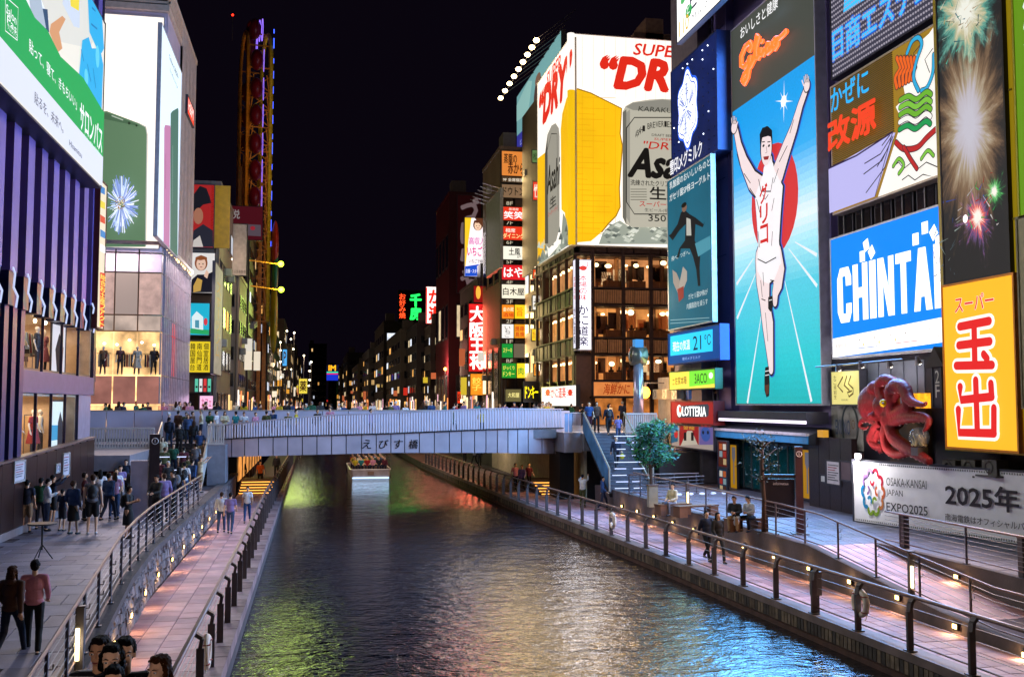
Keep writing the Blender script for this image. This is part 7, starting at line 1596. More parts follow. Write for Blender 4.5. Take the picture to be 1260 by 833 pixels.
# dumpling shop vertical neon, screen, dark red blade building
ib = building('iron_building', 'grey building with the tall red dumpling neon on its canal corner', 'R', 18.2, 26, 112, 126, zat(345, 112, 590), '4c4444', 2, 5, 4, .3, 62)
bd = Board('neon_sign', 'tall red glowing vertical sign with four white characters', 'Y', 111.4, (577, 374), (577, 457), 597.5, depth=.5, cat='sign', face=E('d02020', 1.2, var=.4, scale=1.), strength=1.5, frame='401010'); bd.text('大阪王将', 578.5, 376, 455, 596, 'fff4ec', 1.8, vert=True, bold=.06); bd.fin(1500, (1, .12, .06))
bd = Board('sign', 'orange sign under the tall red dumpling neon', 'Y', 111.45, (579, 460), (579, 486), 594, depth=.4, face=E('f08c20', 1.2, var=.2), strength=1.); bd.text('餃子', 581, 464, 481, 592, 'f8f060', bold=.06, vert=True); bd.fin(60, (1, .6, .3))
bd = Board('lantern_sign', 'red arched lamp sign above the tall red dumpling neon', 'Y', 111.5, (583, 352), (583, 372), 594, depth=.4, cat='sign', face=E('a01818', .8), strength=1.2); bd.ell(588.5, 360, 3, 8, 'f8b040'); bd.fin()
bd = Board('screen', 'bright strawberry advertisement screen with a smiling woman and blue base strip', 'Y', 116, (572, 268), (572, 340), 598, depth=.5, cat='screen', face=E('fbeef0', 1.2), strength=1.1)
bd.poly([(572, 268), (580, 268), (576, 300), (572, 336)], 'f8c828'); facepic(bd, 588, 278, 5.5, 'f0c8a8', '5c3420', ''); bd.poly([(584, 268), (598, 266), (598, 290), (594, 296), (594, 280)], '5c3420'); bd.text('高収入', 577, 292, 301, 597, 'd878b8', bold=.03); bd.text('いちごジョブ', 575, 303, 315, 612, 'd82888', bold=.04); bd.text('いちごで検索', 577, 319, 324, 597, '404040', bold=.02); bd.poly([(572, 328), (598, 324), (598, 340), (572, 340)], '2050c8'); bd.text('店舗・スタッフ求人', 573, 331, 336, 597, 'f8f8ff', bold=.02); bd.fin(500, (1, .9, .95))
rb2 = building('red_building', 'tall dark red blade building with huge pale hiragana on its side', 'R', 17.0, 27, 128, 142, zat(240, 128, 575), '3a0e14', 2, 3, 4, .08, 63, extras=False)
bd = Board('vertical_sign', 'huge pale hiragana column running down the dark red blade building', 'Y', 127.6, (563, 240), (563, 360), 592, depth=.3, cat='sign', face=M('5a1420', .5), strength=.6); bd.text('づぼらや', 568, 243, 358, 588, '9a8084', .45, vert=True, bold=.08); bd.fin()
lamp(rb2, (-6, -6, 8), 500, (1, .3, .25), .5)
bd = Board('rooftop_sign', 'white rooftop sign with red crab restaurant lettering far down the row', 'Y', 160, (524.5, 353), (524.5, 398), 553.5, depth=.6, cat='sign', face=E('fff4f0', 1.5), strength=1.4, frame='e02818'); bd.text('かに', 528, 357, 373, 560, 'e02818', bold=.09); bd.text('道楽', 528, 377, 394, 560, 'e02818', bold=.09); bd.stroke([(525, 354), (525, 398), (553, 398)], 1.4, 'f04030', r=False); bd.fin(1500, (1, .25, .15))
bd = Board('rooftop_sign', 'green and orange neon sign on a dark rooftop frame', 'Y', 215, (490, 357), (490, 397), 523, depth=.4, cat='sign', face=M('0a0c0c', .6), strength=2.); bd.text('千房', 505, 361, 394, 518, '20e858', 2.2, vert=True, bold=.06); bd.text('お好み焼', 491.5, 361, 392, 499, 'f04820', 2.2, vert=True, bold=.05); bd.fin(900, (.1, 1, .15))
bd = Board('sign', 'small white and red vertical sign between dark far buildings', 'Y', 195, (513, 431), (513, 454), 525, depth=.4, face=E('e03030', 1.3), strength=1.3); bd.text('アルバム', 515, 433, 451, 520, 'fff0f0', vert=True, bold=.04); bd.poly([(513, 446), (525, 442), (525, 454), (513, 454)], 'f8e8e0'); bd.fin(120, (1, .5, .4))
DR = [('taupe', 'directly beyond the red blade building', 152, 17.4, 'c', '3c3432', 402), ('sooty', 'under the white rooftop sign', 161, 16.2, 'c', '2c282c', 400), ('smoky grey', 'beside the small white and red vertical sign', 180, 15.2, 'c', '4a4440', 408), ('black brown', 'under the green neon rooftop sign', 216, 14.6, 'c', '2a2422', 398), ('ashen', 'past the green neon sign', 250, 13.2, 'c', '3c3a3c', 432), ('dull beige', 'low among the far right row', 285, 12., 'c', '4c443c', 450), ('dark blue grey', 'near the end of the far right row', 330, 10.5, 'c', '24242c', 436), ('dim ochre', 'last of the far right row', 380, 9.5, 'c', '3c3424', 455)]
for k, (a_, b_, Y, X, _, c_, py) in enumerate(DR):
    yn = DR[k+1][2] if k+1 < len(DR) else 420
    building('far_building', '%s far building %s' % (a_, b_), 'R', X, X+10, Y, yn-.6, zat(py, Y, 550), c_, 3, 5, 5, .3, 80+k, extras=False)
r = random.Random(21)
for k, (x0, y0, y1, x1, c_, t_, l_) in enumerate(((565, 440, 452, 570, 'e8e0d0', '質', 'dim cream projecting sign'), (539, 412, 440, 542, 'f0b0a0', '中華', 'thin pinkish vertical sign'), (555, 450, 476, 560, 'c08858', '喫茶', 'brown vertical board'), (508, 460, 492, 512.5, 'fff4d8', '駐車', 'tall white lit pillar sign'), (470, 462, 492, 474, 'f0e8c8', '串', 'pale distant vertical sign'), (452, 452, 465, 457, 'e89860', '寿司', 'orange distant sign'), (600, 462, 494, 606, 'd8d0c0', 'ホテル', 'white vertical hotel sign'), (563, 482, 496, 572, 'e83818', '串', 'red glowing lantern sign'), (545, 484, 494, 552, 'f0d0a0', '茶', 'small warm street-level sign'))):
    bd = Board('sign', l_+' on the far right bank', 'Y', (140, 170, 145, 210, 300, 320, 110, 125, 150)[k], (x0, y0), (x0, y1), x1, depth=.4, face=E(c_, 1.2), strength=1.); bd.text(t_, x0+.6, y0+1, y1-1, x1-.6, '502818', vert=True, bold=.02); bd.fin(60, (1, .7, .4))
for k, (px, py) in enumerate(((492, 455), (494, 468), (487, 462), (530, 470), (583, 478), (548, 455), (611, 478))):
    q = onY(px, py, 130 if px > 540 else 240); t = thing('street_lamp', '%s small warm pole lamp along the far right bank' % nth(k), 'lamp', (q.x, q.y, 4.4), 0, 'street lamps on the far right bank'); MB().tube([(0, 0, 0), (0, 0, q.z-4.4)], .05, steel, 5).build('pole', t); MB().ell((0, 0, q.z-4.3), (.2, .2, .2), E('ffc050', 12), 8, 6).build('globe', t)
    if k in (0, 3, 5, 6): lamp(t, (-1.5, -1.5, q.z-4.4), 4500, (1, .72, .5), .3)

# ------------------------------------------------------------------ trees, boards, benches on the right bank
def tree(label, x, y, z, h, cr, leafs, n, seed, trunk='4a3a30', dens=1., crz=.8, size=.11):
    t = thing('tree', label, 'tree', (x, y, z)); r = random.Random(seed); b = MB(); tm_ = M(trunk, .8, bump=.6); tips = []
    b.tube([(0, 0, 0), (.03, .02, h*.3), (-.02, .04, h*.6), (.02, 0, h*.8)], [.09, .075, .06, .04], tm_, 8)
    for k in range(11):
        a = k*2.4; z0 = h*r.uniform(.42, .78); L = cr*r.uniform(.6, 1.); p = Vector((0, 0, z0)); q = p+Vector((cos(a)*L*.5, sin(a)*L*.5, L*.35)); e = p+Vector((cos(a)*L, sin(a)*L, L*r.uniform(.4, .8)))
        b.tube([p, q, e], [.035, .022, .01], tm_, 5); tips += [q, e, e+Vector((r.uniform(-.3, .3), r.uniform(-.3, .3), .25))]
    b.build('trunk', t, True); c = MB(); ms = [M(l_, .6, var=.3) for l_ in leafs]; cen = [p+Vector((r.gauss(0, .12), r.gauss(0, .12), r.gauss(0, .12)))*cr for p in tips for _ in range(2)]
    for k in range(n):
        p = cen[r.randrange(len(cen))]+Vector((r.gauss(0, .17), r.gauss(0, .17), r.gauss(0, .15)))*cr*dens; s_ = size*r.uniform(.6, 1.3); u_ = Vector((r.gauss(0, 1), r.gauss(0, 1), r.gauss(0, .6))).normalized(); w_ = u_.orthogonal().normalized()
        c.add([p-u_*s_, p+w_*s_*.4, p+u_*s_, p-w_*s_*.4], [(0, 1, 2, 3)], ms[r.randrange(len(ms))])
    c.build('crown', t, kind='stuff'); return t
q = onZ(801, 622, ZR); tree('small leafy tree tinted teal and green in front of the blue-lit stairs', q.x, q.y, ZR, 3.75, .78, ['0b4434', '145c2c', '0a3c38', '1c6c34', '2a7a30'], 2900, 3, size=.095)  # teal of the lighting is put into the leaf colours
q = onZ(940, 657, ZR); tree('thin nearly bare young tree in front of the glass shop', q.x, q.y, ZR, 3.9, .6, ['3a4018', '2c3414'], 420, 5, trunk='3c2820', size=.05)
tp = [onZ(801, 622, ZR)]
t = thing('planter_post', 'pale square post at the foot of the small leafy tree', 'post', (tp[0].x-.1, tp[0].y-.5, ZR)); MB().box(-.2, .2, -.15, .15, 0, .9, M('8a8470', .6)).box(-.23, .23, -.18, .18, .9, .95, steel).build('post', t)
# information board
q = onZ(948, 656, ZR); ib_ = thing('information_board', 'dark framed information board joined to a tall brown pillar', 'sign board', q, rad(-18)); dk_ = M('2c2428', .4, .2); pn_ = M('3c3238', .35, .2)
s_ = 40/FPX
MB().box(-.1, .82, -.05, .05, .55, 1.85, M('221c20', .35)).build('panel', ib_); b = MB().box(-.2, -.08, -.09, .09, 0, 1.9, dk_).box(-.2, .86, -.09, .09, 1.9, 2.0, dk_); b.build('frame', ib_)
MB().box(.86, 1.1, -.12, .12, 0, 2.95, M('4a3034', .4, .2)).build('pillar', ib_); MB().box(.7, 1.25, -.3, .3, 0, .03, iron).box(-.45, .25, -.3, .3, 0, .03, iron).build('base_plate', ib_)
lt_ = MB(); lt_.torus((.98, -.13, 2.7), .09, .012, M('d8c8c8', .5), 'y', 20, 4); lt_.box(.97, .99, -.14, -.12, 2.65, 2.72, M('d8c8c8', .5)); lt_.box(.965, .995, -.14, -.12, 2.735, 2.76, M('d8c8c8', .5))
v, f, a_ = text_mesh('information'); lt_.add([(.12+p[0]*.5, -.056, 1.64+p[1]*.1) for p in v], f, M('b8b0b8', .5)); lt_.build('lettering', ib_)
q = onZ(172, 640, 1.8); t = thing('information_pillar', 'grey double information pillar on the left promenade beside the rail', 'sign board', q, rad(12)); MB().box(-.35, .25, -.14, .14, 0, 2.15, M('8a8494', .4, .3)).build('panel', t); MB().box(.27, .62, -.16, .16, 0, 3.1, M('2c2428', .4, .2)).build('pillar', t); MB().torus((.45, -.17, 2.85), .11, .012, M('c8c0c0', .5), 'y', 18, 4).box(.44, .46, -.18, -.16, 2.8, 2.9, M('c8c0c0', .5)).build('emblem', t)
def bench(label, x, y, z, rz, w=1.5):
    t = thing('bench', label, 'bench', (x, y, z), rz, 'wooden block benches on the promenade'); wd = M('5c3c28', .5, var=.3, bump=.3)
    for k in range(4): MB().box(-w/2, w/2, -.24+k*.12, -.13+k*.12, .38, .44, wd).build('plank', t)
    MB().box(-w/2+.02, -w/2+.4, -.22, .22, 0, .38, M('6c4a36', .5, var=.2)).build('end_block', t); MB().box(w/2-.4, w/2-.02, -.22, .22, 0, .38, M('6c4a36', .5, var=.2)).build('end_block', t); return t
q = onZ(919, 653, ZR); bench('wooden bench under the sitting couple', q.x, q.y+.1, ZR, rad(8)); q1 = q
q = onZ(828, 633, ZR); bench('wooden bench under the lone sitter in beige', q.x, q.y, ZR, rad(15)); q2 = q
q = onZ(860, 636, ZR); bench('empty wooden bench beside the lone sitter', q.x, q.y+.3, ZR, rad(15), 1.9)
b = thing('lit_studs', 'row of round white lit studs on the promenade bench edge', 'lights', onZ(840, 622, ZR))
for k in range(5): MB().ell((k*.55, .4+k*.05, .46), (.13, .13, .05), E('c8d8ff', 1.5), 10, 6).build('stud', b)
railing('short steel handrails at the foot of the blue-lit stairs', [(14.9, 46.2, ZR), (18.6, 46.6, ZR)], 1.0, 1.2, post='round', cables=4, topr=.03)
railing('pair of low steel rails between the stair foot and tree', [(15.4, 44.2, ZR), (18.4, 45.4, ZR)], .95, 1.1, post='round', cables=4, topr=.03)
# left cafe corner
q = onZ(51, 690, 1.75); t = thing('high_table', 'tall round black table on a tripod foot', 'table', q); MB().tube([(0, 0, .98), (0, 0, 1.02)], .38, M('3a3c40', .3), 20).build('table_top', t); MB().tube([(0, 0, .3), (0, 0, .98)], .025, dark, 8).build('stem', t)
for k in range(3): a = k*2.1; MB().tube([(0, 0, .45), (cos(a)*.32, sin(a)*.32, 0)], .016, dark, 6).build('leg', t)
fz = zl(20.5); railing('short steel fence round the terrace seats at the far left edge', [(-8.6, 18.8, zl(19)), (-6.75, 22.5, zl(22.5))], 1.1, 1.6, post='round', cables=5)
for k, (x, y) in enumerate(((-8.35, 21.4), (-7.7, 22.4), (-8.9, 22.6))):
    t = thing('folding_chair', 'light wooden folding chair, %s of the terrace seats' % ('nearest', 'middle', 'farthest')[k], 'chair', (x, y, zl(y)), rad(40+k*50)); wd = M('a87838', .5)
    MB().box(-.2, .2, -.2, .2, .43, .46, wd).build('seat', t); MB().box(-.2, .2, .2, .23, .62, .88, wd).build('backrest', t)
    for sx in (-1, 1): MB().beam((sx*.19, .22, .88), (sx*.19, -.2, 0), .03, .03, wd).build('leg', t); MB().beam((sx*.19, -.18, .45), (sx*.19, .22, 0), .03, .03, wd).build('leg', t)
# landing of the near stairs, just below the view
structure('stair_landing', MB().box(-3.4, -.4, 6.2, 9.6, 2.3, 2.55, conc).box(-3.4, -3.1, 6.2, 9.6, .7, 2.3, conc).box(-.7, -.4, 6.2, 9.6, .7, 2.3, conc))
# ------------------------------------------------------------------ people
GL = 'people on the left promenade'
def at(px, py, z): return onZ(px, py, z)
def PP(px, py, z, *a, **k): q = onZ(px, py, z); return person(q.x, q.y, z, *a, **k)
FG = 'front group of friends'
def PH(px, py, sc_, *a, **k): q = onZ(px, py, 2.5+1.73*sc_); return person(q.x, q.y, 2.5, *a, sc=sc_, hi=True, group=FG, **k)
PH(154, 783, 1.0, 6, 'stand', 'shirt:black', 'trousers:navy', 'short:black', 'young man in a dark buttoned jacket in the front group, tallest')
pt = PH(123, 782, .98, -8, 'relax', 'tee:white', 'trousers:charcoal', 'short:dark', 'man in a black and white striped shirt at the edge of the front group')
sh_ = [c for c in pt.children if c.name.startswith('shirt')][0]; sm_ = bpy.data.materials.new('stripes'); sm_.use_nodes = True; n_n = sm_.node_tree.nodes; wv = n_n.new('ShaderNodeTexWave'); wv.bands_direction = 'Z'; wv.inputs['Scale'].default_value = 5.; tc_ = n_n.new('ShaderNodeTexCoord'); cr_ = n_n.new('ShaderNodeValToRGB'); cr_.color_ramp.interpolation = 'CONSTANT'; cr_.color_ramp.elements[0].color = (.02, .02, .025, 1); cr_.color_ramp.elements[1].position = .5; cr_.color_ramp.elements[1].color = (.55, .54, .56, 1)
sm_.node_tree.links.new(tc_.outputs['Object'], wv.inputs[0]); sm_.node_tree.links.new(wv.outputs['Fac'], cr_.inputs[0]); sm_.node_tree.links.new(cr_.outputs[0], n_n['Principled BSDF'].inputs['Base Color']); n_n['Principled BSDF'].inputs['Roughness'].default_value = .85; slot(sh_, sm_)
PH(138, 791, .99, 4, 'stand', 'shirt:charcoal', 'trousers:black', 'bob:black', 'woman in glasses half hidden between the two young men')
PH(140, 818, .93, 10, 'stand', 'shirt:black', 'trousers:black', 'short:black', 'low dark-haired head nearest the view in the front group')
PH(196, 805, .93, -35, 'stand', 'jacket:brown', 'trousers:black', 'long:brown', 'woman with long brown hair turned aside, last of the front group')
z = zl(19)
PP(12, 812, 1.28, 165, 'walk', 'hoodie:brown', 'jeans:navy', 'long:brown', 'woman in a brown hooded jacket and dark jeans walking away, near the lower left edge', GL, 1.0, True)
PP(40, 806, 1.3, 190, 'stride', 'shirt:pink', 'trousers:black', 'short:dark', 'person in a pale pink shirt walking away beside the brown jacket', GL, 1.03, True)
for a in [
 (6, 655, 70, 'phone', 'tee:black', 'jeans:navy', 'short:black', 'man in black holding a phone by the wall at the far left edge', {}),
 (32, 655, 180, 'stand', 'tee:navy', 'shorts:tan', 'short:black', 'man in navy shirt and tan shorts seen from behind', {}),
 (49, 651, 175, 'relax', 'tee:green', 'jeans:navy', 'short:black', 'person in a green shirt and navy trousers by the wall', {}),
 (57, 653, 110, 'phone', 'jacket:white', 'jeans:denim', 'short:dark', 'person in a white jacket and light jeans reading the wall notice', {}),
 (64, 645, 130, 'reach', 'shirt:navy', 'shorts:black', 'cap:black', 'tall person in a black cap reaching toward the white notice', {}),
 (76, 653, 150, 'stand', 'tee:navy', 'shorts:charcoal', 'short:black', 'small child in navy standing by the tall notice', dict(sc=.8)),
 (89, 657, 150, 'relax', 'jacket:denim', 'skirt:black', 'tied:brown', 'woman in a denim jacket and long black skirt with a pink handbag', dict(extra=['bag:pink'])),
 (113, 657, 185, 'stand', 'vest:grey', 'shorts:black', 'short:brown', 'tall man in grey vest black shorts and white shoes with a backpack', dict(sc=1.12, extra=['backpack:black'], shoe='white')),
 (133, 641, 160, 'walk', 'shirt:blue', 'jeans:navy', 'short:black', 'person in a blue shirt walking past the tall man', {}),
 (140, 639, 200, 'stride', 'tee:pink', 'jeans:denim', 'long:brown', 'woman in a pale pink top walking beside the blue shirt', {}),
 (157, 662, 75, 'phone', 'tee:black', 'skirt:black', 'bob:black', 'woman in black with a black backpack standing by the grey pillar', dict(sc=.95, extra=['backpack:black'])),
 (147, 625, 20, 'phone', 'tee:lilac', 'trousers:grey', 'short:dark', 'person in lilac near the foot of the terrace wall', {}),
 (154, 613, 0, 'stand', 'jacket:navy', 'trousers:black', 'short:black', 'person in a navy jacket among the group before the balustrade', {}),
 (160, 606, 30, 'relax', 'tee:charcoal', 'jeans:denim', 'cap:grey', 'person in grey cap before the balustrade', {}),
 (171, 600, -20, 'walk', 'tee:pink', 'trousers:black', 'short:blond', 'person in a bright pink top beside the dark pillar', {}),
 (180, 598, 15, 'stand', 'shirt:grey', 'trousers:navy', 'short:dark', 'person in a light grey shirt beside the bright pink top', {}),
 (150, 598, 10, 'stand', 'hoodie:maroon', 'trousers:black', 'short:black', 'person in a maroon hooded top close to the balustrade', {}),
 (166, 590, 0, 'relax', 'tee:black', 'trousers:charcoal', 'long:black', 'person in plain black standing under the balustrade', {}),
 (192, 645, -30, 'elbow', 'shirt:charcoal', 'trousers:black', 'short:dark', 'person in charcoal leaning by the rail behind the pillar', {}),
 (201, 642, 200, 'stand', 'jacket:lilac', 'jeans:navy', 'short:brown', 'person in a lilac-grey jacket standing at the rail', {}),
 (212, 636, -60, 'elbow', 'jacket:navy', 'trousers:black', 'short:black', 'man in a navy jacket leaning on the stone wall railing', {}),
 (219, 628, 170, 'stand', 'tee:black', 'jeans:navy', 'long:black', 'person in black at the top of the stone wall railing', dict(extra=['backpack:grey'])),
 (226, 618, 190, 'relax', 'tee:white', 'jeans:denim', 'short:black', 'person in white with a dark backpack near the stair foot', dict(extra=['backpack:black'])),
 (236, 612, 150, 'walk', 'shirt:blue', 'trousers:navy', 'short:dark', 'person in a blue shirt about to climb the crowded stairs', {}),
 (246, 606, 120, 'reach', 'tee:cream', 'shorts:tan', 'short:brown', 'person in cream raising a phone at the end of the railing', {}),
 (142, 632, 30, 'relax', 'tee:white', 'jeans:navy', 'bob:black', 'person in a white T-shirt in the busy group by the wall end', {}),
 (163, 628, 190, 'phone', 'jacket:black', 'trousers:charcoal', 'short:dark', 'person in a black jacket just behind the grey pillar', {}),
 (137, 612, -20, 'stand', 'tee:red', 'jeans:denim', 'short:black', 'person in a red T-shirt far back by the wall end', {}),
 (145, 604, 10, 'walk', 'shirt:cream', 'trousers:black', 'long:dark', 'person in a cream shirt far back before the balustrade', {}),
 (158, 598, 40, 'relax', 'hoodie:charcoal', 'jeans:navy', 'short:dark', 'person in a charcoal hooded top far back before the balustrade', {}),
 (186, 616, -15, 'walk', 'tee:beige', 'jeans:blue', 'tied:dark', 'person in beige walking down from the stair foot', {}),
 (196, 612, 160, 'stand', 'jacket:maroon', 'trousers:black', 'short:black', 'person in a maroon jacket at the stair foot', {}),
 (206, 616, 20, 'relax', 'tee:black', 'shorts:charcoal', 'cap:white', 'person in a white cap and black T-shirt at the stair foot', {}),
 (230, 606, 180, 'stand', 'hoodie:olive', 'jeans:denim', 'short:brown', 'person in an olive hooded top at the stair foot', {}),
 (103, 640, 100, 'relax', 'tee:maroon', 'trousers:black', 'bob:black', 'person in dark maroon between the handbag woman and tall man', {}),
 (122, 634, 200, 'walk', 'shirt:white', 'skirt:navy', 'long:black', 'woman in a white shirt and navy skirt beyond the tall man', {}),
 ]:
    px, py, f_, pose, tp_, bt_, hr, lb_, kw = a; z = 1.8; PP(px, py, z, f_, pose, tp_, bt_, hr, lb_, GL, **kw)
person(-8.35, 21.4, zl(21.4)-.02, 40, 'sit', 'tee:white', 'jeans:navy', 'short:black', 'person in white sitting on the nearest folding chair of the terrace', GL); person(-7.7, 22.4, zl(22.4)-.02, 90, 'sit', 'tee:black', 'trousers:black', 'short:dark', 'person in black sitting on the middle folding chair of the terrace', GL); person(-8.9, 22.6, zl(22.6)-.02, 140, 'sit', 'tee:beige', 'jeans:navy', 'tied:blond', 'person with tied fair hair on the farthest folding chair of the terrace', GL)
# crowded stairs: y 52..56, z 1.8..3.9
def step(fr): return 52+4*fr+.15, 1.8+2.1*(math.floor(fr*13)+1)/13
for k, (x, fr, f_, pose, tp_, bt_, hr, lb_) in enumerate([(-7.55, .35, 0, 'walk', 'dress:cream', '', 'long:black', 'woman in a long cream dress coming down the crowded stairs'), (-6.95, .22, 5, 'stand', 'tee:green', 'trousers:navy', 'bob:black', 'girl in a dark green shirt on the crowded stairs'), (-6.9, .66, 0, 'stride', 'jacket:black', 'trousers:black', 'short:black', 'man in a black jacket high on the crowded stairs'), (-7.5, .8, 180, 'walk', 'hoodie:navy', 'jeans:denim', 'short:dark', 'person in a navy hooded top climbing at the top of the stairs'), (-6.2, .7, 175, 'walk', 'shirt:charcoal', 'jeans:navy', 'long:brown', 'woman in charcoal climbing beside the pale rail'), (-5.8, .5, 0, 'walk', 'tee:blue', 'shorts:tan', 'short:brown', 'person in blue and tan shorts descending by the pale rail'), (-6.4, .12, 185, 'stand', 'tee:maroon', 'trousers:black', 'short:black', 'person in a maroon shirt on the lowest stairs'), (-7.3, .08, 185, 'relax', 'jacket:olive', 'jeans:navy', 'short:brown', 'person in an olive jacket on the lowest stairs'), (-5.85, .2, 160, 'phone', 'tee:grey', 'jeans:denim', 'bob:dark', 'person in grey looking at a phone low on the stairs'), (-6.6, .92, 0, 'stand', 'jacket:denim', 'trousers:black', 'long:black', 'person in a denim jacket at the head of the crowded stairs')]):
    y, z = step(fr); person(x, y, z, f_, pose, tp_, bt_, hr, lb_, 'people on the crowded stairs')
# people on the near lower walk of the bridge and behind the balustrade
r = random.Random(77); tops = ['tee:black', 'shirt:navy', 'jacket:grey', 'tee:white', 'tee:red', 'jacket:black', 'shirt:blue', 'tee:pink', 'hoodie:charcoal', 'tee:olive', 'jacket:beige', 'tee:teal', 'shirt:lilac', 'jacket:brown', 'tee:yellow', 'jacket:maroon', 'hoodie:green', 'shirt:cream']
hairs = ['short:black', 'short:dark', 'long:black', 'bob:brown', 'long:brown', 'short:brown', 'tied:dark', 'cap:white', 'cap:navy', 'short:grey', 'bob:black', 'tied:blond']
HN = {'short:black': 'short black hair', 'short:dark': 'cropped dark hair', 'long:black': 'long black hair', 'bob:brown': 'a brown bob', 'long:brown': 'long brown hair', 'short:brown': 'short brown hair', 'tied:dark': 'dark tied-up hair', 'cap:white': 'a white cap', 'cap:navy': 'a navy cap', 'short:grey': 'short grey hair', 'bob:black': 'a black bob', 'tied:blond': 'fair tied-up hair'}
combos = [(a, b_) for a in tops for b_ in hairs]; r.shuffle(combos)
def crowd(n, xf, yf, z, where, group, poses=('stand', 'relax', 'walk', 'phone'), used=[0], face=None, sc=(.92, 1.04)):
    for i in range(n):
        tp_, hr = combos[used[0] % len(combos)]; used[0] += 1; k_, c_ = tp_.split(':')
        person(xf(i), yf(i), z(xf(i)) if callable(z) else z, face if face is not None else r.uniform(-180, 180), poses[r.randrange(len(poses))], tp_, ('trousers:black', 'jeans:navy', 'jeans:denim')[i % 3], hr, 'pedestrian, %s %s, %s, %s' % (c_, {'tee': 'T-shirt', 'shirt': 'shirt', 'jacket': 'jacket', 'hoodie': 'hooded top'}[k_], HN[hr].replace('a ', '').replace('tied-up', 'tied'), where), group, r.uniform(*sc), far=True)
crowd(7, lambda i: -4.3+i*.55+r.uniform(-.15, .15), lambda i: 57.2+r.uniform(-.6, .8), lambda x: 3.95, 'on the lower bridge walkway by the stairs', 'people on the lower bridge walkway')
crowd(5, lambda i: (.2, .9, 3.2, 7.9, 9.6)[i], lambda i: 57.5+r.uniform(-.3, .8), lambda x: 4.05, 'behind the ribbed bridge parapet', 'people behind the ribbed parapet')
crowd(8, lambda i: -7.9+i*.42, lambda i: 58.3+r.uniform(-1, .8), 3.9, 'gathered at the top of the left stairs', 'people at the stair head')
crowd(62, lambda i: -13.5+i*.452+r.uniform(-.2, .2), lambda i: 60.6+r.random()**1.6*6.5, 4.4, 'behind the panelled bridge parapet', 'crowd on the bridge deck')
crowd(14, lambda i: 14.8+r.uniform(-.5, 5.5), lambda i: r.uniform(60.5, 69), 4.4, 'in the street before the restaurant entrance', 'crowd in the restaurant street', used=[62+20])
GR_ = 'people on the blue-lit stairs'
def rs(fr): return 48.9+4.7*fr+.1, ZR+2.8*(math.floor(fr*17)+1)/17
for x, fr, f_, pose, tp_, bt_, hr, lb_, kw in [(15.0, .98, 0, 'walk', 'tee:blue', 'shorts:maroon', 'short:brown', 'person in a pale blue shirt and dark red shorts at the stair head', {}), (15.45, .99, 5, 'stand', 'jacket:brown', 'trousers:black', 'long:dark', 'person in a long brown jacket at the stair head', {}), (16.0, .9, 180, 'walk', 'shirt:navy', 'trousers:black', 'short:black', 'person in navy with a backpack climbing the blue-lit stairs', dict(extra=['backpack:charcoal'])), (16.45, .82, 170, 'walk', 'tee:lilac', 'jeans:denim', 'short:dark', 'child in lilac climbing beside the right-hand rail', dict(sc=.85)), (15.6, .32, 0, 'walk', 'jacket:navy', 'trousers:charcoal', 'short:black', 'person in a navy jacket halfway down the blue-lit stairs', dict(extra=['bag:yellow']))]:
    y, z = rs(fr); person(x, y, z, f_, pose, tp_, bt_, hr, lb_, GR_, **kw)
G5 = 'people on the right bank'
PP(717, 624, ZW, 150, 'reach', 'shirt:white', 'trousers:olive', 'short:dark', 'man in white shirt taking a photo under the stairs', G5); PP(742, 628, ZW, 70, 'stride', 'hoodie:blue', 'jeans:navy', 'short:dark', 'person in a bright blue hooded top hurrying along the lower path', G5); PP(722, 600, ZW, 200, 'stand', 'tee:maroon', 'trousers:black', 'short:brown', 'person in maroon behind the man taking a photo', G5)
PP(870, 690, ZW, 10, 'walk', 'jacket:navy', 'trousers:black', 'short:black', 'person in a dark violet coat walking on the lower right path', G5); PP(884, 693, ZW, 10, 'stride', 'hoodie:black', 'trousers:charcoal', 'long:black', 'person in a black hooded top beside the dark coat', G5)
person(q2.x, q2.y, ZR-.02, -60, 'sit', 'jacket:cream', 'trousers:grey', 'cap:black', 'lone sitter in a cream jacket and black cap', G5)
person(q1.x-.35, q1.y+.1, ZR-.02, -40, 'crouch', 'shirt:charcoal', 'trousers:tan', 'short:brown', 'sitter in a dark shirt bending over a bag on the bench', G5, extra=['bag:white']); person(q1.x+.2, q1.y+.05, ZR-.02, -60, 'crouch', 'shirt:white', 'trousers:black', 'cap:black', 'sitter in a white shirt and black cap on the bench', G5)
for px, py, tp_, hr, lb_ in ((572, 570, 'tee:red', 'short:black', 'person in a red shirt under the bridge'), (584, 573, 'shirt:grey', 'long:dark', 'person in grey beside the red shirt under the bridge'), (590, 575, 'jacket:black', 'short:dark', 'person in a black jacket under the bridge'), (634, 604, 'tee:pink', 'bob:black', 'person in a rosy top near the lit low steps'), (642, 607, 'shirt:lilac', 'short:brown', 'person in a pale lilac shirt near the lit low steps'), (651, 604, 'tee:maroon', 'short:black', 'person in dark maroon near the lit low steps')):
    PP(px, py, ZW, r.uniform(-60, 60), 'walk', tp_, 'trousers:black', hr, lb_, 'people under the bridge, right bank', far=True)
PP(272, 656, ZW, 180, 'walk', 'shirt:white', 'jeans:denim', 'short:brown', 'person in a white shirt walking away on the left canal path', 'walkers on the left canal path'); PP(283, 657, ZW, 175, 'stride', 'tee:lilac', 'jeans:denim', 'short:dark', 'person in pale lilac walking close to the white shirt', 'walkers on the left canal path'); PP(304, 643, ZW, 0, 'walk', 'tee:white', 'jeans:blue', 'short:black', 'young man in white with a backpack coming along the left canal path', 'walkers on the left canal path', sc=.95, extra=['backpack:grey'])
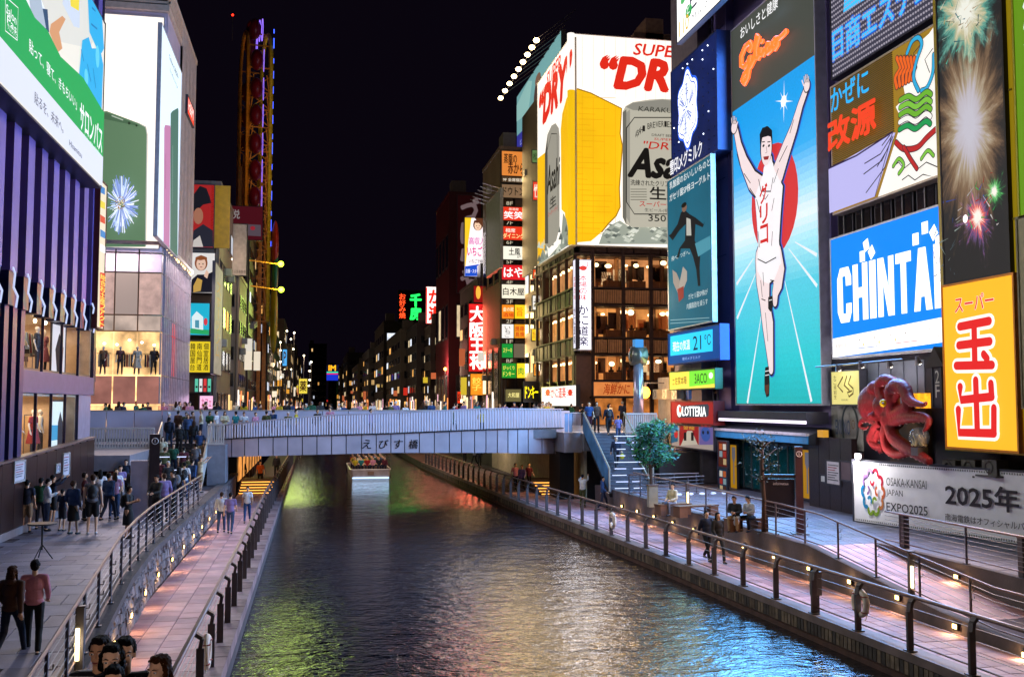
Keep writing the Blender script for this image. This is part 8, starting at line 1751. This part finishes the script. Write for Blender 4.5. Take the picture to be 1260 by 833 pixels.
for px, py, tp_, lb_ in ((298, 598, 'shirt:black', 'silhouetted person in black under the left end of the bridge'), (320, 600, 'tee:orange', 'silhouetted person in orange under the left end of the bridge'), (340, 588, 'jacket:charcoal', 'silhouetted person in charcoal leaning by the canal under the bridge')): PP(px, py, ZW, 0, 'stand', tp_, 'trousers:black', 'short:black', lb_, 'people under the bridge, left bank', far=True)
# lit low steps and walls under the bridge
for side, x0, x1, y0 in (('left', -4.45, -2.3, 62.), ('right', 13.2, 15.1, 58.)):
    t = thing('low_steps', 'broad low steps glowing warm under the %s end of the bridge' % side, 'steps', (x0, y0, ZW)); nl = E('ffa848', 2.5)
    for k in range(5): MB().box(0, x1-x0, k*.6, 6, k*.12, k*.12+.12, conc).build('step', t); MB().box(.1, x1-x0-.1, k*.6-.02, k*.6, k*.12+.05, k*.12+.1, nl).build('edge_light', t)
    lamp(t, ((x1-x0)/2, 2, 2.4), 160, (1, .55, .22), .5)
t = thing('lit_passage', 'warm lit passage windows under the left end of the bridge', 'shop front', (-4.5, 62, ZW))
for k in range(8): MB().box(-.02, .05, 1+k*3.4, 3.6+k*3.4, .7, 2.9, E('f0a050', .9, var=.7, scale=1.)).build('window_pane', t); MB().box(-.05, .1, 3.62+k*3.4, 3.95+k*3.4, 0, 3.2, M('4a3228', .6)).build('pillar', t)
t = thing('river_wall', 'pale lit stone wall under the right end of the bridge', 'wall', (15.15, 55, ZW))
for k in range(10): MB().box(-.05, .1, k*3+.02, k*3+2.98, 0, 3.5, M('a89a80', .6, var=.2)).build('panel', t)
lamp(t, (-.9, 14, 3.0), 260, (1, .8, .55), .4); lamp(t, (-.9, 24, 3.0), 200, (1, .8, .55), .4)
# ------------------------------------------------------------------ sightseeing boat
q = onZ(456, 589, 0); bt = thing('sightseeing_boat', 'white open sightseeing boat full of passengers heading towards the bridge', 'boat', (q.x, q.y, 0)); hw = 1.62; wh = M('a89c98', .35)
sec = [(-hw*.86, 0, .0), (-hw, .3, .75)]; Lb = 11.
P = [(-hw*.9, 0), (hw*.9, 0), (hw, .5), (hw, Lb-2), (hw*.4, Lb), (-hw*.4, Lb), (-hw, Lb-2), (-hw, .5)]
b = MB(); v = [(x*.92, y, -.15) for x, y in P]+[(x, y-.1, .72) for x, y in P]; n_ = len(P); b.add(v, [tuple(range(n_-1, -1, -1))]+[(i, (i+1) % n_, n_+(i+1) % n_, n_+i) for i in range(n_)], wh); b.build('hull', bt)
MB().prism([(x*.96, y) for x, y in P], .5, .54, M('5a4638', .6)).build('deck', bt); MB().tube([(x, y-.1, .74) for x, y in P+P[:1]], .05, M('d0c8c8', .3), 6).build('gunwale', bt); MB().box(-hw*.9, hw*.9, -.16, -.1, .03, .14, E('b8d8ff', 2.)).build('light_strip', bt)
MB().box(-.25, .25, -.14, -.1, .3, .6, M('806858', .5)).build('name_plate', bt)
for k in range(5): MB().box(-1.3, 1.3, .8+k*1.6, 1.2+k*1.6, .54, .95, M('6a5040', .6)).build('seat', bt)
lamp(bt, (0, 1., 2.6), 60, (1, .7, .45), .3); lamp(bt, (0, -1.2, 1.6), 30, (1, .7, .5), .3)
n_ = 0
for k in range(5):
    for i in range(6):
        tp_, hr = combos[(100+n_) % len(combos)]; n_ += 1; c_ = tp_.split(':')[1]
        person(q.x-1.2+i*.48, q.y+1.+k*1.6, .5, r.uniform(-15, 15), 'sit', tp_, 'trousers:navy', hr, 'boat passenger wearing a %s %s with %s' % (c_, {'tee': 'T-shirt', 'shirt': 'shirt', 'jacket': 'jacket', 'hoodie': 'hooded top'}[tp_.split(':')[0]], HN[hr]), 'boat passengers', .95, far=True)
